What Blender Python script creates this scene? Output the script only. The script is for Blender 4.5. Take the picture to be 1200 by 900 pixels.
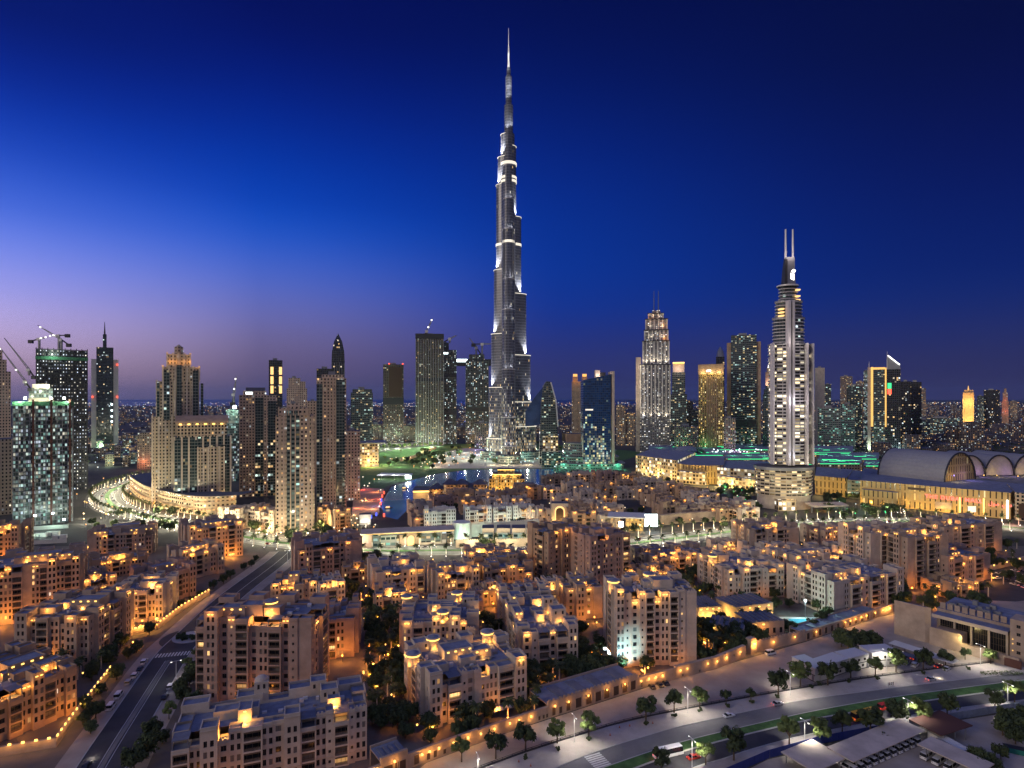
import bpy, math, random
from mathutils import Vector, Matrix
R = math.radians
S = bpy.context.scene
for o in list(bpy.data.objects): bpy.data.objects.remove(o)
# ------------------------------------------------------------------ camera
F, CX, HY, CH = 700.0, 600.0, 467.0, 118.0
cd = bpy.data.cameras.new('camera'); cam = bpy.data.objects.new('camera', cd); S.collection.objects.link(cam)
cam.location = (0, 0, CH); cam.rotation_euler = (R(90), 0, 0)
cd.sensor_width = 36; cd.lens = F/1200*36; cd.shift_y = (HY-450)/1200
cd.clip_start = 1; cd.clip_end = 80000
S.camera = cam
S.render.resolution_x, S.render.resolution_y = 1024, 768
# ------------------------------------------------------------------ world (dusk sky)
def lin(c):
    return tuple((v/255/12.92 if v/255 <= .04045 else ((v/255+.055)/1.055)**2.4) for v in c)
W = bpy.data.worlds.new('World'); S.world = W; W.use_nodes = True
nt = W.node_tree; nt.nodes.clear()
def nd(t, nt_, **kw):
    n = nt_.nodes.new(t)
    for k, v in kw.items(): setattr(n, k, v)
    return n
def mth(nt_, op, a, b=None, c=None, clamp=False):
    n = nt_.nodes.new('ShaderNodeMath'); n.operation = op; n.use_clamp = clamp
    for i, v in enumerate((a, b, c)):
        if v is None: continue
        if isinstance(v, (int, float)): n.inputs[i].default_value = v
        else: nt_.links.new(v, n.inputs[i])
    return n.outputs[0]
def ramp(nt_, fac, stops, interp='LINEAR'):
    n = nt_.nodes.new('ShaderNodeValToRGB'); n.color_ramp.interpolation = interp
    e = n.color_ramp.elements
    while len(e) < len(stops): e.new(.5)
    for i, (p, c) in enumerate(stops):
        e[i].position = p; e[i].color = (*c[:3], 1)
    if fac is not None: nt_.links.new(fac, n.inputs[0])
    return n.outputs[0]
def mix(nt_, fac, a, b, mode='MIX'):
    n = nt_.nodes.new('ShaderNodeMix'); n.data_type = 'RGBA'; n.blend_type = mode
    for s, v in ((n.inputs[0], fac), (n.inputs[6], a), (n.inputs[7], b)):
        if isinstance(v, (int, float)): s.default_value = v
        elif isinstance(v, tuple): s.default_value = (*v[:3], 1)
        else: nt_.links.new(v, s)
    return n.outputs[2]
def smooth(nt_, v, a, b):
    n = nt_.nodes.new('ShaderNodeMapRange'); n.interpolation_type = 'SMOOTHSTEP'
    nt_.links.new(v, n.inputs[0]); n.inputs[1].default_value = a; n.inputs[2].default_value = b
    return n.outputs[0]
tc = nd('ShaderNodeTexCoord', nt); sep = nd('ShaderNodeSeparateXYZ', nt)
nt.links.new(tc.outputs['Generated'], sep.inputs[0])
wx, wy, wz = sep.outputs
hor = mth(nt, 'SQRT', mth(nt, 'ADD', mth(nt, 'MULTIPLY', wx, wx), mth(nt, 'MULTIPLY', wy, wy)))
tt = mth(nt, 'DIVIDE', wz, mth(nt, 'MAXIMUM', hor, .001))
saz = mth(nt, 'DIVIDE', wx, mth(nt, 'MAXIMUM', hor, .001))
caz = mth(nt, 'DIVIDE', wy, mth(nt, 'MAXIMUM', hor, .001))
def strip(px, cols):
    k = math.sqrt(1+((px-CX)/F)**2)
    return ramp(nt, tt, [(max(0, (HY-py)/F/k), lin(c)) for py, c in cols], 'B_SPLINE')
sk0 = strip(0, [(466, (118, 104, 140)), (440, (165, 138, 165)), (415, (184, 158, 188)), (380, (190, 172, 224)), (340, (160, 160, 236)), (290, (116, 138, 238)), (240, (66, 106, 222)), (170, (20, 68, 190)), (90, (3, 36, 146)), (0, (2, 18, 98))])
sk1 = strip(300, [(466, (84, 80, 112)), (440, (98, 86, 122)), (410, (112, 100, 140)), (375, (112, 110, 172)), (330, (84, 108, 202)), (280, (30, 88, 204)), (230, (0, 64, 184)), (150, (0, 40, 150)), (70, (0, 20, 112)), (0, (1, 12, 88))])
sk2 = strip(600, [(466, (44, 52, 98)), (440, (48, 52, 108)), (400, (34, 50, 128)), (360, (10, 52, 150)), (300, (0, 54, 158)), (200, (0, 38, 138)), (100, (0, 21, 102)), (0, (0, 10, 76))])
sk3 = strip(1200, [(466, (54, 50, 88)), (440, (47, 46, 88)), (400, (38, 45, 98)), (350, (14, 38, 108)), (300, (0, 30, 106)), (200, (1, 18, 90)), (100, (1, 11, 72)), (0, (1, 8, 58))])
def linr(v, a, b): return mth(nt, 'MULTIPLY', mth(nt, 'SUBTRACT', v, a), 1/(b-a), clamp=True)
c = mix(nt, linr(saz, -.66, -.39), sk0, sk1)
c = mix(nt, smooth(nt, saz, -.47, .10), c, sk2)
c = mix(nt, smooth(nt, saz, -.12, .72), c, sk3)
# the afterglow goes on round the west; unseen sky behind and overhead brightened as fill
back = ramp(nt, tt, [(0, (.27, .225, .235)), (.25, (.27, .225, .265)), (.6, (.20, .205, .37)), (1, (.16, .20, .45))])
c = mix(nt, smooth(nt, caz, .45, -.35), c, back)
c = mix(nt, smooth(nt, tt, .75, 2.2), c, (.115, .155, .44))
sky = nd('ShaderNodeTexSky', nt, sky_type='NISHITA', sun_disc=False, sun_elevation=R(-2), sun_rotation=R(-100))
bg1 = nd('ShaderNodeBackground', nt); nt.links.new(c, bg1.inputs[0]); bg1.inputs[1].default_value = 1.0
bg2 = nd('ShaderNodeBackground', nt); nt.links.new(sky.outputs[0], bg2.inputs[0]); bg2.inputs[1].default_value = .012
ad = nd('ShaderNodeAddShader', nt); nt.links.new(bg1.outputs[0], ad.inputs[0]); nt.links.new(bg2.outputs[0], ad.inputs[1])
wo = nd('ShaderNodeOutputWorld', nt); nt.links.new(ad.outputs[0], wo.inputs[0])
# the last of the western glow
sl = bpy.data.lights.new('sun', 'SUN'); sl.energy = .85; sl.angle = R(16); sl.color = (1, .83, .68)
sun = bpy.data.objects.new('sun', sl); S.collection.objects.link(sun)
sun.rotation_euler = Vector((.80, .52, -.30)).to_track_quat('-Z', 'Y').to_euler()
S.view_settings.view_transform = 'Standard'; S.view_settings.look = 'None'
S.view_settings.exposure = 0; S.view_settings.gamma = 1; S.view_settings.use_curve_mapping = False
cy = S.cycles
cy.use_denoising = True; cy.max_bounces = 3; cy.diffuse_bounces = 1; cy.glossy_bounces = 1
cy.transmission_bounces = 2; cy.transparent_max_bounces = 4; cy.caustics_reflective = False; cy.caustics_refractive = False
cy.use_light_tree = True; cy.sample_clamp_indirect = 4; cy.adaptive_threshold = .03; cy.volume_bounces = 0
S.render.film_transparent = False
# ------------------------------------------------------------------ geometry helpers
def at(px, py, z=0.0):
    y = F*(CH-z)/(py-HY); return Vector(((px-CX)/F*y, y, z))
def atY(px, y, z=0.0): return Vector(((px-CX)/F*y, y, z))
def zat(py, y): return CH-(py-HY)*y/F
rnd = random.Random(7)
class MB:
    def __init__(s): s.v, s.f, s.m, s.uv = [], [], [], []
    def face(s, pts, m=0, uv=None):
        b = len(s.v); s.v += [tuple(p) for p in pts]; s.f.append(tuple(range(b, b+len(pts)))); s.m.append(m)
        s.uv.append(uv or [(p[0], p[1]) for p in pts])
    def wall(s, a, b, z0, z1, m=0, u0=0.0, zb0=None, zb1=None):
        l = math.hypot(b[0]-a[0], b[1]-a[1]); zb0 = z0 if zb0 is None else zb0; zb1 = z1 if zb1 is None else zb1
        s.face([(a[0], a[1], z0), (b[0], b[1], zb0), (b[0], b[1], zb1), (a[0], a[1], z1)], m, [(u0, z0), (u0+l, zb0), (u0+l, zb1), (u0, z1)])
    def prism(s, pts, z0, z1, m=0, mt=None, top=None, bottom=False):
        u = 0; n = len(pts); tp = top or pts
        for i in range(n):
            a, b = pts[i], pts[(i+1) % n]; c, d = tp[(i+1) % n], tp[i]; l = math.hypot(b[0]-a[0], b[1]-a[1])
            s.face([(a[0], a[1], z0), (b[0], b[1], z0), (c[0], c[1], z1), (d[0], d[1], z1)], m, [(u, z0), (u+l, z0), (u+l, z1), (u, z1)])
            u += l
        s.face([(p[0], p[1], z1) for p in tp], m if mt is None else mt)
        if bottom: s.face([(p[0], p[1], z0) for p in reversed(pts)], m if mt is None else mt)
    def box(s, x0, y0, z0, x1, y1, z1, m=0, mt=None, bottom=True):
        s.prism([(x0, y0), (x1, y0), (x1, y1), (x0, y1)], z0, z1, m, mt, None, bottom)
    def ringbox(s, x0, y0, x1, y1, z0, z1, m=0, mt=1, t=.35, d=.8):
        P = [(x0, y0), (x1, y0), (x1, y1), (x0, y1)]; Q = [(x0+t, y0+t), (x1-t, y0+t), (x1-t, y1-t), (x0+t, y1-t)]
        for i in range(4):
            j = (i+1) % 4
            s.wall(P[i], P[j], z0, z1, m); s.wall(Q[j], Q[i], z1-d, z1, m)
            s.face([(*P[i], z1), (*P[j], z1), (*Q[j], z1), (*Q[i], z1)], m)
        s.face([(*q, z1-d) for q in Q], mt)
    def cyl(s, cx, cy, r0, r1, z0, z1, n=12, m=0, mt=None, cap=True, a0=0.0):
        A = [(cx+r0*math.cos(a0+2*math.pi*i/n), cy+r0*math.sin(a0+2*math.pi*i/n)) for i in range(n)]
        B = [(cx+r1*math.cos(a0+2*math.pi*i/n), cy+r1*math.sin(a0+2*math.pi*i/n)) for i in range(n)]
        if cap: s.prism(A, z0, z1, m, mt, B)
        else:
            for i in range(n):
                j = (i+1) % n; u = 2*math.pi*r0/n
                s.face([(*A[i], z0), (*A[j], z0), (*B[j], z1), (*B[i], z1)], m, [(i*u, z0), (i*u+u, z0), (i*u+u, z1), (i*u, z1)])
    def bar(s, p, q, w, m=0, w2=None):
        p, q = Vector(p), Vector(q); d = (q-p).normalized(); w2 = w if w2 is None else w2
        a = d.cross(Vector((0, 0, 1)))
        if a.length < .01: a = Vector((1, 0, 0))
        a.normalize(); b = d.cross(a)
        A = [p+(a*i+b*j)*w/2 for i, j in ((-1, -1), (1, -1), (1, 1), (-1, 1))]
        B = [q+(a*i+b*j)*w2/2 for i, j in ((-1, -1), (1, -1), (1, 1), (-1, 1))]
        for i in range(4):
            j = (i+1) % 4; s.face([A[i], A[j], B[j], B[i]], m)
        s.face(A[::-1], m); s.face(B, m)
    def mesh(s, name, mats):
        me = bpy.data.meshes.new(name); me.from_pydata(s.v, [], s.f)
        for m in mats: me.materials.append(m)
        me.polygons.foreach_set('material_index', s.m)
        ul = me.uv_layers.new(name='UVMap'); flat = [c for f in s.uv for p in f for c in p]
        ul.data.foreach_set('uv', flat); me.update(); return me
    def build(s, name, mats, parent=None, loc=None, rz=0, smooth=False):
        if not isinstance(mats, (list, tuple)): mats = [mats]
        me = s.mesh(name, mats)
        if smooth: me.shade_smooth()
        return link(name, me, parent, loc, rz)
def link(name, data, parent=None, loc=None, rz=0):
    o = bpy.data.objects.new(name, data); S.collection.objects.link(o)
    if parent is not None: o.parent = parent
    if loc is not None: o.location = loc
    if rz: o.rotation_euler = (0, 0, rz)
    return o
def tag(o, label=None, cat=None, group=None, kind=None):
    for k, v in (('label', label), ('category', cat), ('group', group), ('kind', kind)):
        if v: o[k] = v
    return o
def thing(name, label, cat, loc=(0, 0, 0), rz=0, group=None):
    return tag(link(name, None, None, loc, rz), label, cat, group)
def struct(name, mb, mats, kind='structure', **k): return tag(mb.build(name, mats, **k), kind=kind)
def dup(root, loc, rz=None, label=None, group=None, scale=None):
    r = root.copy(); S.collection.objects.link(r); r.location = loc
    if rz is not None: r.rotation_euler = (0, 0, rz)
    if scale: r.scale = (scale,)*3
    if label: r['label'] = label
    if group: r['group'] = group
    for ch in root.children:
        c2 = ch.copy(); S.collection.objects.link(c2); c2.parent = r
        for g in ch.children:
            d = g.copy(); S.collection.objects.link(d); d.parent = c2
    return r
LD = {}
WARM, AMBER, WHITE, COOL, GREEN, RED, BLUE = (1, .44, .085), (1, .34, .045), (1, .86, .66), (.75, .95, 1), (.25, 1, .45), (1, .12, .06), (.2, .3, 1)
def lamp(loc, watts, col=WARM, parent=None, radius=.25, spot=None, aim=(0, 0, -1)):
    k = (round(watts), col, radius, spot)
    if k not in LD:
        l = bpy.data.lights.new('lamp_light', 'SPOT' if spot else 'POINT'); l.energy = watts; l.color = col; l.shadow_soft_size = radius
        if spot: l.spot_size = R(spot); l.spot_blend = .6
        LD[k] = l
    o = link('lamp_light', LD[k], parent, loc)
    if spot: o.rotation_euler = Vector(aim).to_track_quat('-Z', 'Y').to_euler()
    return o
ORD = ['first', 'second', 'third', 'fourth', 'fifth', 'sixth', 'seventh', 'eighth', 'ninth', 'tenth', 'eleventh', 'twelfth', 'thirteenth', 'fourteenth', 'fifteenth', 'sixteenth', 'seventeenth', 'eighteenth', 'nineteenth', 'twentieth']
def ordn(i):
    if i < 20: return ORD[i]
    t, u = divmod(i+1, 10)
    tens = ['', '', 'twenty', 'thirty', 'forty', 'fifty', 'sixty', 'seventy', 'eighty', 'ninety'][t] if t < 10 else 'hundred'
    return (tens[:-1]+'ieth' if u == 0 else tens+'-'+ORD[u-1])
# ------------------------------------------------------------------ materials
M = {}
def mat(name, col, rough=.8, metal=0, noise=0, scale=.3, emit=None, es=0, spec=.3, col2=None, objvar=0):
    m = bpy.data.materials.new(name); m.use_nodes = True; n = m.node_tree; b = n.nodes['Principled BSDF']
    b.inputs['Roughness'].default_value = rough; b.inputs['Metallic'].default_value = metal
    b.inputs['Specular IOR Level'].default_value = spec
    b.inputs['Base Color'].default_value = (*col, 1)
    if noise or objvar:
        t = nd('ShaderNodeTexCoord', n); x = nd('ShaderNodeTexNoise', n); x.inputs['Scale'].default_value = scale; x.inputs['Detail'].default_value = 5; x.inputs['Roughness'].default_value = .65
        n.links.new(t.outputs['Object'], x.inputs['Vector'])
        c2 = col2 or tuple(v*(1-noise) for v in col); c1 = tuple(min(1, v*(1+noise)) for v in col) if not col2 else col
        r = ramp(n, x.outputs[0], [(.3, c2), (.7, c1)])
        if objvar:
            oi = nd('ShaderNodeObjectInfo', n)
            r = mix(n, 1.0, r, ramp(n, oi.outputs['Random'], [(0, (1-objvar,)*3), (1, (1+objvar, 1+objvar*.8, 1+objvar*.7))]), 'MULTIPLY')
        n.links.new(r, b.inputs['Base Color'])
    if emit:
        b.inputs['Emission Color'].default_value = (*emit, 1); b.inputs['Emission Strength'].default_value = es
        m.cycles.emission_sampling = 'NONE'
    M[name] = m; return m
mat('stucco', (.41, .315, .24), .9, noise=.24, scale=.16)
mat('stucco_pale', (.50, .425, .35), .9, noise=.2, scale=.16)
mat('stucco_tan', (.38, .27, .185), .9, noise=.24, scale=.16)
mat('stucco_rose', (.38, .265, .215), .9, noise=.24, scale=.16)
mat('stucco_white', (.62, .60, .55), .9, noise=.08, scale=.15)
mat('roof', (.18, .20, .265), .9, noise=.3, scale=.25)
mat('curtain', (.20, .18, .16), .8)
mat('pale_grey', (.52, .50, .53), .7, noise=.08)
mat('roof_dark', (.10, .105, .13), .8, noise=.3, scale=.2)
mat('glass', (.012, .014, .018), .22, spec=.5)
mat('frame', (.10, .075, .055), .6)
mat('wood', (.085, .055, .038), .7)
mat('canopy', (.15, .16, .20), .7, noise=.2)
mat('lit_warm', (.3, .2, .1), .5, emit=(1, .60, .22), es=1.5)
mat('lit_dim', (.2, .15, .1), .5, emit=(1, .52, .18), es=.5)
mat('lit_white', (.3, .3, .3), .5, emit=(1, .9, .72), es=1.0)
mat('glow', (.5, .3, .1), .5, emit=(1, .58, .13), es=3.0)
mat('glow_soft', (.5, .3, .1), .5, emit=(1, .55, .14), es=1.1)
mat('glow_white', (.6, .6, .6), .5, emit=(1, .95, .85), es=4)
mat('glow_cool', (.6, .6, .6), .5, emit=(.8, .97, 1), es=4)
mat('glow_green', (.1, .3, .1), .5, emit=(.05, 1, .35), es=1.2)
mat('glow_red', (.3, .05, .05), .5, emit=(1, .10, .05), es=2.5)
mat('glow_blue', (.05, .05, .3), .5, emit=(.10, .14, 1), es=1.6)
mat('metal_white', (.62, .62, .62), .45, .2)
mat('metal_grey', (.25, .26, .28), .5, .6)
mat('metal_dark', (.05, .05, .055), .5, .4)
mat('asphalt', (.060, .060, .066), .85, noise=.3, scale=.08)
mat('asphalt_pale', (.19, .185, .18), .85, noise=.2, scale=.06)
mat('pave', (.13, .112, .10), .9, noise=.2, scale=.1)
mat('sand', (.42, .365, .31), .95, col2=(.27, .23, .20), noise=.3, scale=.07)
mat('verge', (.42, .38, .34), .95, noise=.16, scale=.15)
mat('kerb', (.42, .41, .39), .85, noise=.1)
mat('paint_faint', (.21, .21, .205), .8)
mat('paint', (.60, .60, .58), .7, noise=.12, scale=.8)
mat('grass', (.065, .14, .04), .95, noise=.4, scale=.35)
mat('bark', (.10, .07, .045), .95, noise=.3, scale=2)
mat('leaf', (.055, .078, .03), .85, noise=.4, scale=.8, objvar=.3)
mat('leaf_lit', (.12, .165, .05), .8, noise=.35, scale=.8, objvar=.2)  # lighter copy of leaf, with lamplight on the crowns put into the colour
mat('palm_leaf', (.065, .08, .03), .8, noise=.3, scale=.8)
mat('palm_trunk', (.55, .48, .40), .95, noise=.3, scale=2)
# ------------------------------------------------------------------ old town blocks
FOOT = []          # (centre, half length, half depth, angle, short phrase)
CACHE = {}
def pane_mesh(kind, w, hh, var):
    k = (kind, round(w, 2), round(hh, 2), var)
    if k in CACHE: return CACHE[k]
    b = MB(); g = M[{'dark': 'glass', 'warm': 'lit_warm', 'dim': 'lit_dim', 'white': 'lit_white', 'shut': 'curtain'}[var]]
    if kind == 'window':
        y = .24; x0, x1 = -w/2, w/2
        b.face([(x0, y, 0), (x1, y, 0), (x1, y, hh), (x0, y, hh)], 0)
        t = .09
        for a0, a1, c0, c1 in ((x0, x1, 0, t), (x0, x1, hh-t, hh), (x0, x0+t, t, hh-t), (x1-t, x1, t, hh-t), (-.04, .04, t, hh-t)):
            b.face([(a0, y-.04, c0), (a1, y-.04, c0), (a1, y-.04, c1), (a0, y-.04, c1)], 1)
        me = b.mesh('window', [g, M['frame']])
    else:
        d = 1.45; x0, x1 = -w/2, w/2
        b.face([(x0, d, 0), (x1, d, 0), (x1, d, hh), (x0, d, hh)], 0)
        for i in range(3):
            x = x0+w*(i+.5)/3; b.face([(x-.06, d-.03, 0), (x+.06, d-.03, 0), (x+.06, d-.03, hh), (x-.06, d-.03, hh)], 1)
        b.box(x0, .06, .88, x1, .14, .98, 1); n = max(4, int(w/.35))
        for i in range(n):
            x = x0+w*(i+.5)/n; b.face([(x-.10, .1, 0), (x+.10, .1, 0), (x+.10, .1, .88), (x-.10, .1, .88)], 1)
        b.face([(x0, .02, hh-.5), (x1, .02, hh-.5), (x1, .02, hh), (x0, .02, hh)], 1)
        me = b.mesh('balcony', [g, M['frame']])
    CACHE[k] = me; return me
def wallface(mb, T, u0, u1, off, z0, z1, ops, m=0):
    """wall from u0 to u1 with openings (ua, ub, za, zb, depth); T maps (along, inward, z)"""
    q = lambda a, b, c, d: mb.face([T(*a), T(*b), T(*c), T(*d)], m)
    cols = {}
    for o in ops: cols.setdefault((o[0], o[1]), []).append(o)
    s = u0
    for (a, b) in sorted(cols):
        if a > s: q((s, off, z0), (a, off, z0), (a, off, z1), (s, off, z1))
        z = z0
        for (_, _, za, zb, d) in sorted(cols[(a, b)], key=lambda o: o[2]):
            q((a, off, z), (b, off, z), (b, off, za), (a, off, za)); i = off+d
            q((a, off, za), (b, off, za), (b, i, za), (a, i, za)); q((a, i, zb), (b, i, zb), (b, off, zb), (a, off, zb))
            q((a, off, za), (a, i, za), (a, i, zb), (a, off, zb)); q((b, i, za), (b, off, za), (b, off, zb), (b, i, zb))
            z = zb
        q((a, off, z), (b, off, z), (b, off, z1), (a, off, z1)); s = b
    if s < u1: q((s, off, z0), (u1, off, z0), (u1, off, z1), (s, off, z1))
OFF = dict(t=-1.7, p=0.0, w=.35, b=-1.15, s=-.6, k=-.25)
WID = dict(t=4.6, p=3.6, w=3.6, b=5.0, s=2.8, k=3.0)
def autobays(L, rg, lod):
    out, s, last = [], 0, 't'
    if L < 9: return [('w', L)] if L < 6 else [('p', L/2), ('b', L/2)]
    out.append(['t', WID['t']]); s = 2*WID['t']
    while s < L-1.5:
        k = rg.choice([x for x in 'pbwsbpbt' if x != last]); out.append([k, WID[k]*rg.uniform(.9, 1.15)]); s += out[-1][1]; last = k
    out.append(['t', WID['t']]); f = L/sum(b[1] for b in out)
    return [(k, w*f) for k, w in out]
def block(label, short, A, B, h, D, bays=None, seed=1, lit=.05, glow=3, feats=(), m='stucco', lod=0, stairs=4, roofglow=2, cat='apartment block', group='sandstone apartment blocks of the old town', name='apartment_block', fh=3.25, warm=0):
    rg = random.Random(seed*77+5)
    pa, pb = at(*A, h), at(*B, h); d = (pb-pa).to_2d(); L = d.length; ang = math.atan2(d.y, d.x)
    root = thing(name, label, cat, (pa.x, pa.y, 0), ang, group)
    if m == 'stucco': m = rg.choice(['stucco', 'stucco', 'stucco_pale', 'stucco_tan', 'stucco_rose'])
    if not lod and not warm: warm = 320
    u2 = Vector((math.cos(ang), math.sin(ang))); v2 = Vector((-u2.y, u2.x))
    FOOT.append((pa.to_2d()+u2*L/2+v2*D/2, L/2+2, D/2+2, ang, short))
    wb, rb = MB(), MB(); nf = max(1, int((h-1.0)/fh)); wins = []; glows = []
    dp = min(4.0, D/2-.02)
    def pick():
        r = rg.random()
        return ('shut' if rg.random() < .2 else 'dark') if r > lit else ('warm' if r < lit*.5 else ('dim' if r < lit*.96 else 'white'))
    def row(O, ang_r, length, bl, detail, endwin):
        ca, sa = math.cos(ang_r), math.sin(ang_r)
        T = lambda a, i, z: (O[0]+ca*a-sa*i, O[1]+sa*a+ca*i, z)
        s = 0.0
        def wn(kind, a, i, z, w, hh):
            wins.append((kind, T(a, i, z), ang_r, w, hh, pick()))
        for bi, (k, w) in enumerate(bl):
            a, b = s, s+w; s = b; c = (a+b)/2; off = OFF[k]; dz = 0
            if k == 't': dz = rg.choice([1.2, 2.4, 2.4, 3.2])
            if k == 's': dz = rg.choice([0, .8])
            perg = k == 'b' and rg.random() < .5 and h > 12
            if perg: dz = -3.1
            setb = k in 'pw' and detail and h > 12 and rg.random() < .22
            if setb: dz = -3.2
            if (perg or setb) and detail and rg.random() < .45: lamp(T(c, 1.6, h-2.3), rg.choice([300, 600, 900]), WARM, root)
            H = h+dz; ops = []
            if detail:
                n = max(1, int((H-1.0)/fh))
                for f in range(n):
                    z = f*fh+.25+(h-1.0-nf*fh)*.6
                    if z+2.6 > H-.6: break
                    if k == 'b':
                        ops.append((a+.45, b-.45, z, z+2.75, 1.5)); wn('balcony', c, off, z, w-.9, 2.75)
                    elif lod and (f+bi) % 2 and k != 'w': continue
                    elif k in 'pt' and not lod:
                        for e in (-.9, .9): ops.append((c+e-.5, c+e+.5, z+.55, z+2.45, .26)); wn('window', c+e, off, z+.55, 1.0, 1.9)
                    elif k in 'wpt':
                        ops.append((c-.8, c+.8, z+.65, z+2.4, .26)); wn('window', c, off, z+.65, 1.6, 1.75)
                    elif k == 's':
                        ops.append((c-.4, c+.4, z+1.0, z+2.0, .26)); wn('window', c, off, z+1.0, .8, 1.0)
            wallface(wb, T, a, b, off, 0, H, ops)
            for e, sg, last in ((a, 0, bi == 0), (b, 1, bi == len(bl)-1)):
                if last and endwin[sg] and detail and not lod:
                    A2 = T(e, off, 0) if sg else T(e, dp, 0)
                    ar = ang_r+(math.pi/2 if sg else -math.pi/2); c2, s2 = math.cos(ar), math.sin(ar)
                    T2 = lambda x, i, z, A2=A2, c2=c2, s2=s2: (A2[0]+c2*x-s2*i, A2[1]+s2*x+c2*i, z)
                    op2 = []; mid = (dp-off)/2
                    for f in range(nf):
                        z = f*fh+.25+(h-1.0-nf*fh)*.6
                        if z+2.6 > H: break
                        op2.append((mid-.4, mid+.4, z+.8, z+2.2, .26)); wins.append(('window', T2(mid, 0, z+.8), ar, .8, 1.4, pick()))
                    wallface(wb, T2, 0, dp-off, 0, 0, H, op2)
                else:
                    P, Q = T(e, off, 0), T(e, dp, 0)
                    wb.face([P, Q, (Q[0], Q[1], H), (P[0], P[1], H)])
            wb.face([T(a, dp, h-4.5), T(b, dp, h-4.5), T(b, dp, H), T(a, dp, H)])
            t = .35; z1 = H-.8
            if k == 't':
                X = [(a, off), (b, off), (b, dp), (a, dp)]; Y = [(a+t, off+t), (b-t, off+t), (b-t, dp-t), (a+t, dp-t)]
                for i in range(4):
                    j = (i+1) % 4
                    wb.face([T(*X[i], H), T(*X[j], H), T(*Y[j], H), T(*Y[i], H)]); wb.face([T(*Y[j], z1), T(*Y[i], z1), T(*Y[i], H), T(*Y[j], H)])
                rb.face([T(*q, z1) for q in Y])
            else:
                wb.face([T(a, off, H), T(b, off, H), T(b, off+t, H), T(a, off+t, H)]); wb.face([T(a, off+t, z1), T(b, off+t, z1), T(b, off+t, H), T(a, off+t, H)])
                rb.face([T(a, off+t, z1), T(b, off+t, z1), T(b, dp, z1), T(a, dp, z1)])
                if not perg and rg.random() < .35 and detail:      # a raised crenel panel on the parapet
                    bb = MB(); A3 = T(a+.2, off+.02, H); 
                    for q in range(int(w/1.2)):
                        x = a+.3+q*1.2; pts = [T(x, off+.01, 0), T(x+.6, off+.01, 0), T(x+.6, off+.34, 0), T(x, off+.34, 0)]
                        wb.prism([(p[0], p[1]) for p in pts], H-.02, H+.5)
            if detail:
                for zl in (H-1.15, 3.4) if not lod else (H-1.1,):
                    if any(o[2] < zl+.3 and o[3] > zl for o in ops): continue
                    lp = [T(a+.02, off-.2, 0), T(b-.02, off-.2, 0), T(b-.02, off-.003, 0), T(a+.02, off-.003, 0)]
                    wb.prism([(p[0], p[1]) for p in lp], zl, zl+.26, 0, None, None, True)
            if perg and detail:
                pg = MB(); zz = h-.5
                pts = [T(a+.1, off+.1, 0), T(b-.1, off+.1, 0), T(b-.1, dp-.1, 0), T(a+.1, dp-.1, 0)]
                pg.prism([(p[0], p[1]) for p in pts], zz, zz+.22, 0, None, None, True)
                for e in (a+.35, b-.35):
                    p = T(e, off+.35, 0); pg.box(p[0]-.15, p[1]-.15, H-.8, p[0]+.15, p[1]+.15, zz)
                pg.build('pergola', M['canopy'], root)
            if detail and k in 'tpsw': glows.append((T, c, off, H))
    fb = bays or autobays(L, rg, lod)
    if bays: 
        f = L/sum(w for _, w in bays); fb = [(k, w*f) for k, w in bays]
    sd = D-2*dp
    row((0, 0), 0, L, fb, True, (True, True))
    if sd > 1:
        sb = lambda: autobays(sd, rg, lod) if sd > 14 else [(rg.choice('pw'), sd/2), (rg.choice('bs'), sd/2)] if sd > 7 else [('w', sd)]
        vis_r = pb.x < 40; vis_l = pa.x > -40
        row((L, dp), math.pi/2, sd, sb(), vis_r, (0, 0)); row((0, D-dp), -math.pi/2, sd, sb(), vis_l, (0, 0))
    row((L, D), math.pi, L, [('k' if i % 2 else 't', L/7) for i in range(7)], False, (0, 0))
    if sd > .5 and L > 2*dp: rb.face([(dp, dp, h-.95), (L-dp, dp, h-.95), (L-dp, D-dp, h-.95), (dp, D-dp, h-.95)])
    wb.build('wall', M[m], root); rb.build('roof', M['roof'], root)
    # windows and balconies, the hundred that show largest each a part
    order = sorted(range(len(wins)), key=lambda i: (0 if abs(wins[i][2]) < .1 else 1))
    extra = MB()
    cnt = {'window': 0, 'balcony': 0}
    for i in order:
        kind, p, ar, w, hh, var = wins[i]
        if cnt[kind] < 98:
            cnt[kind] += 1; link(kind, pane_mesh(kind, w, hh, var), root, p, ar)
        else:
            c2, s2 = math.cos(ar), math.sin(ar); y = .24
            extra.face([(p[0]+c2*x-s2*y, p[1]+s2*x+c2*y, p[2]+z) for x, z in ((-w/2, 0), (w/2, 0), (w/2, hh), (-w/2, hh))])
    if extra.v: tag(extra.build('window', M['glass'], root), kind='stuff')
    # glowing niches under the parapets
    rg.shuffle(glows)
    for T, c, off, H in glows[:glow+2 if glow else 0]:
        for e in (-.75, .75):
            p = T(c+e, off-.06, H-1.5); b = MB(); b.box(p[0]-.38, p[1]-.1, p[2], p[0]+.38, p[1]+.1, p[2]+.6); b.build('wall_lamp', M['glow'], root)
        p = T(c, off-1.2, H-1.2); lamp(p, rg.choice([120, 260, 420]), WARM, root)
    # roof clutter
    cz = h-.95
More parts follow.
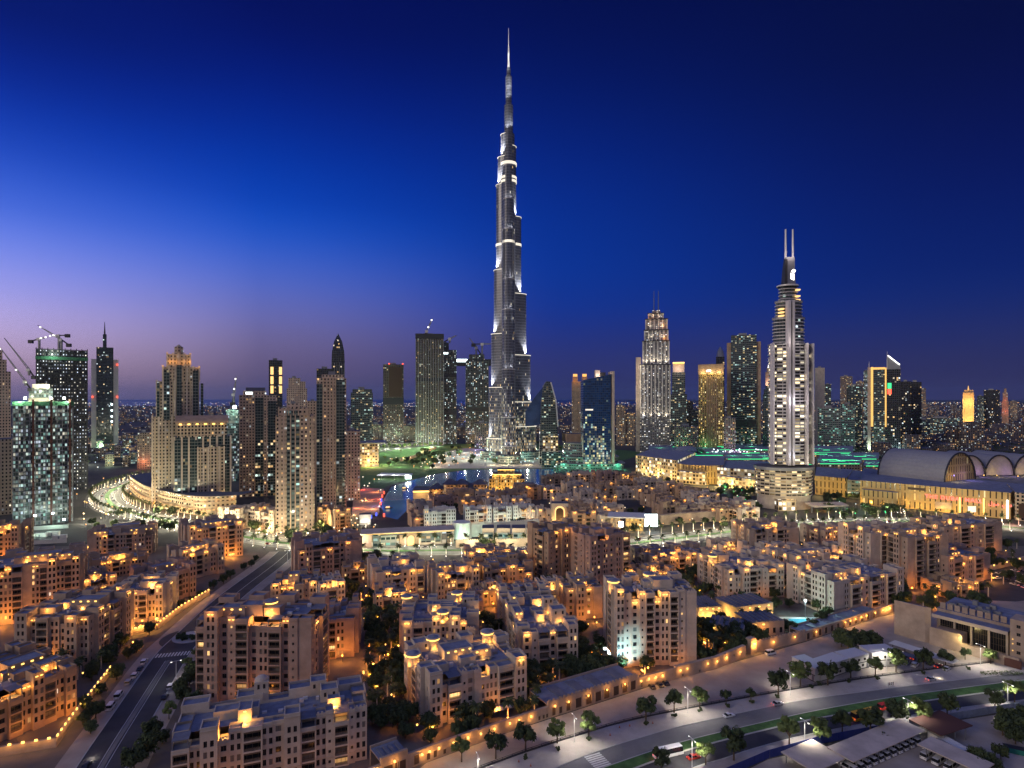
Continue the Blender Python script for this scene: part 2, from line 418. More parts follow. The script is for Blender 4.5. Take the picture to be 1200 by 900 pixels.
    for i in range(stairs+2):
        w, dd, hh = rg.uniform(3, 8), rg.uniform(3, 6.5), rg.uniform(2.2, 4.2)
        x, y = rg.uniform(dp, max(dp+.1, L-dp-w)), rg.uniform(min(dp, D/2-2), max(dp+.1, D-dp-dd))
        b = MB(); b.ringbox(x, y, x+w, y+dd, cz-.01*i-.02, cz+hh, 0, 1, .25, .4); st = b.build('stair_tower', [M[m], M['roof']], root)
        if i < roofglow:
            b = MB(); b.box(x+w/2-.4, y-.16, cz+hh-.9, x+w/2+.4, y-.02, cz+hh-.5); b.build('wall_lamp', M['glow'], root)
            lamp((x+w/2, y-1.6, cz+1.2), rg.choice([500, 900, 1300]), WARM, root)
    if not lod:
        for i in range(int(L*D/45)):
            x, y = rg.uniform(dp, L-dp), rg.uniform(dp, max(dp+.1, D-dp)); b = MB()
            b.box(x, y, cz+.02, x+rg.uniform(.6, 1.8), y+rg.uniform(.6, 1.3), cz+rg.uniform(.5, 1.3)); b.build('air_conditioner', M[rg.choice(['metal_white', 'metal_grey', 'pale_grey'])], root)
        for i in range(3):
            x, y = rg.uniform(dp, max(dp+.1, L-dp-7)), rg.uniform(dp, max(dp+.1, D-dp)); b = MB(); b.box(x, y, cz+.1, x+rg.uniform(3, 7), y+.35, cz+.45); b.build('roof_duct', M['metal_grey'], root)
    for ft in feats:
        k, u, v = ft[:3]; x, y = u*L, v*D
        if k == 'kiosk':
            z = cz-.03; b = MB(); b.cyl(x, y, 2.3, 2.3, z, z+4.0, 16, 0); b.cyl(x, y, 2.9, 2.9, z+4.3, z+4.7, 16, 0); b.cyl(x, y, 2.2, .3, z+4.7, z+5.5, 16, 1)
            kk = b.build('roof_kiosk', [M[m], M['roof']], root)
            g = MB(); g.cyl(x, y, 2.75, 2.75, z+3.75, z+4.3, 16); g.build('glow_ring', M['glow'], kk)
            for a in (-2.6, -1.57, -.5): lamp((x+3.4*math.cos(a), y+3.4*math.sin(a), z+.9), 420, WARM, root)
        if k == 'turret':
            w, hh = ft[3], ft[4]; z = cz-.04; b = MB(); b.ringbox(x-w/2, y-w/2, x+w/2, y+w/2, z, z+hh, 0, 1, .3, .5)
            tt2 = b.build('wind_tower', [M[m], M['roof']], root)
            for e in (-w/4, w/4): link('window', pane_mesh('window', .8, 1.4, 'dark'), tt2, (x+e, y-w/2-.26, z+hh-2.4))
            if len(ft) > 5: lamp((x, y-w/2-1.2, z+1.0), ft[5], WARM, root)
        if k == 'dome':
            w, hh = ft[3], ft[4]; z = cz-.04; b = MB(); b.box(x-w/2, y-w/2, z, x+w/2, y+w/2, z+hh)
            for i in range(5): b.cyl(x, y, w*.48*math.cos(i*.3), w*.48*math.cos(i*.3+.3), z+hh+w*.35*math.sin(i*.3), z+hh+w*.35*math.sin(i*.3+.3), 14, 0)
            tt2 = b.build('domed_turret', [M[m]], root)
            for e in (-w/5, w/5): link('window', pane_mesh('window', .7, 1.5, 'dark'), tt2, (x+e, y-w/2-.26, z+hh-2.2))
        if k == 'room':
            w, dd, hh = ft[3:6]; z = cz-.05; b = MB(); b.ringbox(x, y, x+w, y+dd, z, z+hh, 0, 1, .3, .4); b.build('penthouse', [M[m], M['roof']], root)
            if len(ft) > 6:
                lamp((x+w/2, y-1.5, z+.9), ft[6], WARM, root); 
                for q in range(max(2, int(w/3))): xx = x+w*(q+.5)/max(2, int(w/3)); g = MB(); g.box(xx-.45, y-.14, z+hh-1.1, xx+.45, y-.02, z+hh-.6); g.build('wall_lamp', M['glow'], root)
        if k == 'lamp': lamp((x, y, h+ft[3]), ft[4], ft[5] if len(ft) > 5 else WARM, root, .3)
    if warm:        # bollard lights at the foot of the wall
        n = max(2, int(L/11))
        for i in range(n): lamp((L*(i+rg.uniform(.25, .75))/n, -rg.uniform(3.5, 8), rg.uniform(2.5, 4.5)), warm*rg.choice([.4, .8, 1.4, 2.2]), AMBER, root, .4)
    return root, L
# ---- the front ranks, each placed by its roof edge
T = lambda s: [(q[0], float(q[1:])) for q in s.split()]
block('flat roofed sandstone block cut off by the lower edge, widest navy roof', 'the flat roofed block at the lower edge', (201, 866), (430, 827), 17.5, 19, T('b5 p3 t5 w3 p4 b6 p3 w3.5 t5 b5 p3 s2.5 b5 s2 p4'), 3, .04, 0,
      [('dome', .42, .93, 4.4, 7.0), ('turret', .74, .9, 5.2, 5.0), ('turret', .80, .62, 5.6, 4.2), ('room', .18, .42, 10, 5, 3.0), ('room', .31, .36, 6, 5, 3.2)], stairs=0)
block('tall sandstone block of ten floors directly behind the flat navy roof', 'the tall ten floor block', (231, 724), (365, 724), 32.5, 21, T('b3 t4.5 w3 s2.5 b4.5 w3 p3.5 b4.5 w2.5 s3 k4.5'), 4, .07, 2,
      [('room', .16, .15, 10, 6, 4.0, 160), ('kiosk', .56, .45), ('room', .33, .2, 9, 7, 4.5)], stairs=2)
block('six floor wing joined to the tall block, navy roof and lit balconies', 'the lower wing of the tall block', (366, 727), (415, 724), 17.7, 24, T('p4 b4 b4 p4 k5'), 5, .18, 0, [('room', .1, .5, 9, 5, 3)], stairs=1, roofglow=0)
block('big courtyard block with three glowing domed roof kiosks above the perimeter wall', 'the courtyard block with three kiosks', (502, 797), (615, 773), 17, 30, T('t5 w2.5 b5.5 s2.5 w3 k3 p3.5 p3.5 b7 t5'), 6, .05, 2,
      [('kiosk', -.02, .55), ('kiosk', .28, .93), ('kiosk', .86, .80), ('room', .28, .45, 12, 8, 4.2, 320), ('room', .55, .36, 8, 5, 3.4, 200), ('turret', .15, .97, 6, 4), ('lamp', .24, .5, 1.0, 260), ('lamp', .65, .3, .6, 200)], stairs=2, roofglow=2)
block('middle block with an orange lit roof courtyard behind the three kiosks', 'the block with the orange roof courtyard', (471, 729), (557, 727), 17, 30, T('t5 b5 p4 t4 p4 t5 w3 p4'), 7, .12, 4,
      [('kiosk', -.02, .85), ('kiosk', .72, .98), ('kiosk', .55, .10), ('room', .38, .45, 10, 6, 4.0, 320), ('turret', .9, .75, 6, 5, 260), ('lamp', .5, .38, .8, 240)], stairs=2, roofglow=1)
block('long block running back with a glowing wind tower beside the white tower', 'the long block with the glowing wind tower', (613, 741), (676, 736), 17, 58, T('w3.5 s3 b5 w3 b5 t4'), 8, .06, 4,
      [('turret', .78, .22, 6.5, 6.5, 420), ('turret', .70, .40, 4.5, 8.0, 380), ('room', .0, .30, 4, 16, 3.6, 260), ('room', .1, .66, 6, 9, 4, 300)], stairs=4, roofglow=3)
fw, FL = block('pale ten floor tower block washed by a cyan floodlight at its foot', 'the pale floodlit tower block', (722, 695), (816, 692), 32.6, 21, T('t3 s3.5 w3.5 s2.5 b4 w3 p3.5 b4 s3 k5'), 9, .05, 3,
      [('kiosk', .02, .35), ('room', .52, .3, 9, 7, 4.2), ('kiosk', .55, .75)], 'stucco_pale', stairs=2, roofglow=1)
block('tall twin slab in front of the fort wall, gated court beside it', 'the twin slab by the fort wall', (642, 624), (690, 616), 33, 20, T('s3 w3.5 t4.5 w3.5 p3.5 w4'), 10, .16, 1, [('room', .4, .3, 8, 7, 3.6)], stairs=2, roofglow=0)
block('tall slab with a dark roof beside its twin over the blue awning', 'the dark roofed slab over the blue awning', (690, 630), (737, 624), 32, 22, T('t4 w3.5 p3.5 w3.5 p4 b4'), 11, .18, 0, [('room', .3, .3, 9, 8, 3.6)], stairs=3, roofglow=0)
block('small five floor block half hidden by the pale floodlit tower', 'the small block beside the floodlit tower', (664, 690), (706, 687), 17, 18, T('w4 t4 w4 k4'), 12, .06, 2, stairs=2)
block('low sandstone block with navy roofs facing the boulevard palms', 'the low block facing the boulevard palms', (441, 671), (497, 665), 15, 30, T('k4 p4 b5 w4 p4 b4'), 13, .06, 3, [('lamp', .6, .4, 1.5, 260)], stairs=4, roofglow=2)
block('narrow block with a lit balcony row between two courtyard blocks', 'the narrow block with lit balconies', (512, 675), (561, 670), 16, 24, T('t4 p4 w3 b5 p4 t4'), 14, .14, 4, [('room', .1, .4, 9, 5, 4, 240)], stairs=3, roofglow=2)
block('blocky house group with gold lit terraces under the fort street', 'the gold terraced group', (566, 668), (624, 664), 15, 28, T('t4 b4 p4 t5 w4 p4'), 15, .14, 5, [('turret', .7, .55, 5, 6, 420), ('turret', .45, .8, 5, 5, 380), ('lamp', .3, .3, 2, 260)], stairs=4, roofglow=3)
block('low house with gold lit roof rooms beside the fort street', 'the low house by the fort street', (548, 650), (598, 647), 11, 18, None, 16, .12, 4, [('turret', .4, .5, 5, 5, 420), ('lamp', .8, .4, 2, 260)], stairs=3, roofglow=3)
# ---- west of the street
block('sandstone block at the lower corner behind the lantern lit garden wall', 'the corner block behind the lantern wall', (-45, 828), (87, 781), 17, 40, T('t5 b5 p4 w4 b6 p4 t5 b6 p4 t5'), 17, .08, 3, [('kiosk', .25, .5), ('room', .55, .35, 12, 8, 4, 260), ('room', .75, .15, 8, 6, 3.4, 260), ('lamp', .45, .3, 1.5, 300)], stairs=4, roofglow=3, warm=850)
block('seven floor amber lit block with a colonnaded roof room beside the street', 'the amber block with the colonnaded roof room', (20, 724), (104, 722), 22, 34, T('t5 w3 b5 p4 w3 t5 p4'), 18, .06, 4, [('room', .48, .35, 13, 8, 4.5, 420), ('lamp', .3, .15, 1.0, 200)], stairs=3, roofglow=2, warm=2550)
block('largest amber lit block, nine floors, cut off by the edge of the photo', 'the largest amber block', (-50, 671), (93, 655), 30, 30, T('t5 b5 p4 t6 w4 p4 b6 k5 p4 b5 t5 p4 b5 t4'), 19, .10, 5, [('room', .5, .3, 16, 9, 4, 320), ('room', .75, .2, 9, 7, 3.6, 320)], stairs=4, roofglow=3, warm=4420)
block('dusky purple block with yellow roof light strips near the curved boulevard', 'the purple block near the curved boulevard', (104, 628), (178, 622), 17.5, 28, T('k5 p4 w4 b5 w4 p4 b5 s4 t5 p5'), 20, .14, 1, [('room', .05, .1, 9, 6, 3, 320), ('room', .62, .1, 16, 7, 3, 320), ('room', .3, .5, 18, 9, 4.5)], stairs=3, roofglow=0)
block('tall amber lit block behind the largest one, window rows to the edge', 'the amber block at the photo edge', (-40, 624), (23, 620), 26, 24, T('t5 w4 p4 b5 w4 p4 t5'), 21, .2, 3, [('room', .5, .3, 9, 6, 3, 320)], stairs=2, roofglow=1, warm=3740)
block('four floor amber block above the lantern lined terrace by the roundabout', 'the amber block above the lantern terrace', (133, 694), (192, 690), 16.5, 24, T('t4.5 w3.5 p4 b4.5 p4 t4'), 22, .07, 3, [('room', .55, .3, 9, 6, 3.4, 300), ('turret', .1, .9, 5, 3)], stairs=2, roofglow=2, warm=1190)
block('street row block with mauve walls, nearest of the row to the roundabout', 'the mauve row block near the roundabout', (176, 676), (228, 664), 17, 24, T('t4 p4 b4 w4 b4 p4 t4'), 23, .08, 4, [('room', .2, .3, 12, 7, 4, 420), ('lamp', .7, .3, 2, 240)], stairs=3, roofglow=3)
block('street row block with gold roof terraces, farther from the roundabout', 'the gold roofed row block', (212, 650), (262, 641), 17, 24, T('t4 p4 b4 w4 p4 t4'), 24, .08, 4, [('room', .3, .3, 10, 7, 3.4, 420)], stairs=3, roofglow=3)
block('seven floor amber block with a glowing roof line beside the boulevard junction', 'the amber block at the boulevard junction', (221, 621), (284, 613), 24, 30, T('t5 w4 p4 b5 w4 p4 b5 t5'), 25, .06, 6, [('room', .3, .2, 20, 8, 3.4, 420)], stairs=2, roofglow=1, warm=2380)
block('low houses with a gold roof strip squeezed behind the amber terrace block', 'the low houses behind the terrace block', (95, 684), (136, 676), 14, 22, None, 26, .1, 3, [('room', .2, .3, 9, 5, 3, 420)], stairs=3, roofglow=3, warm=1190)
block('low flat houses around a gold lit lane, behind the purple block', 'the low houses on the gold lane', (108, 660), (170, 652), 11, 24, None, 27, .1, 3, [('lamp', .3, .3, 2, 420), ('lamp', .7, .2, 2, 420)], stairs=4, roofglow=4)
# ---- between the street and the middle
block('eight floor block beside the street junction, plain end wall lit red', 'the block with the red lit end wall', (350, 640), (423, 632), 24, 26, T('w4 p4 b5 w3 p4 b4 w3 s4 k6'), 28, .08, 2, [('lamp', 1.03, .1, -18, 900)], stairs=3, roofglow=1)
block('cluster of low houses with a tall orange lit screen wall by the street', 'the houses with the orange screen wall', (318, 688), (372, 684), 12, 22, None, 29, .12, 2, [('room', .35, .1, 6, 7, 7, 700), ('turret', .75, .2, 5, 4, 420)], stairs=3, roofglow=2)
block('low houses with two glowing turrets between the screen wall and palms', 'the low houses with glowing turrets', (374, 690), (404, 686), 12, 20, None, 30, .12, 3, [('turret', .35, .2, 5, 5, 500), ('turret', .8, .5, 4, 5, 380)], stairs=2, roofglow=2)
# ---- east
block('five floor courtyard block with gold niches beside the yellow pavilion', 'the courtyard block beside the yellow pavilion', (853, 668), (917, 664), 17.5, 34, T('w4 p4 t4 b5 w3 s3 b5 t4'), 31, .06, 3, [('kiosk', .05, .6), ('room', .45, .3, 8, 6, 3.2, 320), ('lamp', .4, .4, .8, 300)], stairs=3, roofglow=2)
block('pale five floor block with a curved gold roof wall above the arcade', 'the pale block above the arcade', (977, 682), (1056, 669), 18.4, 30, T('k5 p4 b5 w3 w3 b5 p4 b5 t4'), 32, .05, 2, [('room', .12, .18, 8, 6, 3.6, 420), ('turret', .2, .95, 5, 5, 380)], stairs=4, roofglow=2)
block('tallest sandstone pair, first slab, standing in front of the mall', 'the first slab in front of the mall', (1020, 625), (1058, 622), 32, 24, T('k7 b5 w3 b5 p4'), 33, .05, 3, [('room', .2, .4, 9, 6, 3, 320)], stairs=2, roofglow=1)
block('tallest sandstone pair, second slab with twin balcony stacks by the mall', 'the second slab in front of the mall', (1063, 630), (1111, 626), 32, 24, T('k5 b5 w3 b5 p4 k5'), 34, .05, 3, [('room', .3, .4, 9, 6, 3, 320)], stairs=2, roofglow=1)
block('eight floor block just below the red mall sign, partly screened by slabs', 'the block below the red mall sign', (1107, 618), (1174, 612), 22, 26, T('w4 p4 b5 w4 p4 b5 k5'), 35, .06, 2, [('room', .1, .4, 10, 6, 3, 320)], stairs=3, roofglow=1)
block('low block with gold terraces between the second slab and dark trees', 'the low block with gold terraces', (1108, 656), (1160, 648), 17, 24, T('t4 b5 w4 p4 b5 k5'), 36, .06, 4, [('room', .3, .2, 9, 6, 3, 420)], stairs=3, roofglow=2)
block('seven floor block with dark roof in front of the round hotel podium', 'the block in front of the round hotel', (878, 620), (936, 618), 24, 24, T('k4 b4 w4 s3 w3 b5 p4 k6'), 37, .05, 1, [('room', .3, .2, 9, 6, 3, 420)], stairs=3, roofglow=1)
block('low stepped houses with arched gold loggia, behind the pale block', 'the stepped houses with the gold loggia', (930, 655), (1012, 648), 14, 26, None, 38, .10, 4, [('room', .2, .2, 14, 7, 4, 520), ('turret', .75, .3, 5, 6, 500), ('turret', .5, .2, 5, 5, 420)], stairs=4, roofglow=3)
block('low houses with lit turrets just behind the courtyard block niches', 'the low houses behind the courtyard block', (890, 645), (932, 640), 13, 20, None, 39, .10, 3, [('turret', .3, .3, 5, 5, 420)], stairs=3, roofglow=2)
block('low amber houses around dark trees beyond the pale floodlit tower', 'the amber houses beyond the floodlit tower', (762, 655), (836, 648), 12, 26, None, 40, .16, 6, [('turret', .1, .6, 5, 5, 500), ('turret', .6, .6, 5, 5, 500), ('lamp', .4, .2, 1, 420)], stairs=4, roofglow=4, warm=850)
block('long low houses with lit roof edges just over the boulevard wall', 'the long low houses by the boulevard wall', (965, 625), (1022, 621), 12, 24, None, 41, .10, 4, [('lamp', .3, .2, 2, 320), ('lamp', .7, .3, 2, 320)], stairs=4, roofglow=3)
block('low sandstone house row near the swimming pool and blue awning', 'the house row near the blue awning', (600, 705), (640, 700), 13, 24, None, 42, .10, 3, [('turret', .4, .4, 5, 6, 420)], stairs=3, roofglow=2)
block('low house beyond the navy roofed block facing the palms', 'the house beyond the navy roofs', (440, 700), (476, 697), 9, 16, None, 43, .12, 3, [('lamp', .5, .3, 2, 260)], stairs=2, roofglow=2)
for i, q in enumerate(((604, 652, 640, 649, 9, 'low flat house beside the gold terraced group and the fort street'), (636, 692, 662, 690, 10, 'low house between the small block and the glowing wind tower'), (742, 702, 780, 699, 9, 'low house in the trees just behind the pale floodlit tower'), (750, 672, 790, 668, 9, 'low amber house in front of the houses beyond the tower'), (845, 642, 880, 639, 10, 'low roof house behind the courtyard block, near the round hotel'), (922, 672, 946, 669, 9, 'low house squeezed between courtyard block and pale block'), (1112, 688, 1144, 684, 7, 'low house behind the tan hall next to the lamp lit lot'), (536, 707, 566, 705, 8, 'low house between the orange courtyard block and narrow block'), (556, 694, 596, 690, 9, 'low roof house behind the long block, gold lamps'), (700, 664, 742, 661, 8, 'low court house at the foot of the dark roofed slab'), (402, 668, 436, 665, 9, 'low house between the red lit end wall and the palm facing block'))):
    block(q[5], q[5].split(',')[0][:48].rsplit(' ', 1)[0], q[:2], q[2:4], q[4], 16, None, 300+i, .12, 2, [('turret', .5, .4, 4.5, 4.5, 380)], stairs=2, roofglow=1, cat='house', group='low houses among the blocks', name='house')
# ------------------------------------------------------------------ ground, roads, water
gm = mat('ground', (.085, .075, .068), .95, noise=.35, scale=.02, col2=(.04, .042, .038))
b = MB(); b.face([(-60000, -2000, 0), (60000, -2000, 0), (60000, 60000, 0), (-60000, 60000, 0)])
struct('ground', b, [gm])
def spline(pts, n=10):
    out = []
    for i in range(len(pts)-1):
        p0, p1, p2, p3 = pts[max(i-1, 0)], pts[i], pts[i+1], pts[min(i+2, len(pts)-1)]
        for k in range(n):
            t = k/n
            out.append(.5*((2*p1)+(p2-p0)*t+(2*p0-5*p1+4*p2-p3)*t*t+(3*p1-p0-3*p2+p3)*t**3))
    return out+[pts[-1]]
def gp(px, py): return at(px, py).to_2d()
def normals(c):
    ns = []
    for i in range(len(c)):
        d = (c[min(i+1, len(c)-1)]-c[max(i-1, 0)]).normalized(); ns.append(Vector((-d.y, d.x)))
    return ns
def ribbon(name, c, a, b_, z, m, h=0, kind='structure'):
    """sheet (or kerb of height h) between offsets a and b_ of the line c"""
    ns = normals(c); mb = MB(); P = [p+n*a for p, n in zip(c, ns)]; Q = [p+n*b_ for p, n in zip(c, ns)]
    for i in range(len(c)-1):
        mb.face([(*P[i], z+h), (*P[i+1], z+h), (*Q[i+1], z+h), (*Q[i], z+h)])
        if h:
            for X in (P, Q): mb.face([(*X[i], z), (*X[i+1], z), (*X[i+1], z+h), (*X[i], z+h)])
    return struct(name, mb, m, kind)
def between(name, A, B, z, m, n=40, h=0):
    ra, rb_ = resample(A, n), resample(B, n); mb = MB()
    for i in range(n-1):
        mb.face([(*ra[i], z+h), (*ra[i+1], z+h), (*rb_[i+1], z+h), (*rb_[i], z+h)])
        if h:
            for X in (ra, rb_): mb.face([(*X[i], z), (*X[i+1], z), (*X[i+1], z+h), (*X[i], z+h)])
    return struct(name, mb, m)
def resample(c, n):
    L = [0]
    for i in range(len(c)-1): L.append(L[-1]+(c[i+1]-c[i]).length)
    out = []; j = 0
    for k in range(n):
        t = L[-1]*k/(n-1)
        while j < len(c)-2 and L[j+1] < t: j += 1
        out.append(c[j].lerp(c[j+1], (t-L[j])/max(1e-6, L[j+1]-L[j])))
    return out
def along(c, d0, step, n=999):
    L = 0; out = []; nxt = d0
    for i in range(len(c)-1):
        l = (c[i+1]-c[i]).length
        while nxt <= L+l and len(out) < n:
            t = (nxt-L)/l; out.append((c[i].lerp(c[i+1], t), (c[i+1]-c[i]).normalized())); nxt += step
        L += l
    return out
# paved ground of the old town
b = MB(); b.face([(*gp(*p), .012) for p in ((-200, 960), (430, 960), (600, 856), (760, 804), (945, 751), (1030, 722), (1250, 690), (1300, 640), (600, 640), (-300, 640))])
struct('old_town_paving', b, M['pave'])
# west street
street = spline([gp(*p) for p in ((40, 1040), (118, 900), (160, 832), (200, 770), (222, 746), (270, 700), (322, 660), (338, 646))])
ribbon('street_pavement', street, -14, 14, .02, M['sand'])
ribbon('street', street, -7.3, 7.3, .032, M['asphalt'])
med = [p for p in street if p.y < at(197, 773).y]
ribbon('street_median', med, -.9, .5, .04, M['asphalt_pale'], .14)
ribbon('street_line', [p for p in street if p.y > at(230, 740).y], -.7, -.4, .038, M['paint'])
ribbon('street_line', med, -1.5, -1.3, .038, M['paint']); ribbon('street_line', med, .9, 1.1, .038, M['paint'])
for s in (-1, 1): ribbon('street_kerb', street, 7.3*s, 7.7*s, .02, M['kerb'], .13)
c0 = gp(222, 747); mb = MB(); mb.cyl(*c0, 13, 13, .02, .044, 32); struct('roundabout', mb, M['asphalt'])
mb = MB(); mb.cyl(*c0, 7.6, 7.6, .044, .3, 28); struct('roundabout_kerb', mb, M['kerb'])
z0 = gp(202, 767); sd = (gp(222, 746)-gp(160, 832)).normalized(); sn = Vector((-sd.y, sd.x)); mb = MB()
for i in range(11):
    a = z0+sn*(-6.6+i*1.3); q = [a-sd*2.2-sn*.33, a-sd*2.2+sn*.33, a+sd*2.2+sn*.33, a+sd*2.2-sn*.33]
    mb.face([(*p, .05) for p in q])
struct('zebra_crossing', mb, M['paint'])
# palm boulevard
boul = spline([gp(*p) for p in ((290, 540), (215, 552), (165, 562), (128, 577), (135, 594), (185, 608), (245, 621), (330, 636), (430, 645), (520, 645), (620, 645), (700, 641), (800, 630), (900, 618), (1000, 611), (1100, 612), (1230, 622))], 8)
ribbon('boulevard_pavement', boul, -21, 21, .018, M['pave'])
ribbon('boulevard', boul, -13, 13, .034, M['asphalt_pale'])
ribbon('boulevard_median', boul, -2.2, 2.2, .045, M['grass'], .15)
for s in (-1, 1):
    ribbon('boulevard_kerb', boul, 13*s, 13.5*s, .02, M['kerb'], .14); ribbon('boulevard_line', boul, 7.4*s, 7.7*s, .05, M['paint'])
# lake
wm = mat('water', (.03, .22, .42), .12, spec=.5)
b = MB(); b.face([(*gp(*p), .03) for p in ((466, 609), (450, 605), (447, 590), (458, 571), (486, 562), (508, 556), (550, 550.5), (648, 549.5), (655, 568), (560, 570), (486, 570), (483, 592))])
struct('lake', b, wm)
b = MB(); b.face([(*gp(*p), .02) for p in ((415, 560), (430, 532), (520, 520), (640, 520), (760, 530), (700, 550), (640, 549), (550, 550), (510, 555), (485, 561), (455, 569), (420, 590))])
struct('park_lawn', b, M['grass'])
# sandy lot and the boulevard with the green median
b = MB(); b.face([(*gp(*p), .02) for p in ((380, 990), (500, 894), (600, 857), (760, 805), (945, 752), (1030, 723), (1210, 690), (1300, 700), (1300, 790), (1100, 806), (960, 824), (760, 868), (600, 990))])
struct('sand_lot', b, M['sand'])
up = spline([gp(*p) for p in ((590, 940), (640, 906), (700, 881), (760, 862), (800, 851), (900, 829), (960, 818), (1100, 800), (1200, 789), (1330, 776))])
m1 = spline([gp(*p) for p in ((640, 950), (690, 908), (720, 895), (800, 869), (900, 845), (960, 832), (1040, 818), (1120, 807), (1200, 797), (1330, 783))])
m2 = spline([gp(*p) for p in ((660, 960), (700, 918), (728, 906), (800, 880), (900, 854), (960, 841), (1040, 828), (1120, 816), (1200, 806), (1330, 791))])
lo = spline([gp(*p) for p in ((760, 950), (800, 906), (850, 888), (880, 878), (920, 867), (960, 858), (1040, 843), (1120, 830), (1200, 820), (1330, 803))])
fl = spline([gp(*p) for p in ((500, 925), (600, 887), (670, 864), (740, 844), (840, 824), (960, 803), (1080, 786), (1200, 772), (1330, 758))])
lo2 = spline([gp(*p) for p in ((640, 990), (840, 915), (900, 889), (960, 872), (1065, 852), (1200, 830), (1330, 812))])
between('verge', fl, up, .036, M['verge']); between('verge', lo, lo2, .036, M['verge'])
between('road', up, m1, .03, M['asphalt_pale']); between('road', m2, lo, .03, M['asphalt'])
between('median', m1, m2, .03, M['grass'], 40, .16)
ribbon('road_kerb', up, 0, .35, .03, M['kerb'], .13); ribbon('road_kerb', lo, -.35, 0, .03, M['kerb'], .13)
ribbon('median_kerb', resample(m1, 60), -.4, 0, .03, M['kerb'], .17); ribbon('median_kerb', resample(m2, 60), -.6, .0, .03, M['kerb'], .17)
ln = MB(); ra, rb_ = resample(up, 120), resample(m1, 120)
for f in (.35, .68):
    for i in range(0, 118, 2):
        p, q = ra[i].lerp(rb_[i], f), ra[i+1].lerp(rb_[i+1], f); n = Vector((-(q-p).y, (q-p).x)).normalized()*.09
        ln.face([(*(p-n), .036), (*(q-n), .036), (*(q+n), .036), (*(p+n), .036)])
struct('road_marking', ln, M['paint_faint'])
mb = MB(); a, e = gp(693, 884), gp(712, 903); d = (e-a).normalized(); n = Vector((-d.y, d.x))
for i in range(9):
    p = a+(e-a)*((i+.5)/9); q = [p-n*3-d*.35, p-n*3+d*.35, p+n*3+d*.35, p+n*3-d*.35]; mb.face([(*x, .042) for x in q])
struct('zebra_crossing', mb, M['paint'])
lot = [(820, 822), (880, 800), (925, 785), (960, 805)]
b = MB(); b.face([(*gp(*p), .02) for p in ((700, 990), (900, 890), (1065, 853), (1330, 813), (1330, 1000))]); struct('depot_yard', b, M['sand'])
# ------------------------------------------------------------------ facade material: window grid with some rooms lit
WC = [(1, .58, .22), (1, .70, .36), (1, .84, .6), (.85, .95, 1)]
def fa(name, wall, glass=(.012, .016, .02), cw=3.4, ch=3.4, mw=.22, mh=.2, lit=.12, low=0, zf=100, cols=WC, es=1.0, rough=.75, grough=.15, band=0, metal=0):
    m = bpy.data.materials.new(name); m.use_nodes = True; n = m.node_tree; b = n.nodes['Principled BSDF']
    uv = nd('ShaderNodeUVMap', n); sp = nd('ShaderNodeSeparateXYZ', n); n.links.new(uv.outputs[0], sp.inputs[0])
    u, v = mth(n, 'DIVIDE', sp.outputs[0], cw), mth(n, 'DIVIDE', sp.outputs[1], ch)
    fu, fv, iu, iv = mth(n, 'FRACT', u), mth(n, 'FRACT', v), mth(n, 'FLOOR', u), mth(n, 'FLOOR', v)
    def inside(f, k): return mth(n, 'MULTIPLY', mth(n, 'GREATER_THAN', f, k), mth(n, 'LESS_THAN', f, 1-k))
    mask = mth(n, 'MULTIPLY', inside(fu, mw), inside(fv, mh))
    oi = nd('ShaderNodeObjectInfo', n); cb = nd('ShaderNodeCombineXYZ', n)
    n.links.new(iu, cb.inputs[0]); n.links.new(iv, cb.inputs[1]); n.links.new(mth(n, 'MULTIPLY', oi.outputs['Random'], 977), cb.inputs[2])
    wn = nd('ShaderNodeTexWhiteNoise', n); n.links.new(cb.outputs[0], wn.inputs['Vector'])
    sc = nd('ShaderNodeSeparateColor', n); n.links.new(wn.outputs['Color'], sc.inputs[0])
    # whole floors and stacks of rooms are lit more often than others
    x = nd('ShaderNodeTexNoise', n); x.inputs['Scale'].default_value = .23; n.links.new(cb.outputs[0], x.inputs['Vector'])
    p = mth(n, 'MULTIPLY', mth(n, 'MULTIPLY', x.outputs[0], 2.0), lit)
    if low: p = mth(n, 'ADD', p, mth(n, 'MULTIPLY', mth(n, 'SUBTRACT', 1, mth(n, 'DIVIDE', sp.outputs[1], zf), clamp=True), low))
    on = mth(n, 'MULTIPLY', mth(n, 'LESS_THAN', sc.outputs[0], p), mask)
    k = len(cols); lc = ramp(n, sc.outputs[1], [(i/k, c) for i, c in enumerate(cols)], 'CONSTANT')
    tx = nd('ShaderNodeTexCoord', n); y = nd('ShaderNodeTexNoise', n); y.inputs['Scale'].default_value = .05; y.inputs['Detail'].default_value = 4
    n.links.new(tx.outputs['Object'], y.inputs['Vector'])
    wc = ramp(n, y.outputs[0], [(.3, tuple(q*.82 for q in wall)), (.7, tuple(min(1, q*1.12) for q in wall))])
    gc = ramp(n, sc.outputs[2], [(0, tuple(q*.6 for q in glass)), (1, tuple(q*1.6 for q in glass))])
    n.links.new(mix(n, mask, wc, gc), b.inputs['Base Color'])
    n.links.new(mth(n, 'ADD', mth(n, 'MULTIPLY', mask, grough-rough), rough), b.inputs['Roughness'])
    b.inputs['Metallic'].default_value = metal
    n.links.new(lc, b.inputs['Emission Color'])
    n.links.new(mth(n, 'MULTIPLY', on, mth(n, 'ADD', mth(n, 'MULTIPLY', mth(n, 'POWER', sc.outputs[2], 2.2), es*1.5), es*.18)), b.inputs['Emission Strength'])
    m.cycles.emission_sampling = 'NONE'; M[name] = m; return m
fa('f_beige', (.46, .37, .27), cw=3.8, ch=3.7, mw=.29, mh=.26, lit=.06, low=.05, zf=70)
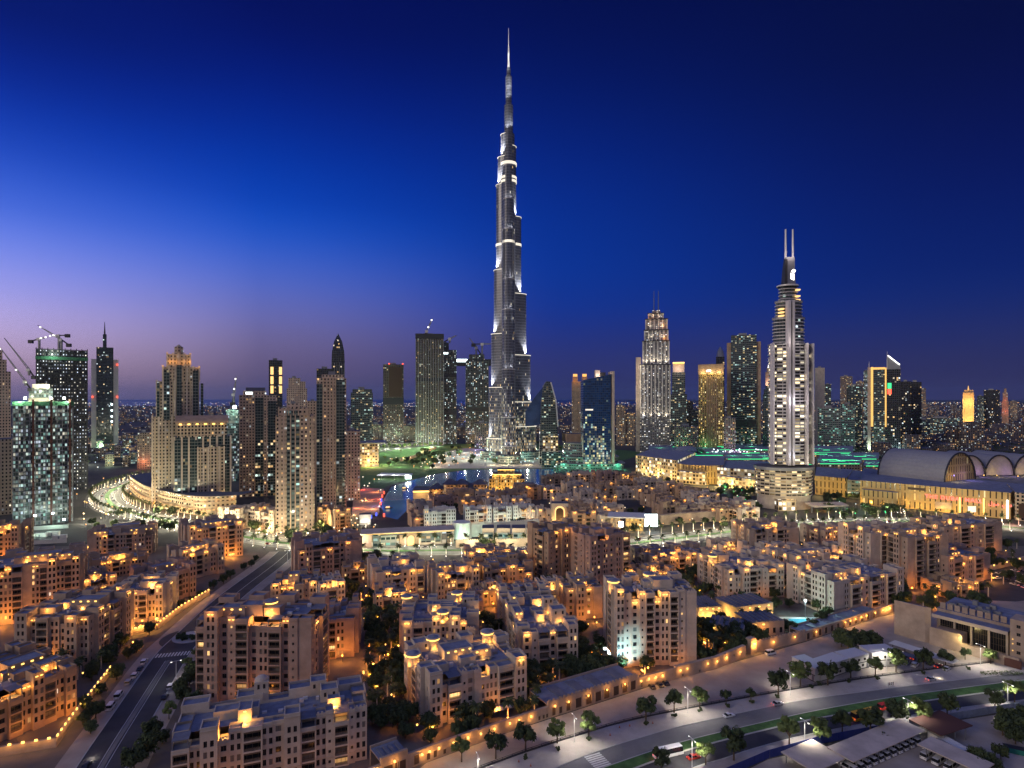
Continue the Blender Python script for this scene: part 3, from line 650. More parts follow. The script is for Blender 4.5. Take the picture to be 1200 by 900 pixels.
fa('f_rose', (.44, .34, .28), cw=3.6, ch=3.6, mw=.28, mh=.25, lit=.09, low=.14, zf=75)
fa('f_tan', (.40, .31, .22), cw=3.6, ch=3.6, mw=.24, mh=.2, lit=.05, low=.06, zf=60)
fa('f_teal', (.10, .12, .12), (.012, .025, .03), cw=3.2, mw=.08, mh=.14, lit=.05, low=.07, cols=[(.75, 1, .9), (1, .8, .45), (1, .6, .25), (.8, .95, 1)])
fa('f_dark', (.07, .07, .075), (.008, .012, .016), cw=4, ch=4, mw=.1, mh=.12, lit=.06, low=.05, zf=120)
fa('f_grid', (.12, .105, .085), (.010, .012, .012), cw=4.6, ch=4.2, mw=.26, mh=.24, lit=.13, low=.28, zf=150, cols=[(1, .75, .4), (1, .88, .65), (.8, 1, .85), (1, .6, .25)], es=.8)
fa('f_site', (.17, .18, .165), (.05, .07, .065), cw=2.3, ch=3.6, mw=.08, mh=.16, lit=.58, cols=[(.72, 1, .95), (.85, 1, .9), (.75, .85, 1), (1, .95, .75), (.5, .9, .8)], es=.5)
fa('f_site2', (.05, .055, .06), (.012, .02, .03), cw=3.6, ch=4.4, mw=.33, mh=.34, lit=.62, cols=[(.85, .92, 1), (.7, .8, 1), (1, .95, .8)], es=1.3)
fa('f_sky', (.08, .085, .085), (.012, .018, .022), cw=4.2, ch=4.2, mw=.24, mh=.2, lit=.24, low=.1, zf=200, cols=[(.7, .95, 1), (.9, 1, .95), (1, .8, .55), (.6, .85, .9)], es=.9)
fa('f_blue', (.015, .05, .12), (.004, .035, .13), cw=3.2, ch=4, mw=.06, mh=.10, lit=.03, low=.85, zf=100, cols=[(1, .85, .4), (.8, .9, .4), (1, .95, .7), (.6, .9, .8)], es=.7, rough=.3)
fa('f_gold', (.34, .24, .10), (.02, .018, .012), cw=3.8, ch=4, mw=.28, mh=.18, lit=.40, cols=[(1, .62, .15), (1, .7, .25), (1, .8, .4)], es=1.0)
fa('f_office', (.10, .12, .12), (.012, .022, .026), cw=4, ch=4, mw=.1, mh=.26, lit=.22, low=.2, zf=110, cols=[(1, .85, .5), (.8, 1, .8), (1, .7, .3), (.6, .95, .9)], es=.7)
fa('f_podium', (.40, .33, .23), (.03, .025, .02), cw=4.2, ch=4.0, mw=.24, mh=.26, lit=.25, low=.4, zf=8, cols=[(1, .62, .2), (1, .75, .4), (1, .9, .7)], es=.9)
fa('f_low', (.26, .21, .17), cw=4, ch=3.6, mw=.25, mh=.25, lit=.3, cols=[(1, .6, .22), (1, .75, .4), (.85, 1, .9), (1, .5, .15)], es=.9)
fa('f_burj', (.13, .14, .18), (.012, .018, .03), cw=2.7, ch=5.4, mw=.25, mh=.12, lit=.02, low=.8, zf=165, cols=[(1, .78, .42), (1, .9, .65), (1, .66, .28), (1, .95, .8)], es=.75, rough=.35, grough=.2, metal=.1)
fa('f_addr', (.34, .33, .33), (.02, .02, .025), cw=6.0, ch=3.6, mw=.08, mh=.24, lit=.34, low=.5, zf=190, cols=[(1, .82, .50), (1, .88, .62), (1, .76, .42)], es=1.7)
fa('f_band', (.46, .40, .30), (.03, .025, .02), cw=5.5, ch=3.5, mw=.05, mh=.22, lit=.46, cols=[(1, .76, .40), (1, .84, .52), (1, .70, .34)], es=1.1)
fa('f_addb', (.22, .22, .23), (.02, .02, .03), cw=4.6, ch=3.7, mw=.30, mh=.3, lit=.45, cols=[(1, .93, .8), (1, .85, .6), (.9, .95, 1)], es=1.4)
fa('f_mall', (.50, .34, .13), (.04, .03, .02), cw=4.5, ch=9, mw=.38, mh=.12, lit=.12, cols=[(1, .7, .25), (1, .8, .4)], es=.7)
fa('f_shop', (.46, .36, .22), (.04, .03, .02), cw=4.5, ch=5, mw=.14, mh=.18, lit=.62, cols=[(1, .74, .34), (1, .86, .6), (1, .66, .26), (1, .95, .8)], es=1.3)
fa('f_terrace', (.20, .22, .21), (.012, .03, .03), cw=4, ch=4.4, mw=.1, mh=.28, lit=.26, cols=[(.4, 1, .8), (.7, 1, .9), (1, .85, .5), (.3, .8, .65)], es=.65)
# ------------------------------------------------------------------ towers
def tower(name, label, Y, tiers, m, D, cat='tower', group=None, top='roof_dark', part='shaft', plant=True):
    """tiers, lowest first: (px0, px1, py of its top[, material]); depth in proportion to width"""
    c = (tiers[0][0]+tiers[0][1])/2; X0 = atY(c, Y).x; root = thing(name, label, cat, atY(c, Y), -math.atan2(X0, Y), group); k = Y/F
    root.scale = (Y/math.hypot(X0, Y), 1, 1)
    w0 = (tiers[0][1]-tiers[0][0])*k; flush = name == 'residential_tower'; z = 0.0; out = []
    for i, t in enumerate(tiers):
        x0, x1 = (t[0]-c)*k, (t[1]-c)*k; d = D*(x1-x0)/w0; y0 = (.25*i if flush else (D-d)/2+.02*i); z1 = zat(t[2], Y); b = MB()
        b.box(x0, y0, z, x1, y0+d, z1, 0, 1)
        b.build(part if i == 0 else 'upper_tier', [M[t[3] if len(t) > 3 else m], M[top]], root); out.append((x0, x1, y0, y0+d, z, z1)); z = z1
    if plant:
        x0, x1, y0, y1, _, z = out[-1]; w = x1-x0; b = MB(); b.box(x0+w*.3, y0+(y1-y0)*.3, z, x0+w*.62, y0+(y1-y0)*.7, z+min(5, w*.16)); b.build('plant_room', M['metal_grey'], root)
    return root, out, k, c
def part(root, name, mats, *boxes):
    b = MB()
    for q in boxes: b.box(*q)
    return b.build(name, mats, root)
def fins(root, name, m, x0, x1, y, z0, z1, n, w, d):
    b = MB()
    for i in range(n):
        x = x0+(x1-x0)*i/(n-1); b.box(x-w/2, y-d, z0, x+w/2, y-.003, z1)
    return b.build(name, m, root)
# --- unfinished pair at the edge
r, o, k, c = tower('unfinished_tower', 'unfinished tower with floodlit green top deck, nearest the photo edge cranes', 560, [(16, 86, 473), (34, 62, 455, 'f_site')], 'f_site', 40, 'construction tower', plant=False)
x0, x1, y0, y1, _, z1 = o[0]
b = MB()
for f in range(1, 33): b.box(x0-.7, y0-.9, f*3.6-.25, x1+.7, y0-.01, f*3.6+.1)
b.build('floor_slab', M['metal_grey'], r)
fins(r, 'column', M['metal_grey'], x0, x1, y0-.92, 0, z1-4, 12, .8, .5)
hm = mat('hoist', (.10, .045, .035), .8)
for u in (.33, .63, .95): part(r, 'hoist_mast', hm, (x0+(x1-x0)*u-1.1, y0-4, 0, x0+(x1-x0)*u+1.1, y0-1.5, z1+4))
netm = mat('net', (.05, .16, .09), .8)
part(r, 'safety_net', netm, (x0-1, y0-1.6, z1-2, x1+1, y0-1.4, z1+2)); 
part(r, 'formwork', [M['stucco_pale']], (o[1][0]-1, o[1][2]-1, z1+2, o[1][1]+1, o[1][2]+1, z1+5)); part(r, 'formwork', [M['stucco_pale']], (o[1][0]+3, y0+3, o[1][5], o[1][1]-3, y0+8, o[1][5]+4))
for u, z in ((.1, 3), (.3, 6), (.45, 12), (.6, 18), (.75, 8), (.92, 3)): lamp((x0+(x1-x0)*u, y0-4, z1+z), 8000, (.92, 1, .70), r, .8)
for u in (.2, .62, .85):
    b = MB(); b.cyl(x0+(x1-x0)*u, y0-3, 1.3, 1.3, z1+4, z1+6.4, 8); b.build('floodlight', M['glow_cool'], r)
for u in (.2, .5, .8): lamp((x0+(x1-x0)*u, y0-14, 12), 3000, (.8, 1, .85), r, .8)
r, o, k, c = tower('unfinished_tower', 'unfinished dark tower dotted with bluish work lights, two cranes on its roof', 760, [(43, 103, 410)], 'f_site2', 45, 'construction tower', plant=False)
x0, x1, y0, y1, _, z1 = o[0]
b = MB()
for f in range(2, 42): b.box(x0-.8, y0-1, f*4.4-.3, x1+.8, y0-.01, f*4.4+.1)
b.build('floor_slab', M['metal_dark'], r); fins(r, 'column', M['metal_dark'], x0, x1, y0-1.02, 0, z1+2, 10, 1.0, .5)
part(r, 'safety_net', netm, (x0-1, y0-1.7, z1-13, x1+1, y0-1.5, z1-9)); lamp((x0+20, y0-8, z1-6), 9000, (.8, 1, .8), r, .8)
def crane(label, mast_px, base_py, top_py, tip, Y, lit=True, both=False, z_over=None):
    X = atY(mast_px, Y).x; zb, zt = zat(base_py, Y), zat(top_py, Y); rt = thing('tower_crane', label, 'crane', (X, Y, zb), 0, 'cranes over the building sites')
    s = Y/560*.9; b = MB()
    b.bar((0, 0, 0), (0, 0, zt-zb), 1.6*s); b.build('mast', M['metal_grey'], rt)
    tx, tz = (tip[0]-mast_px)/F*Y, zat(tip[1], Y)-zb; b = MB(); top = zt-zb; d = Vector((tx, 0, tz-top)); L = d.length; d.normalize(); u = Vector((-d.z, 0, d.x))*.9*s
    if u.z < 0: u = -u
    p0 = Vector((0, 0, top))
    b.bar(p0-u, p0+d*L, .5*s); b.bar(p0+u, p0+d*L, .5*s); n = 10
    for i in range(n): b.bar(p0+d*L*i/n+u*(1-i/n)*(1 if i % 2 else -1), p0+d*L*(i+1)/n+u*(1-(i+1)/n)*(-1 if i % 2 else 1), .4*s)
    b.build('jib', M['metal_grey'], rt)
    b = MB(); b.bar(p0, p0-d*9*s-Vector((0, 0, 1)), 1.1*s); e = p0-d*9*s; b.box(e.x-2.2*s, -1.5, e.z-3*s, e.x+2.2*s, 1.5, e.z+.5*s); b.build('counterweight', M['metal_dark'], rt)
    b = MB(); b.box(-1.5*s, -2*s, top-2*s, 1.5*s, -.8*s, top+.8*s); b.build('cab', M['metal_white'], rt)
    if lit:
        for f in (.3, .85):
            b = MB(); q = p0+d*L*f; b.cyl(q.x, -1.2*s, .6*s, .6*s, q.z-.6*s, q.z+.6*s, 8); b.build('work_light', M['glow_white'], rt)
crane('long pale luffing crane leaning away over the floodlit deck at the photo edge', 34, 440, 433, (5, 396), 575, False)
crane('thin pale crane jib just under the long luffing crane', 30, 452, 447, (-4, 402), 556)
crane('grey crane with a raised jib above the work light dotted tower', 72, 410, 398, (44, 381), 775)
crane('short crane with a level jib on the dotted tower roof', 46, 410, 397, (56, 395), 768)
crane('second short level crane on the dotted tower roof, beside the raised jib', 69, 412, 393, (58, 394), 790)
# --- edge towers
tower('residential_tower', 'dark stepped tower cut off by the photo edge', 700, [(-30, 13, 435), (-30, 8, 421), (-30, 3, 410)], 'f_rose', 40)
tower('residential_tower', 'beige lower tower with a blue glass strip at the photo edge', 600, [(-30, 17, 515)], 'f_beige', 30)
r, o, k, c = tower('glass_tower', 'dark glass tower with a needle spire and pale side walls', 1400, [(113, 133, 407), (120.5, 125, 391)], 'f_teal', 40)
x0, x1, y0, y1, _, z1 = o[0]; zz = zat(421, 1400)
part(r, 'side_wall', M['stucco_white'], (x0-12, y0+3, 0, x0, y1-3, zz), (x1, y0+3, 0, x1+12, y1-3, zz))
b = MB(); b.cyl((122.7-c)*k, 20, 2.2, .5, o[1][5], zat(376, 1400), 8); b.build('spire', M['metal_dark'], r)
for x, z in ((x0-9, 465), (x1+9, 465), (x1+9, 427)):
    b = MB(); b.cyl(x, y0+1, 2, 2, zat(z, 1400)-2, zat(z, 1400)+2, 8); b.build('warning_light', M['glow_red'], r)
for z in (474, 481, 488, 494):
    b = MB(); b.cyl((131-c)*k, -1.2, 2.2, 2.2, zat(z, 1400)-2, zat(z, 1400)+2, 8); b.build('facade_light', M['glow_cool'], r)
# --- beige pair on the curved boulevard
r, o, k, c = tower('residential_tower', 'tall beige tower with stepped crown and a small domed cylinder on top', 660, [(178, 240, 488), (183, 234, 447), (190, 235, 430), (195, 224, 415)], 'f_beige', 46, plant=False)
for (x0, x1, y0, y1, za, zb), n in zip(o, (9, 8, 7, 5)):
    fins(r, 'pier', M['stucco_pale'], x0+1, x1-1, y0, za, zb+1.5, n, 1.9, 1.2)
x = [q*k for q in (192-c, 199-c, 207-c, 213-c, 226-c, 233-c)]
for i, (pa, pb) in enumerate(((492, 434), (488, 428), (503, 434))): part(r, 'glass_strip', M['f_teal'], (x[2*i], -1.5, zat(pa, 660), x[2*i+1], .5, zat(pb, 660)))
for px in (184, 235.5): part(r, 'glass_strip', M['f_teal'], ((px-c)*k, -1.4, zat(488, 660), (px+3.4-c)*k, .3, zat(449, 660)))
for px in (187, 196, 213, 227): lamp(((px-c)*k, -9, 6), 9000, (1, .74, .36), r, .8, 70, (0, .25, 1))
b = MB(); xc, yc, z = (209.5-c)*k, 22, o[3][5]; b.cyl(xc, yc, 5.2, 5.2, z, zat(405, 660), 20); b.cyl(xc, yc, 4.6, .6, zat(405, 660), zat(402, 660), 20); b.build('crown_cylinder', M['f_beige'], r)
for px, py in ((200, 424), (206, 424), (214, 424), (222, 424), (197, 412), (222, 412), (208, 411), (190, 428), (232, 428)): lamp(((px-c)*k, o[1][2]-2, zat(py, 660)), 450, WARM, r, .5)
r, o, k, c = tower('residential_tower', 'shorter dark beige tower with a gold lit vaulted roof beside the tall one', 640, [(204, 272, 512, 'f_teal'), (208, 266, 496, 'f_tan')], 'f_teal', 44, plant=False)
x0, x1, y0, y1, za, zb = o[0]
fins(r, 'pier', M['stucco_pale'], x0+1, x1-1, y0, 0, zb+1, 9, 1.9, 1.0)
for a, e, q in ((1, 8, 3), (12, 15, 3), (19, 27, 3), (x1-x0-15, x1-x0-3, 9)): part(r, 'glass_strip', M['f_teal'], (x0+a, y0-1.3, 0, x0+e, y0-.03, zb-q))
for px in (208, 222, 240, 262): lamp(((px-c)*k, -9, 6), 8000, (1, .74, .36), r, .8, 70, (0, .25, 1))
x0, x1, y0, y1, za, zb = o[1]; b = MB(); n = 10
for i in range(n):
    a0, a1 = math.pi*i/n, math.pi*(i+1)/n; R1 = (y1-y0)/2+1; ym = (y0+y1)/2
    P = lambda a: (ym-R1*math.cos(a), zb+8*math.sin(a))
    b.face([(x0-2, *P(a0)), (x1+2, *P(a0)), (x1+2, *P(a1)), (x0-2, *P(a1))])
b.build('vault_roof', M['stucco_tan'], r)
for i in range(6):
    px = x0+(x1-x0)*(i+.4)/6; lamp((px, y0-2.6, zb-3), 1500, (1, .72, .28), r, .5, 120, (0, .35, 1))
    part(r, 'cornice_light', M['glow'], (px-1.3, y0-1, zb-1.2, px+1.3, y0-.05, zb-.2))
part(r, 'lower_wing', [M['f_tan'], M['roof_dark']], ((231-c)*k, -4, 0, (264-c)*k, -1.4, zat(524, 640)))
fins(r, 'pier', M['stucco_pale'], (232-c)*k, (263-c)*k, -4, 0, zat(523, 640), 6, 1.4, .6)
# curved podium
pl = spline([gp(*p) for p in ((152, 574), (168, 587), (196, 597), (236, 604), (277, 602))], 8)
r = thing('podium_building', 'curved beige podium with rows of lit arches around the tower feet', 'building', (*pl[0], 0)); b = MB(); q = Vector((*pl[0], 0)).to_2d(); back = Vector((.25, 1)).normalized()*34; u = 0
for i in range(len(pl)-1):
    a, e = pl[i]-q, pl[i+1]-q; b.wall(a, e, 0, 19.5, 0, u); u += (e-a).length
    b.face([(*a, 18.6), (*e, 18.6), (*(e+back), 18.6), (*(a+back), 18.6)], 1)
b.build('wall', [M['f_podium'], M['roof_dark']], r)
b = MB(); ns = normals(pl)
for z in (6.2, 13.2, 18.7):
    for i in range(len(pl)-1):
        a, e = pl[i]-q-ns[i]*.01, pl[i+1]-q-ns[i+1]*.01; a2, e2 = a-ns[i]*1.4, e-ns[i+1]*1.4
        b.face([(*a2, z), (*e2, z), (*e2, z+.6), (*a2, z+.6)]); b.face([(*a, z+.6), (*e, z+.6), (*e2, z+.6), (*a2, z+.6)]); b.face([(*a, z), (*e, z), (*e2, z), (*a2, z)])
b.build('cornice', M['stucco'], r)
for p, d in along(pl, 6, 13):
    n = Vector((d.y, -d.x)); lamp((*(p-q+n*4), 4.5), 1500, WARM, r, .4); lamp((*(p-q+n*2.5), 15), 500, WARM, r, .4)
# --- residential cluster
r, o, k, c = tower('residential_tower', 'rose beige tower with a white roof sign, nearest the palm boulevard villas', 720, [(281, 325, 463), (285, 312, 458)], 'f_rose', 40, plant=False)
part(r, 'glass_strip', M['f_teal'], ((299-c)*k, o[0][2]-.8, 0, (309-c)*k, o[0][2]-.02, zat(466, 720)), ((314-c)*k, o[0][2]-.8, 0, (324-c)*k, o[0][2]-.02, zat(470, 720)))
part(r, 'roof_sign', M['glow_cool'], ((288-c)*k, o[1][2]-.4, zat(462, 720), (296-c)*k, o[1][2]-.02, zat(459.5, 720)))
part(r, 'plant_room', M['canopy'], ((288-c)*k, 10, o[1][5], (311-c)*k, 24, zat(454, 720)))
fins(r, 'pier', M['stucco'], o[0][0], (298-c)*k, o[0][2], 0, o[0][5], 6, 1, .7)
r, o, k, c = tower('residential_tower', 'rose tower standing closest to the boulevard, stepped top full of lit rooms', 530, [(323, 369, 487), (326, 362, 478), (336, 352, 473)], 'f_rose', 36)
for (x0, x1, y0, y1, za, zb), n in zip(o[:2], (9, 7)): fins(r, 'pier', M['stucco'], x0+.7, x1-.7, y0, za, zb+1, n, .9, .8)
part(r, 'glass_strip', M['f_office'], ((336-c)*k, o[0][2]-.5, 0, (351-c)*k, o[0][2]-.02, zat(481, 530)))
r, o, k, c = tower('residential_tower', 'tall rose tower with a dark glass flank beneath the pointed tower', 640, [(371, 406, 443), (377, 403, 439)], 'f_rose', 38)
part(r, 'glass_strip', M['f_teal'], ((371-c)*k-.01, o[0][2]-.6, 0, (378-c)*k, o[0][2]-.02, zat(450, 640)), ((394-c)*k, o[0][2]-.6, 0, (404-c)*k, o[0][2]-.02, zat(445, 640)))
fins(r, 'pier', M['stucco'], (379-c)*k, (393-c)*k, o[0][2], 0, o[0][5], 5, .9, .7)
tower('residential_tower', 'dim beige tower between the rose tower and the shop promenade', 690, [(404, 422, 505)], 'f_rose', 30)
tower('residential_tower', 'dark small tower with lit crown band behind the rose towers', 1250, [(411, 437, 460), (413, 436, 456)], 'f_office', 40)
tower('residential_tower', 'beige tower squeezed between the rose towers', 800, [(360, 373, 470)], 'f_beige', 30)
r, o, k, c = tower('lit_tower', 'slim dark tower with two columns of yellow panels behind the cluster', 1300, [(315, 331, 422)], 'f_dark', 36)
for u in ((317, 320.5), (327, 330.5)):
    for i in range(3): part(r, 'yellow_panel', M['lit_warm'], ((u[0]-c)*k, -.6, zat(452-i*11+9, 1300), (u[1]-c)*k, -.02, zat(452-i*11, 1300)))
tower('residential_tower', 'grey tower with a white roof lamp behind the slim lit tower', 1150, [(336, 360, 455), (338, 358, 447), (338, 352, 443)], 'f_rose', 40)
tower('glass_tower', 'flat topped dark slab leaning against the pointed tower', 1250, [(371, 391, 432)], 'f_dark', 40)
r, o, k, c = tower('pointed_tower', 'dark tower with a sharp leaf shaped point', 1350, [(388.5, 404, 425)], 'f_dark', 30, plant=False)
x0, x1, y0, y1, _, z = o[0]; b = MB(); prof = [(0, 1, z), (.35, .93, zat(412, 1350)), (.7, .62, zat(400, 1350)), (1, .02, zat(390, 1350))]
xm, ym = (x0+x1)/2, (y0+y1)/2
for (_, s0, z0), (_, s1, z1) in zip(prof, prof[1:]):
    A = [(xm+(x-xm)*s0, ym+(y-ym)*s0) for x, y in ((x0, y0), (x1, y0), (x1, y1), (x0, y1))]; B = [(xm+(x-xm)*s1, ym+(y-ym)*s1) for x, y in ((x0, y0), (x1, y0), (x1, y1), (x0, y1))]
    b.prism(A, z0, z1, 0, None, B)
b.build('pointed_crown', M['f_dark'], r)
fins(r, 'rib', M['metal_grey'], x0+1, x1-1, y0, 0, z, 6, 1, .8)
# --- the row behind the park
r, o, k, c = tower('dark_tower', 'dark red brown tower with one recessed band, alone above the park', 1600, [(449, 473, 427)], 'f_grid', 50)
part(r, 'recessed_band', M['metal_dark'], (o[0][0]-.4, -.6, zat(474, 1600), o[0][1]+.4, -.02, zat(466, 1600))); part(r, 'dark_panel', M['wood'], ((456-c)*k, -.5, zat(465, 1600), (471-c)*k, -.02, zat(430, 1600)))
for px in (456, 472): part(r, 'warning_light', M['glow_red'], ((px-c)*k-2, -.6, o[0][5], (px-c)*k+2, 3, o[0][5]+3))
r, o, k, c = tower('dark_tower', 'broadest dark grid tower with a crane on its roof', 1500, [(487, 520, 392)], 'f_grid', 60)
part(r, 'plant_band', M['metal_dark'], (o[0][0]-.5, -.7, zat(447, 1500), o[0][1]+.5, -.02, zat(443, 1500)))
part(r, 'plant_band', M['metal_dark'], (o[0][0]-.5, -.7, zat(397, 1500), o[0][1]+.5, -.02, zat(391, 1500)))
fins(r, 'pier', M['metal_grey'], o[0][0]+1, o[0][1]-1, -.72, 0, zat(398, 1500), 12, 1.4, .8)
crane('crane with a lit raised jib on the broadest dark grid tower', 500, 391, 388, (507, 373), 1520)
r, o, k, c = tower('twin_towers', 'twin slim towers joined by a lit bridge high up', 1550, [(519, 535, 410), (519, 526, 401)], 'f_sky', 45, 'towers')
x = lambda px: (px-c)*k
part(r, 'second_shaft', [M['f_sky']], (x(546), 0, 0, x(573), 45, zat(422, 1550))); part(r, 'upper_tier', [M['f_sky']], (x(550), 3, zat(422, 1550), x(568), 40, zat(415, 1550)))
part(r, 'sky_bridge', M['metal_dark'], (x(533), 4, zat(428, 1550), x(576), 36, zat(420.5, 1550)))
part(r, 'floor_band', M['metal_dark'], (x(519)-.5, -.8, zat(442, 1550), x(535)+.5, -.02, zat(438, 1550)), (x(546)-.5, -.8, zat(482, 1550), x(573)+.5, -.02, zat(477, 1550)), (x(519)-.5, -.8, zat(486, 1550), x(535)+.5, -.02, zat(480, 1550)))
part(r, 'light_sign', M['glow_cool'], (x(519.5), -.9, zat(415, 1550), x(525), -.1, zat(413, 1550)))
def letters(text, parent, name, x, y, z, size, m, width=None, depth=.3):
    cu = bpy.data.curves.new(name, 'FONT'); cu.body = text; cu.size = size; cu.extrude = depth; cu.align_x = 'CENTER'; cu.offset = size*.016; cu.space_character = 1.22; cu.materials.append(m)
    tmp = link(name, cu); dg = bpy.context.evaluated_depsgraph_get(); me = bpy.data.meshes.new_from_object(tmp.evaluated_get(dg))
    bpy.data.objects.remove(tmp); me.materials.clear(); me.materials.append(m)
    ob = link(name, me, parent, (x, y, z)); ob.rotation_euler = (R(90), 0, 0); return ob
part(r, 'light_sign', M['glow_cool'], (x(535.3), 3.3, zat(424, 1550), x(547.7), 3.9, zat(420.6, 1550)))
crane('dark crane above the bridge tower nearest the tallest spire', 558, 416, 407, (550, 396), 1600, False)
crane('dark crane with a level jib above the second bridge tower', 565, 416, 403, (578, 403), 1590, False)
crane('dark crane with a raised jib between the bridge towers', 527, 402, 397, (535, 393), 1600, False)
# --- the tallest tower
Y = 1151.0; k = Y/F; c = 596
bj = thing('supertall_tower', 'tallest stepped spire tower with floodlit setbacks', 'skyscraper', atY(c, Y))
def capsule(a, r_, w, n=9):
    ca, sa = math.cos(a), math.sin(a); P = [(0, -w)]
    for i in range(n): t = -math.pi/2+math.pi*i/(n-1); P.append((max(.1, r_-w)+w*math.cos(t), w*math.sin(t)))
    P.append((0, w)); return [(x*ca-y*sa, x*sa+y*ca) for x, y in P]
BM = [M['f_burj'], M['metal_grey']]
wings = ((R(30), [(32, 500), (30, 471), (25, 416), (20, 344), (14, 254), (8, 172)], .866), (R(150), [(25, 514), (22.3, 454), (19.7, 391), (16.6, 316), (14, 216), (12, 184), (8.4, 158)], .866), (R(270), [(44, 520), (36, 488), (31, 434), (27, 366), (22, 330), (17, 272), (13, 236), (10, 196)], 1.0))
steps = []
for a, ts, cs in wings:
    z = 0; 
    for i, (e, py) in enumerate(ts):
        r_ = e*k/cs; w = (13.5 if i < 2 else 12.0 if i < 4 else 10.5)-.02*i; z1 = zat(py, Y); b = MB(); P = capsule(a, r_, w); b.prism(P, z, z1, 0, 1); b.build('wing_tier', BM, bj)
        pb = MB(); pb.prism(capsule(a, r_+.7, w+.7), z1-.6, z1+.6, 0, 0); pb.build('setback_edge', M['lit_white'] if a < 4 else M['metal_white'], bj)  # side-wing edges glow to stand in for ledges caught by the floodlights
        if i+1 < len(ts): steps.append((a, ts[i+1][0]*k/cs, z1, i))
        z = z1
b = MB(); z = 0
for r_, py in ((14.5, 190), (11.5, 158), (8.5, 124), (6.0, 90), (4.0, 80)):
    b = MB(); z1 = zat(py, Y); b.cyl(0, 0, r_, r_, z, z1, 18, 0, 1); b.build('core', BM, bj); z = z1
b = MB(); b.cyl(0, 0, 2.3, 1.1, z, zat(56, Y), 10); b.cyl(0, 0, 1.0, .45, zat(56, Y), zat(33, Y), 8); b.build('spire', M['metal_white'], bj)
for r_, pys in ((15.6, ((195, 191.5), (211, 208), (215.5, 212.5))),):
    for p0, p1 in pys: b = MB(); b.cyl(0, 0, r_, r_, zat(p0, Y), zat(p1, Y), 20); b.build('light_band', M['lit_white'], bj)
for a, r_, w in ((R(270), 17*k+.6, 11.2), (R(150), 14*k/.866+.6, 11.2), (R(30), 14*k/.866+.6, 11.2)):
    b = MB(); b.prism(capsule(a, r_, w), zat(288, Y), zat(285, Y), 0); b.build('light_band', M['lit_white'], bj)
for a, r_, z1, i in steps:      # floodlights standing on every setback, aimed up the wall
    d = Vector((math.cos(a), math.sin(a))); n = Vector((-d.y, d.x)); n = n if n.y < 0 else -n
    if a > 4:
        for s in (-6, 6): lamp((s*1.2, -(r_+4), z1+1.5), 6000, (1, .93, .82), bj, .6, 110, (-s*.05, .6, 1))
    else:
        for q, e in ((r_-4, 15.5), (r_+2.5, 8)): w2 = d*q+n*e; lamp((w2.x, w2.y, z1+1.5), 480000, (1, .94, .84), bj, .6, 80, (-n.x*.45-d.x*.1, -n.y*.45, 1))
for py, w in ((158, 9000), (124, 9000), (92, 7000), (114, 7000), (80, 6000)): lamp((-7, -17, zat(py, Y)+1), w*13, (1, .95, .88), bj, .5, 60, (.16, .34, 1)); lamp((12, -15, zat(py, Y)+4), w*9, (1, .95, .88), bj, .5, 70, (-.2, .2, 1))
for a, r_ in ((R(270), 44*k), (R(30), 32*k/.866), (R(150), 25*k/.866)):
    b = MB(); b.prism(capsule(a, r_+14, 24), 0, 16, 0, 1); b.build('podium', [M['f_terrace'], M['roof_dark']], bj)
for x in (-30, 0, 34): lamp((x, -95, 10), 16000, (1, .85, .5), bj, 1)
for py in (284, 330, 372, 418, 462, 505): lamp((-46, -60, zat(py, Y)), 5000, (.85, .9, 1), bj, 2); lamp((52, -60, zat(py, Y)), 5000, (.85, .9, 1), bj, 2)  # fill lights hung in mid-air, added to brighten the shaft
fm = MB()
for i in range(-5, 6):
    x = i*2.4; fm.box(x-.45, -(17*k)+4-.3*abs(i)*2, 0, x+.45, -(17*k)+6, zat(272, Y))
fm.build('vertical_fin', M['metal_grey'], bj)
# ------------------------------------------------------------------ towers east of the tallest one
Y = 1050; k = Y/F
r = thing('sail_tower', 'curved glass office with a sloping blue sail beside the tallest tower foot', 'office', atY(640, Y)); c = 640
X = lambda px: (px-c)*k
Z = lambda py: zat(py, Y)
b = MB(); prof = [(636.5, 448), (645, 447.5), (648.5, 456), (651, 468), (652.5, 484), (653.5, 500)]
lp = [(632.5, 522), (634, 470), (636, 452), (638, 447.5)]
P = [(X(632), 0), (X(634), Z(472)), (X(637), Z(452)), (X(640), Z(447)), (X(644.5), Z(447)), (X(648), Z(457)), (X(651), Z(472)), (X(653), Z(490)), (X(653.5), 0)]
b.face([(x, 0, z) for x, z in P], 0, [(x, z) for x, z in P]); b.face([(x, 30, z) for x, z in P], 0)
for (x0, z0), (x1, z1) in zip(P, P[1:]): b.face([(x0, 0, z0), (x1, 0, z1), (x1, 30, z1), (x0, 30, z0)], 1)
b.build('shaft', [M['f_office'], M['metal_grey']], r)
b = MB(); Q = [(X(616), Z(482)), (X(624), Z(470)), (X(637), Z(453)), (X(636), Z(497)), (X(616), Z(500))]
b.face([(x, 6, z) for x, z in Q]); b.face([(x, 24, z) for x, z in Q]); b.face([(Q[0][0], 6, Q[0][1]), (Q[2][0], 6, Q[2][1]), (Q[2][0], 24, Q[2][1]), (Q[0][0], 24, Q[0][1])])
b.build('sail', mat('sail_glass', (.05, .09, .20), .25, .3, noise=.3, scale=.05), r)
b = MB(); b.bar((X(645.5), -1, Z(448)), (X(651.5), -1, Z(470)), 2.2); b.bar((X(651.5), -1, Z(470)), (X(653.8), -1, Z(500)), 2.2); b.build('edge_fin', M['metal_white'], r)
part(r, 'lit_base', M['f_shop'], (X(636), -2, 0, X(654), 0-.02, Z(511))); part(r, 'base_block', [M['f_office'], M['roof_dark']], (X(634), -30, 0, X(657), -2.2, Z(528)))
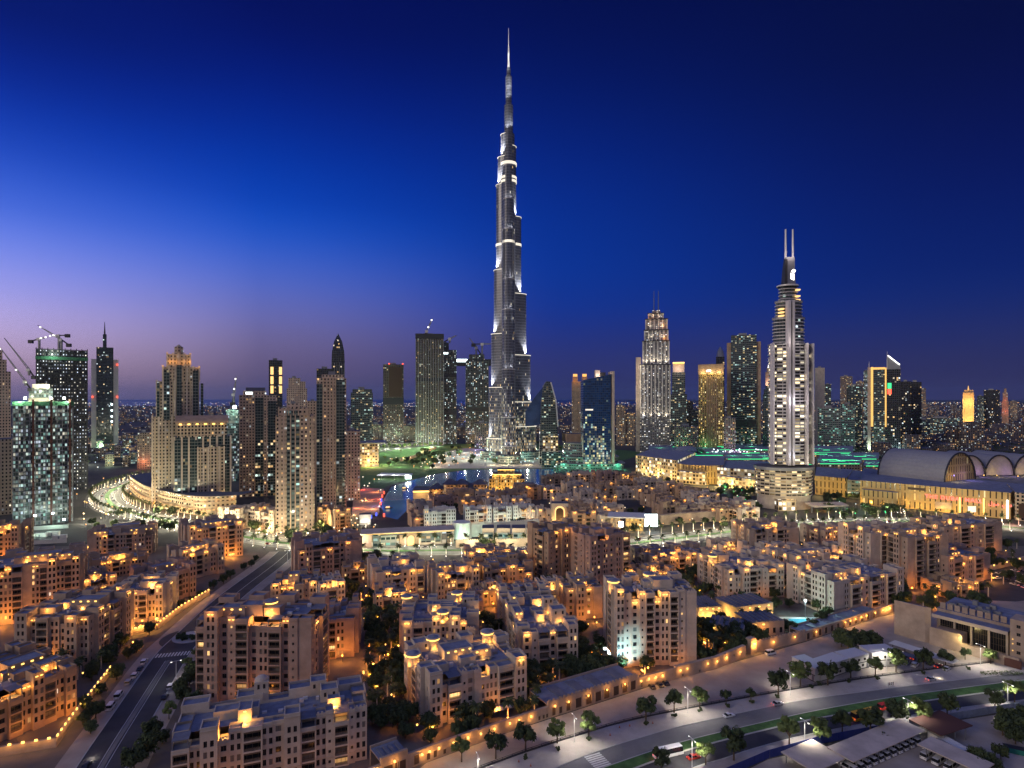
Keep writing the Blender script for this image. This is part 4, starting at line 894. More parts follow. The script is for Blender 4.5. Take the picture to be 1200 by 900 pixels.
# twin with orange crowns
r, o, k, c = tower('twin_crown_tower', 'slim twin brown tower with two orange glowing crowns', 1700, [(670, 690, 447), (671, 677, 441), (671.5, 676.5, 438, 'glow_soft')], 'f_tan', 40, plant=False)
x0, x1, y0, y1, za, zb = o[1]; X = lambda px: (px-c)*k
part(r, 'upper_tier', [M['f_tan'], M['roof_dark']], (X(682), y0, za, X(688), y1, zb)); part(r, 'crown', [M['glow_soft']], (X(682.5), y0+1, zb, X(687.5), y1-1, zat(438, 1700)))
for px in (674, 685): lamp((X(px), -6, zat(444, 1700)), 9000, AMBER, r, 1)
# blue glass wedge
Y = 1000; k = Y/F; c = 702; X = lambda px: (px-c)*k; Z = lambda py: zat(py, Y)
r = thing('wedge_tower', 'blue glass wedge office with a slanting roof over the green terraces', 'office', atY(c, Y)); b = MB()
b.wall((X(683.5), 0), (X(716), 0), 0, Z(445.5), 0, 0, 0, Z(438.5)); b.wall((X(716), 0), (X(716), 38), 0, Z(438.5), 0); b.wall((X(683.5), 38), (X(683.5), 0), 0, Z(445.5), 0)
b.wall((X(716), 38), (X(683.5), 38), 0, Z(438.5), 0, 0, 0, Z(445.5)); b.face([(X(683.5), 0, Z(445.5)), (X(716), 0, Z(438.5)), (X(716), 38, Z(438.5)), (X(683.5), 38, Z(445.5))], 1)
b.build('shaft', [M['f_blue'], M['roof_dark']], r); part(r, 'edge_fin', M['stucco_pale'], (X(717), -1.5, 0, X(720), 38, Z(435))); part(r, 'roof_room', M['stucco_pale'], (X(699), 12, Z(442), X(704.5), 26, Z(433.5)))
part(r, 'roof_room', M['metal_dark'], (X(705), 12, Z(441), X(711), 26, Z(436))); lamp((X(702), 6, Z(440)), 5000, (1, .8, .7), r, .5)
mat('reflect', (.02, .10, .40), .3, emit=(.03, .18, .8), es=.35)
part(r, 'light_band', M['lit_white'], (X(686), -.5, Z(481), X(695), -.02, Z(479.3)))
# lit stepped hotel behind
r, o, k, c = tower('lit_hotel_tower', 'white lit stepped hotel tower with twin thin masts', 1300, [(749.5, 786, 490), (749.8, 785.7, 427), (752.6, 784.7, 399), (754.5, 783.5, 386, 'f_addb'), (756, 782.5, 373), (759, 778, 366), (764, 774, 362)], 'f_addb', 62, plant=False)
X = lambda px: (px-c)*k; Z = lambda py: zat(py, 1300)
part(r, 'slab_wing', [M['stucco_pale']], (X(744.7), 10, 0, X(751), 22, Z(418)))
for px in (766.3, 771.6):
    b = MB(); b.cyl(X(px), 30, 1.2, .6, Z(363), Z(338), 6); b.build('mast', M['metal_grey'], r)
for i, (x0, x1, y0, y1, za, zb) in enumerate(o[1:6]):
    fins(r, 'pier', M['stucco_white'], x0+1.5, x1-1.5, y0, za, zb, (9, 8, 7, 6, 4)[i], 2.4, 1.6)
    n = 4 if i < 2 else 2
    for j in range(n): lamp((x0+(x1-x0)*(j+.5)/n, y0-6, za+2), 12000 if i < 2 else 7000, (1, .84, .62) , r, 1, 95, (0, .3, 1))
    part(r, 'ledge', M['metal_dark'], (x0-1, y0-2.4, zb-1.5, x1+1, y0-1.7, zb+.4))
for px, py in ((745, 470), (747, 450), (748, 430)): lamp((X(px), -10, Z(py)), 9000, (1, .8, .6), r, 1)
for px, py in ((766, 364), (762, 371), (777, 380), (779, 396)): lamp((X(px), 0, Z(py)), 2500, AMBER, r, 1)
r, o, k, c = tower('pink_top_tower', 'dark office tower with a pink lit box at its top, against the lit hotel', 1250, [(786, 805, 462), (787.5, 803, 436), (788.5, 802, 424.5, 'stucco_pale')], 'f_office', 40, plant=False)
lamp(((795-c)*k, -5, zat(433, 1250)), 9000, (1, .7, .55), r, 1); part(r, 'crown_light', M['glow'], (o[2][0], -.1, zat(425.6, 1250), o[2][1], o[2][2]-.02, zat(424.4, 1250)))
Y = 1150; r, o, k, c = tower('gold_tower', 'gold lit office tower with a slanting luminous top', Y, [(818.5, 848, 438)], 'f_gold', 45, plant=False)
X = lambda px: (px-c)*k; Z = lambda py: zat(py, Y)
fins(r, 'lit_pier', M['stucco_tan'], X(829), X(840), 0, 0, Z(441), 6, 1.4, 1.2)
for px in (830, 834, 838): lamp((X(px), -6, 4), 30000, (1, .64, .18), r, 1, 50, (0, .06, 1))
b = MB(); b.face([(X(818), -.8, Z(427)), (X(848), -.8, Z(437)), (X(848), -.8, Z(426.5))]); b.face([(X(818), -.8, Z(427)), (X(818), -.8, Z(438)), (X(848), -.8, Z(438)), (X(848), -.8, Z(437))])
b.wall((X(818), 44), (X(818), -.8), Z(438), Z(427)); b.wall((X(848), -.8), (X(848), 44), Z(438), Z(426.5)); b.face([(X(818), -.8, Z(427)), (X(848), -.8, Z(426.5)), (X(848), 44, Z(426.5)), (X(818), 44, Z(427))])
b.build('slant_crown', M['stucco_tan'], r); 
for px in (824, 834, 843): lamp((X(px), -6, Z(437)), 5500, (1, .74, .3), r, .8)
part(r, 'light_sign', M['glow_white'], (X(828), -1.3, Z(435.5), X(833), -.9, Z(433.5)))
r, o, k, c = tower('rounded_tower', 'dark tower with a domed top behind the gold tower', 1400, [(839, 849, 418)], 'f_dark', 22, plant=False)
b = MB(); b.cyl(0, 11, 10, 7, o[0][5], zat(411, 1400), 14); b.cyl(0, 11, 7, 1, zat(411, 1400), zat(406, 1400), 14); b.build('dome', M['metal_grey'], r)
r, o, k, c = tower('wide_tower', 'wide dark tower of lit flats held between two pale side walls', 1200, [(856.5, 886.5, 392.5)], 'f_office', 40)
X = lambda px: (px-c)*k; Z = lambda py: zat(py, 1200)
part(r, 'side_wall', M['stucco_tan'], (X(851.5), 4, 0, X(856.4), 34, Z(401))); part(r, 'side_wall', M['stucco_tan'], (X(886.6), 4, 0, X(891.5), 34, Z(400.5)))
part(r, 'floor_band', M['metal_dark'], (X(856.5), -.6, Z(460), X(886.5), -.02, Z(458))); part(r, 'floor_band', M['metal_dark'], (X(856.5), -.6, Z(500), X(886.5), -.02, Z(492)))
lamp((X(854), -8, 10), 30000, (1, .75, .4), r, 1); lamp((X(889), -8, 10), 12000, (1, .75, .4), r, 1)
r, o, k, c = tower('spired_tower', 'pinkish tower with a white lit spike, glimpsed beside the round hotel', 1500, [(897, 906, 436), (898.5, 905, 431)], 'stucco_tan', 18, plant=False)
b = MB(); b.cyl(0, 9, 4, .4, o[1][5], zat(424, 1500), 6); b.build('spike', M['glow_white'], r); lamp((0, -10, zat(450, 1500)), 20000, (1, .7, .6), r, 1)
r, o, k, c = tower('arched_tower', 'small dark glass tower with an arched top beside the round hotel', 1150, [(894, 906, 462), (895, 905, 456), (897, 903, 452)], 'f_teal', 24, plant=False)
# ------------------------------------------------------------------ round hotel tower
Y = 637; k = Y/F; c = 932; X = lambda px: (px-c)*k; Z = lambda py: zat(py, Y)
r = thing('round_hotel_tower', 'curved hotel tower with bright balcony bands, round podium and two masts', 'hotel', atY(c, Y))
def oval(rx, ry, cx=0, cy=16, n=28): return [(cx+rx*math.cos(2*math.pi*i/n), cy+ry*math.sin(2*math.pi*i/n)) for i in range(n)]
segs = [(909.5, 955, 545, 404), (914.5, 949.5, 404, 372), (917.5, 947, 372, 352), (921.5, 941.5, 352, 333)]
for i, (a, e, p0, p1) in enumerate(segs):
    cx, rx = (X(a)+X(e))/2, (X(e)-X(a))/2; b = MB(); b.prism(oval(rx, rx*.72, cx), Z(p0), Z(p1), 0, 1); b.build('shaft' if i == 0 else 'upper_tier', [M['f_addr'] if i < 1 else M['f_teal'], M['roof_dark']], r)
    b = MB(); z = Z(p0)+3.2
    while z < Z(p1)-.5: b.prism(oval(rx+1.1, rx*.72+1.1, cx, 16, 32), z, z+.75, 0, None, None, True); z += 3.6
    b.build('balcony_band', M['pale_grey'], r)
    b = MB(); b.prism(oval(rx+1.3, rx*.72+1.3, cx), Z(p1), Z(p1)+1.6, 0); b.build('cornice', M['metal_grey'], r)
for a, e in ((922.5, 925), (927, 929.5)): part(r, 'vertical_fin', M['pale_grey'], (X(a), -4.2, Z(545), X(e), 4, Z(352)))
for a, e in ((908, 910), (954.5, 956.5), (945, 947)): part(r, 'vertical_fin', M['pale_grey'], (X(a), 4 if a != 945 else -1.4, Z(545), X(e), 12, Z(402)))
for px in (921, 926, 931): lamp((X(px), -8, Z(544)), 7000, (.75, .82, 1), r, .6, 70, (0, .12, 1)); lamp((X(px), -8.5, Z(470)), 1500, (.95, .88, 1), r, .6)
for px in (913, 940, 950): lamp((X(px), -11, Z(541)), 1600, (1, .82, .55), r, .6); lamp((X(px), -12, Z(470)), 1600, (1, .84, .78), r, .8)
for px in (918, 940): lamp((X(px), -9, Z(400)), 2600, (1, .85, .75), r, .8)
for px, py in ((939.5, 338), (939.5, 345.5), (939.5, 350), (919.5, 361), (919.5, 365), (919.5, 369)): part(r, 'lit_floor', M['lit_warm'], (X(px-2), 6.5 if px > 930 else 4.5, Z(py+.8), X(px+2), 12, Z(py-.8)))
b = MB(); b.cyl(X(931), 16, 11.3, 11.3, Z(333.2), Z(331.4), 24); b.build('sky_disc', M['metal_white'], r)
b = MB()     # curved fin that carries the masts
for i in range(8):
    t0, t1 = i/8, (i+1)/8; f = lambda t: (X(923.5+4.2*t*t), X(941-3.6*math.sqrt(t)), Z(352-54*t))
    (a0, e0, z0), (a1, e1, z1) = f(t0), f(t1)
    for y in (12, 18): b.face([(a0, y, z0), (e0, y, z0), (e1, y, z1), (a1, y, z1)])
    b.face([(a0, 12, z0), (a0, 18, z0), (a1, 18, z1), (a1, 12, z1)], 1); b.face([(e0, 12, z0), (e0, 18, z0), (e1, 18, z1), (e1, 12, z1)])
b.face([(a1, 12, z1), (e1, 12, z1), (e1, 18, z1), (a1, 18, z1)]); b.build('crown_fin', [M['metal_grey'], M['metal_dark']], r)
part(r, 'dark_blade', M['metal_dark'], (X(924.8), 10, Z(340), X(928), 11.98, Z(301)))
for px in (928.2, 936.8):
    b = MB(); b.cyl(X(px), 15, 1.25, .9, Z(301), Z(264), 10); b.build('mast', M['metal_white'], r); lamp((X(px), 4, Z(296)), 2400, (1, .8, .75), r, .6)
b = MB(); P = [(X(932.5), Z(324)), (X(936.8), Z(326)), (X(936.8), Z(318)), (X(932.5), Z(317))]; b.face([(x, 11.8, z) for x, z in P])
P = [(X(933), Z(315.5)), (X(937), Z(317)), (X(939), Z(314)), (X(936), Z(312.5))]; b.face([(x, 11.8, z) for x, z in P]); b.build('crown_emblem', M['glow_white'], r)
rx = (X(958)-X(894.5))/2; cx = (X(958)+X(894.5))/2
b = MB(); b.prism(oval(rx, rx*.8, cx, 16, 40), Z(581), Z(551), 0, 1); b.build('podium', [M['f_band'], M['roof_dark']], r)
b = MB(); z = Z(581)
for i in range(8): b.prism(oval(rx+.9, rx*.8+.9, cx, 16, 40), z+i*3.5, z+i*3.5+.7, 0, None, None, True)
b.build('balcony_band', M['stucco_pale'], r)
b = MB(); b.prism(oval(rx+2.4, rx*.8+2.4, cx, 16, 40), Z(551), Z(547.5), 0, 1, None, True); b.build('podium_roof', [M['metal_grey'], M['roof_dark']], r)
b = MB(); b.prism(oval(rx*.96, rx*.76, cx, 16, 40), 0, Z(581)-.05, 0); b.build('base', M['stucco_pale'], r)
part(r, 'entrance_glass', M['f_shop'], (X(907), -10.2, 0, X(928), 0, Z(584))); b = MB(); b.prism([(X(938), -30), (X(981), -22), (X(984), -2), (X(940), -6)], Z(589), Z(587.5), 0, None, None, True)
b.build('canopy', M['stucco_pale'], r)
for px in (940, 978): part(r, 'canopy_post', M['metal_grey'], (X(px), -20, 0, X(px)+1, -19, Z(589)))
for px in (900, 915, 930, 945): lamp((X(px), -22, Z(570)), 2600, (1, .72, .38), r, .6)
lamp((X(917), -18, 6), 4000, (1, .85, .6), r, .6); lamp((X(958), -16, 6), 4000, WARM, r, .6)
# ------------------------------------------------------------------ far east skyline
east = [('pale tower with three dark square openings', 955, 966.5, 431, 1350, 'stucco_pale'), ('dark square tower behind the pale one', 966, 974, 450, 1500, 'f_office'), ('low green lit office below the dark tower', 958, 985, 478, 1250, 'f_terrace'), ('tall hazy pink tower among the offices', 984.5, 999, 441, 2000, 'f_low'), ('office with stepped lit top', 992, 1010, 452, 1500, 'f_office'), ('low broad office lit pale green', 985, 1002, 474, 1350, 'f_terrace'), ('narrow white striped slab beside the framed office', 1012, 1018, 434, 1450, 'f_site'), ('hazy slanting tower behind the striped slab', 1003, 1014, 447, 2100, 'f_low'),
 ('dark tower with a blue lit edge', 1065, 1080, 447.5, 1500, 'f_dark'), ('brown tower against the framed office', 1055, 1068, 447, 1450, 'f_dark'), ('small office below the blue edged tower', 1076, 1090, 492, 1600, 'f_office'), ('pale narrow tower on the eastern plain', 1080, 1085, 455, 2400, 'f_low'), ('dark paired block beside the gold tower', 1145, 1153, 464, 2300, 'f_office'), ('broad dark block east of the gold tower', 1152.5, 1171.5, 457, 2300, 'f_dark'), ('low wide hospital block in the plain', 1080, 1128, 490, 1900, 'f_office'), ('grey tower at the hem of the plain', 1183, 1192, 470, 3200, 'f_low')]
for lb, a, e, p, Y2, m in east: tower('distant_tower', lb+', far east skyline', Y2, [(a, e, p)], m, 35, group='towers of the far east skyline')
r, o, k, c = tower('framed_office', 'dark office framed by gold light strips, green and red panel, sharp lit peak', 1300, [(1022, 1037, 433), (1037.3, 1055, 433, 'f_office')], 'f_office', 40, plant=False)
for ch in [q for q in r.children if q.name.startswith('upper_tier')]: bpy.data.objects.remove(ch)
X = lambda px: (px-c)*k; Z = lambda py: zat(py, 1300)
part(r, 'shaft', [M['f_dark'], M['roof_dark']], (X(1037.4), 0, 0, X(1055), 40, Z(433)))
for a, e, p0, p1 in ((1037, 1038.8, 500, 431), (1020.5, 1037, 433, 430.5), (1020.5, 1023.2, 500, 430)): part(r, 'light_strip', M['glow_soft'], (X(a), -.9, Z(p0), X(e), -.03, Z(p1)))
part(r, 'side_wall', M['stucco_pale'], (X(1016.5), 4, 0, X(1020.4), 30, Z(430))); lamp((X(1018), -8, 8), 30000, (.7, 1, .8), r, 1); lamp((X(1054), -8, 8), 20000, (.6, 1, .95), r, 1)
part(r, 'green_panel', M['glow_green'], (X(1040), -1, Z(455.5), X(1044.5), -.04, Z(449))); part(r, 'red_panel', M['glow_red'], (X(1040), -1, Z(462), X(1044.5), -.04, Z(456)))
b = MB(); b.face([(X(1040), 2, Z(433)), (X(1055), 2, Z(433)), (X(1054), 2, Z(428)), (X(1040.5), 2, Z(417))]); b.face([(X(1040), 30, Z(433)), (X(1055), 30, Z(433)), (X(1054), 30, Z(428)), (X(1040.5), 30, Z(417))]); b.face([(X(1040.5), 2, Z(417)), (X(1054), 2, Z(428)), (X(1054), 30, Z(428)), (X(1040.5), 30, Z(417))])
b.build('peak', M['metal_grey'], r); b = MB(); b.bar((X(1040.5), 1, Z(417)), (X(1054), 1, Z(428)), 2); b.build('peak_light', M['glow_white'], r)
for px, pt in ((1039.7, 412), (1018.3, 423)):
    b = MB(); b.cyl(X(px), 10, 1.6, .5, Z(433), Z(pt), 6); b.build('mast', M['metal_white'], r)
r, o, k, c = tower('gold_box_tower', 'small gold lit tower with a lighter cap and stub mast, far on the plain', 2600, [(1128, 1141.5, 460), (1129.5, 1140.5, 457)], 'stucco_tan', 40, plant=False)
fins(r, 'pier', M['stucco_tan'], o[0][0]+3, o[0][1]-3, 0, 0, o[0][5], 7, 2.5, 2)
for px in (1130, 1135, 1140): lamp(((px-c)*k, -40, 20), 130000, (1, .60, .16), r, 2); lamp(((px-c)*k, -34, zat(472, 2600)), 110000, (1, .60, .16), r, 2)
b = MB(); b.cyl(0, 20, 4, 1, o[1][5], zat(452, 2600), 6); b.build('mast', M['glow_soft'], r)
r, o, k, c = tower('red_tower', 'slim red lit tower tapering at the top, far on the plain', 2700, [(1174, 1182, 470), (1175, 1181, 460), (1176.5, 1179.5, 455)], 'f_tan', 30, plant=False); lamp((0, -24, 60), 22000, (1, .2, .12), r, 2); lamp((0, -24, 110), 16000, (1, .2, .12), r, 2)
for lb, a, e, p, Y2, m in [('pinkish lit block low behind the blue wedge', 722, 733, 475, 1500, 'f_low'), ('low lit block between wedge and hotel', 733, 744, 484, 1500, 'f_low'), ('dim block beside the pink topped tower', 803, 812, 470, 1500, 'f_dark'), ('slender pale block next to the gold tower', 811, 818, 480, 1450, 'f_office'), ('violet washed low building below the pink topped tower', 790, 818, 500, 1150, 'f_low'), ('pale low building between gold and wide towers', 848, 862, 490, 1080, 'f_low'),
  ('low lit offices left of the dark red brown tower', 433, 449, 497, 1700, 'f_low'), ('white lit hall between the dark red brown and grid towers', 473, 488, 499, 1650, 'f_low'), ('dim block between the bridge towers', 535, 548, 500, 1750, 'f_low'), ('lit block at the foot of the second bridge tower', 556, 574, 496, 1400, 'f_grid')]:
    tower('city_block', lb, Y2, [(a, e, p)], m, 40, 'building', 'low city blocks behind the towers')
lamp(atY(800, 1130, 12), 60000, (.3, .25, 1), None, 2); lamp(atY(865, 1060, 12), 40000, (.5, .4, 1), None, 2)
# ------------------------------------------------------------------ green terraces beside the lake
Y = 990; k = Y/F; c = 690; X = lambda px: (px-c)*k
r = thing('terrace_building', 'curved glass terraces lit green beside the lake', 'building', atY(c, Y))
for i, (a, e, p0, p1, yo) in enumerate(((653, 735, 551, 544, 0), (660, 729, 544, 537, 10), (664, 727, 537, 530, 18), (665, 727, 530, 521, 26))):
    rx, cx = (X(e)-X(a))/2, (X(e)+X(a))/2; P = [(cx+rx*math.cos(math.pi+math.pi*j/20), 30+yo+30*math.sin(math.pi+math.pi*j/20)) for j in range(21)]+[(cx+rx, 60+yo), (cx-rx, 60+yo)]
    b = MB(); b.prism(P, zat(p0, Y) if i else 0, zat(p1, Y)-.9, 0, 1); b.build('terrace', [M['f_terrace'], M['roof_dark']], r)
    P2 = [(x*1.03, y-1.5) for x, y in P]; b = MB(); b.prism(P2, zat(p1, Y)-.9, zat(p1, Y), 0, None, None, True); b.build('terrace_edge', M['metal_grey'], r)
for px in (655, 670, 690, 710, 728): lamp((X(px), -14 if 660 < px < 720 else 5, 6), 9000, (.15, 1, .55), r, 1)
b = MB(); b.prism([(X(668), 60), (X(700), 64), (X(700), 90), (X(664), 90)], zat(521, Y), zat(511, Y), 0, 1); b.build('upper_hall', [M['stucco_tan'], M['roof_dark']], r)
# ------------------------------------------------------------------ mall
r = thing('shopping_mall', 'long gold lit mall with green lit roofs stretching behind the round hotel', 'mall', atY(850, 800)); O = r.location.to_2d()
MM = [M['f_mall'], M['roof']]
def hall(name, pts, h, mats=None, z=0):
    b = MB(); b.prism([tuple(p-O) for p in pts], z, h, 0, 1); return b.build(name, mats or MM, r)
G = lambda px, Y: atY(px, Y).to_2d()
def front(px):
    A, D = G(1008, 672), (G(1150, 598)-G(1008, 672)).normalized(); s_ = (px-CX)/F; return A+D*((s_*A.y-A.x)/(D.x-s_*D.y))
hall('arcade_hall', [G(745, 930), G(793, 850), G(815, 980), G(765, 1060)], 30, [M['f_shop'], M['roof']])
hall('round_hall', [G(793, 846), G(812, 826), G(830, 818), G(848, 824), G(850, 960), G(800, 960)], 26)
hall('glass_hall', [G(793, 834), G(826, 810), G(828, 816), G(796, 844)], 17, [M['f_shop'], M['roof']])
hall('garden_hall', [G(840, 815), G(900, 775), G(915, 880), G(852, 930)], 24, [M['f_shop'], M['roof']])
hall('garden_wing', [G(842, 800), G(885, 768), G(888, 774), G(846, 808)], 14, [M['f_shop'], M['roof']])
hall('fashion_hall', [G(955, 735), G(992, 712), G(1000, 800), G(957, 830)], 23)
hall('glass_link', [G(993, 708), G(1008, 700), G(1014, 790), G(998, 800)], 22, [M['f_terrace'], M['roof']])
hall('main_hall', [G(1008, 672), front(1184), G(1200, 640), G(1075, 740), G(1012, 790)], 26)
hall('east_hall', [front(1184.5)+Vector((2, -3)), G(1240, 560), G(1260, 640), G(1180, 640)], 27, [M['f_tan'], M['roof']])
hall('car_park', [G(1110, 700), G(1260, 600), G(1260, 790), G(1130, 820)], 22, [M['f_low'], M['asphalt_pale']])
hall('parapet_block', [G(1010, 664), G(1052, 640), G(1055, 652), G(1012, 676)], 17)
for i, (a, e, y0, y1, h) in enumerate(((795, 850, 985, 1090, 25), (850, 905, 905, 1000, 27), (905, 955, 860, 960, 24), (958, 1010, 840, 920, 27), (960, 1030, 935, 1040, 24), (1012, 1060, 830, 900, 25), (760, 840, 1080, 1200, 24), (840, 920, 1080, 1220, 26), (920, 1000, 1060, 1200, 23))):
    hall('roof_hall', [G(a, y0), G(e, y0), G(e, y1), G(a, y1)], h, [M['f_low'], M['roof']])
    b = MB(); p, q = G(a+3, y0)-O, G(e-3, y0)-O; b.box(p.x, p.y-.4, h-1.2, q.x, p.y-.05, h-.3); b.build('green_light_strip', M['glow_green'], r)
    for j in range(3):
        p = G(a+(e-a)*(j+.5)/3, (y0+y1)/2)-O; lamp((*p, h+4), 4200, (.2, 1, .42), r, 1); p = G(a+(e-a)*rnd.random(), rnd.uniform(y0, y1))-O; b = MB(); b.box(p.x-rnd.uniform(4, 14), p.y-.6, h+.02, p.x+rnd.uniform(4, 14), p.y+.6, h+.8); b.build('green_light_strip', M['glow_green'], r)
for i in range(26):
    p = G(835+rnd.uniform(0, 60), 1010+rnd.uniform(0, 60))-O; b = MB(); b.cyl(*p, .9, .9, 27, 28, 6); b.build('roof_spotlight', M['glow_cool'], r)
b = MB(); p, q = G(800, 1000)-O, G(828, 1000)-O
for j in range(9):
    t0, t1 = math.pi*j/9, math.pi*(j+1)/9; xm, rr = (p.x+q.x)/2, (q.x-p.x)/2
    b.face([(xm-rr*math.cos(t0), p.y, 25+10*math.sin(t0)), (xm-rr*math.cos(t1), p.y, 25+10*math.sin(t1)), (xm-rr*math.cos(t1), p.y+50, 25+10*math.sin(t1)), (xm-rr*math.cos(t0), p.y+50, 25+10*math.sin(t0))])
b.build('domed_roof', M['roof'], r)
vault = mat('vault', (.30, .30, .31), .55, .3, noise=.08)
def arch(P0, u, L, n2, D, rad, zb, name, end):
    """barrel roof: the profile spans D along n2 and is drawn out L along u"""
    b = MB(); n = 20; P0 = P0-O
    Pt = lambda s_, t: (*(P0+u*s_+n2*(D/2-D/2*math.cos(t))), zb+rad*math.sin(t))
    for j in range(n):
        t0, t1 = math.pi*j/n, math.pi*(j+1)/n; b.face([Pt(0, t0), Pt(L, t0), Pt(L, t1), Pt(0, t1)])
    for s_ in (1.0, L-1.0): b.face([Pt(s_, math.pi*j/n) for j in range(n+1)], 1, [(D/2-D/2*math.cos(math.pi*j/n), rad*math.sin(math.pi*j/n)) for j in range(n+1)])
    o_ = b.build(name, [vault, M[end]], r)
    for s_ in (0, L):
        b = MB()
        for j in range(n): b.bar(Pt(s_, math.pi*j/n), Pt(s_, math.pi*(j+1)/n), 1.3)
        b.build('arch_rim', M['metal_dark'], o_)
p0, p1 = at(1029, 557, 25).to_2d(), at(1107, 566, 25).to_2d(); u = (p1-p0).normalized(); n2 = Vector((-u.y, u.x))
arch(p0, u, (p1-p0).length, n2, 62, 32, 25, 'barrel_roof', 'f_mall')
q0, q1 = at(1120, 558, 23).to_2d(), at(1222, 556, 23).to_2d(); v = (q1-q0).normalized(); nb = Vector((-v.y, v.x)); w = (q1-q0).length/3
for i in range(3):
    arch(q0+v*w*i, nb, 70, v, w, 25, 23, 'small_barrel_roof', 'stucco_pale')
    for f, cl in ((.25, (1, .74, .3)), (.75, (.55, .35, 1))): lamp((*(q0+v*w*(i+f)-nb*7-O), 27), 1500, cl, r, 1)
for f in (.2, .6): lamp((*(p1+u*8+n2*62*f-O), 30), 2200, (1, .7, .3) if f < .5 else (.5, .35, 1), r, 1)
d = (G(1150, 598)-G(1008, 672)).normalized(); ang = math.atan2(d.y, d.x); nn = Vector((d.y, -d.x))
def sign(text, px, size, m, z, pxY):
    f = (px-1008)/(1150-1008); base = G(1008, 672)-O; L = (G(1150, 598)-G(1008, 672)).length
    # where the sight line of px meets the wall
    A, D = G(1008, 672), d; s_ = (px-CX)/F; t = (s_*A.y-A.x)/(D.x-s_*D.y); p = A+D*t-O+nn*.7
    ob = letters(text, r, 'sign_lettering', p.x, p.y, z, size, m); ob.rotation_euler = (R(90), 0, ang); return ob
mat('sign_red', (.4, .05, .05), emit=(1, .15, .11), es=2.6)
sign('THE DUBAI MALL', 1117, 5.2, M['sign_red'], 13.5, 0)
A_ = '\u062f\u0628\u064a \u0645\u0648\u0644'
sign('\ufedd\ufeee\ufee3 \ufef2\ufe91\u062f', 1172, 4.4, M['sign_red'], 12.5, 0)
A, D = G(1008, 672), d; s_ = (1064-CX)/F; t = (s_*A.y-A.x)/(D.x-s_*D.y); p = A+D*t-O+nn*.5; q = p+d*16; b = MB(); b.prism([tuple(v_) for v_ in (p, q, q-nn*.3, p-nn*.3)], 20.6, 23.2); b.build('dark_sign', M['wood'], r)
for px, z0, z1 in ((1125, 2, 17), (1153, 2, 18)):
    A, D = G(1008, 672), d; s_ = (px-CX)/F; t = (s_*A.y-A.x)/(D.x-s_*D.y); p = A+D*t-O+nn*.5; b = MB(); b.bar((p.x, p.y, z0), (p.x, p.y, z1), .9); b.build('light_column', M['glow'], r)
p = G(1139, 600)-O+nn*1.2; b = MB(); b.box(p.x-4, p.y-.3, 4, p.x+4, p.y, 10); b.build('screen', M['lit_white'], r)
p = G(1096, 622)-O+nn*1.0; b = MB(); q = p+d*14; b.face([(*p, 4), (*q, 4), (*q, 11), (*p, 11)]); b.build('poster_panel', M['stucco'], r)
p = front(1177)-O; part(r, 'light_column', M['glow_white'], (p.x-.5, p.y-4, 1, p.x+.5, p.y-3, 19))
p = G(1194, 572)-O; part(r, 'poster_panel', M['wood'], (p.x-3, p.y-3.4, 4, p.x+3, p.y-3, 18))
for f in (.02, .12, .22, .32, .42, .52, .62, .72, .82, .92): lamp((*(G(1008, 672)+d*(f*(G(1150, 598)-G(1008, 672)).length)+nn*8-O), 4), 3000, (1, .62, .15), r, .6)
for px, Y2, w in ((958, 715, 7000), (978, 700, 9000), (1000, 690, 5000), (800, 815, 14000), (820, 800, 14000), (838, 800, 14000), (855, 785, 14000), (875, 765, 14000), (750, 905, 16000), (765, 880, 20000), (782, 850, 18000), (835, 800, 6000)): lamp((*(G(px, Y2)-O), 7), w, (1, .70, .24), r, .8)
lamp((*(G(1188, 556)-O), 6), 5000, (1, .25, .15), r, .6)
for i in range(46):
    p = G(1118+rnd.uniform(0, 100), 690+rnd.uniform(-30, 95)); q = p-O
    if p.y > 800-(p.x-480)*.9: b = MB(); b.cyl(*q, .5, .5, 24, 25, 6); b.build('deck_light', M['glow'], r)
# ------------------------------------------------------------------ middle distance old town
vill = [(508, 586, 536, 584), (540, 589, 566, 588), (569, 588, 596, 587), (599, 587, 622, 586), (525, 577, 555, 576), (556, 579, 584, 578), (586, 578, 618, 577), (606, 572, 634, 571), (486, 592, 506, 590), (486, 603, 497, 602),
 (640, 560, 664, 559), (670, 556, 696, 555), (700, 555, 724, 554), (728, 558, 752, 557), (664, 568, 690, 567), (694, 567, 718, 567), (722, 566, 746, 565), (652, 584, 676, 583), (680, 578, 703, 577), (706, 584, 722, 583), (724, 576, 744, 575), (747, 574, 765, 573), (700, 572, 722, 571), (636, 574, 656, 573),
 (766, 581, 784, 579), (786, 588, 803, 586), (752, 564, 776, 563), (780, 569, 800, 568), (804, 575, 820, 574), (812, 581, 842, 579), (798, 597, 834, 595), (842, 597, 868, 595), (822, 590, 846, 588), (868, 599, 889, 597), (776, 592, 796, 591), (706, 596, 730, 595), (690, 590, 706, 589), (670, 602, 698, 601), (702, 606, 726, 605), (630, 600, 645, 599), (668, 594, 690, 593), (860, 590, 884, 589)]
where = ['on the lake island', 'on the lake island', 'on the lake island', 'on the lake island', 'behind the island rows', 'behind the island rows', 'behind the island rows', 'beside the gold market hall', 'at the lake channel', 'at the lake channel tip']+['in the eastern lanes below the green terraces']*14+['in the eastern lanes below the mall']*18
cnt = {}
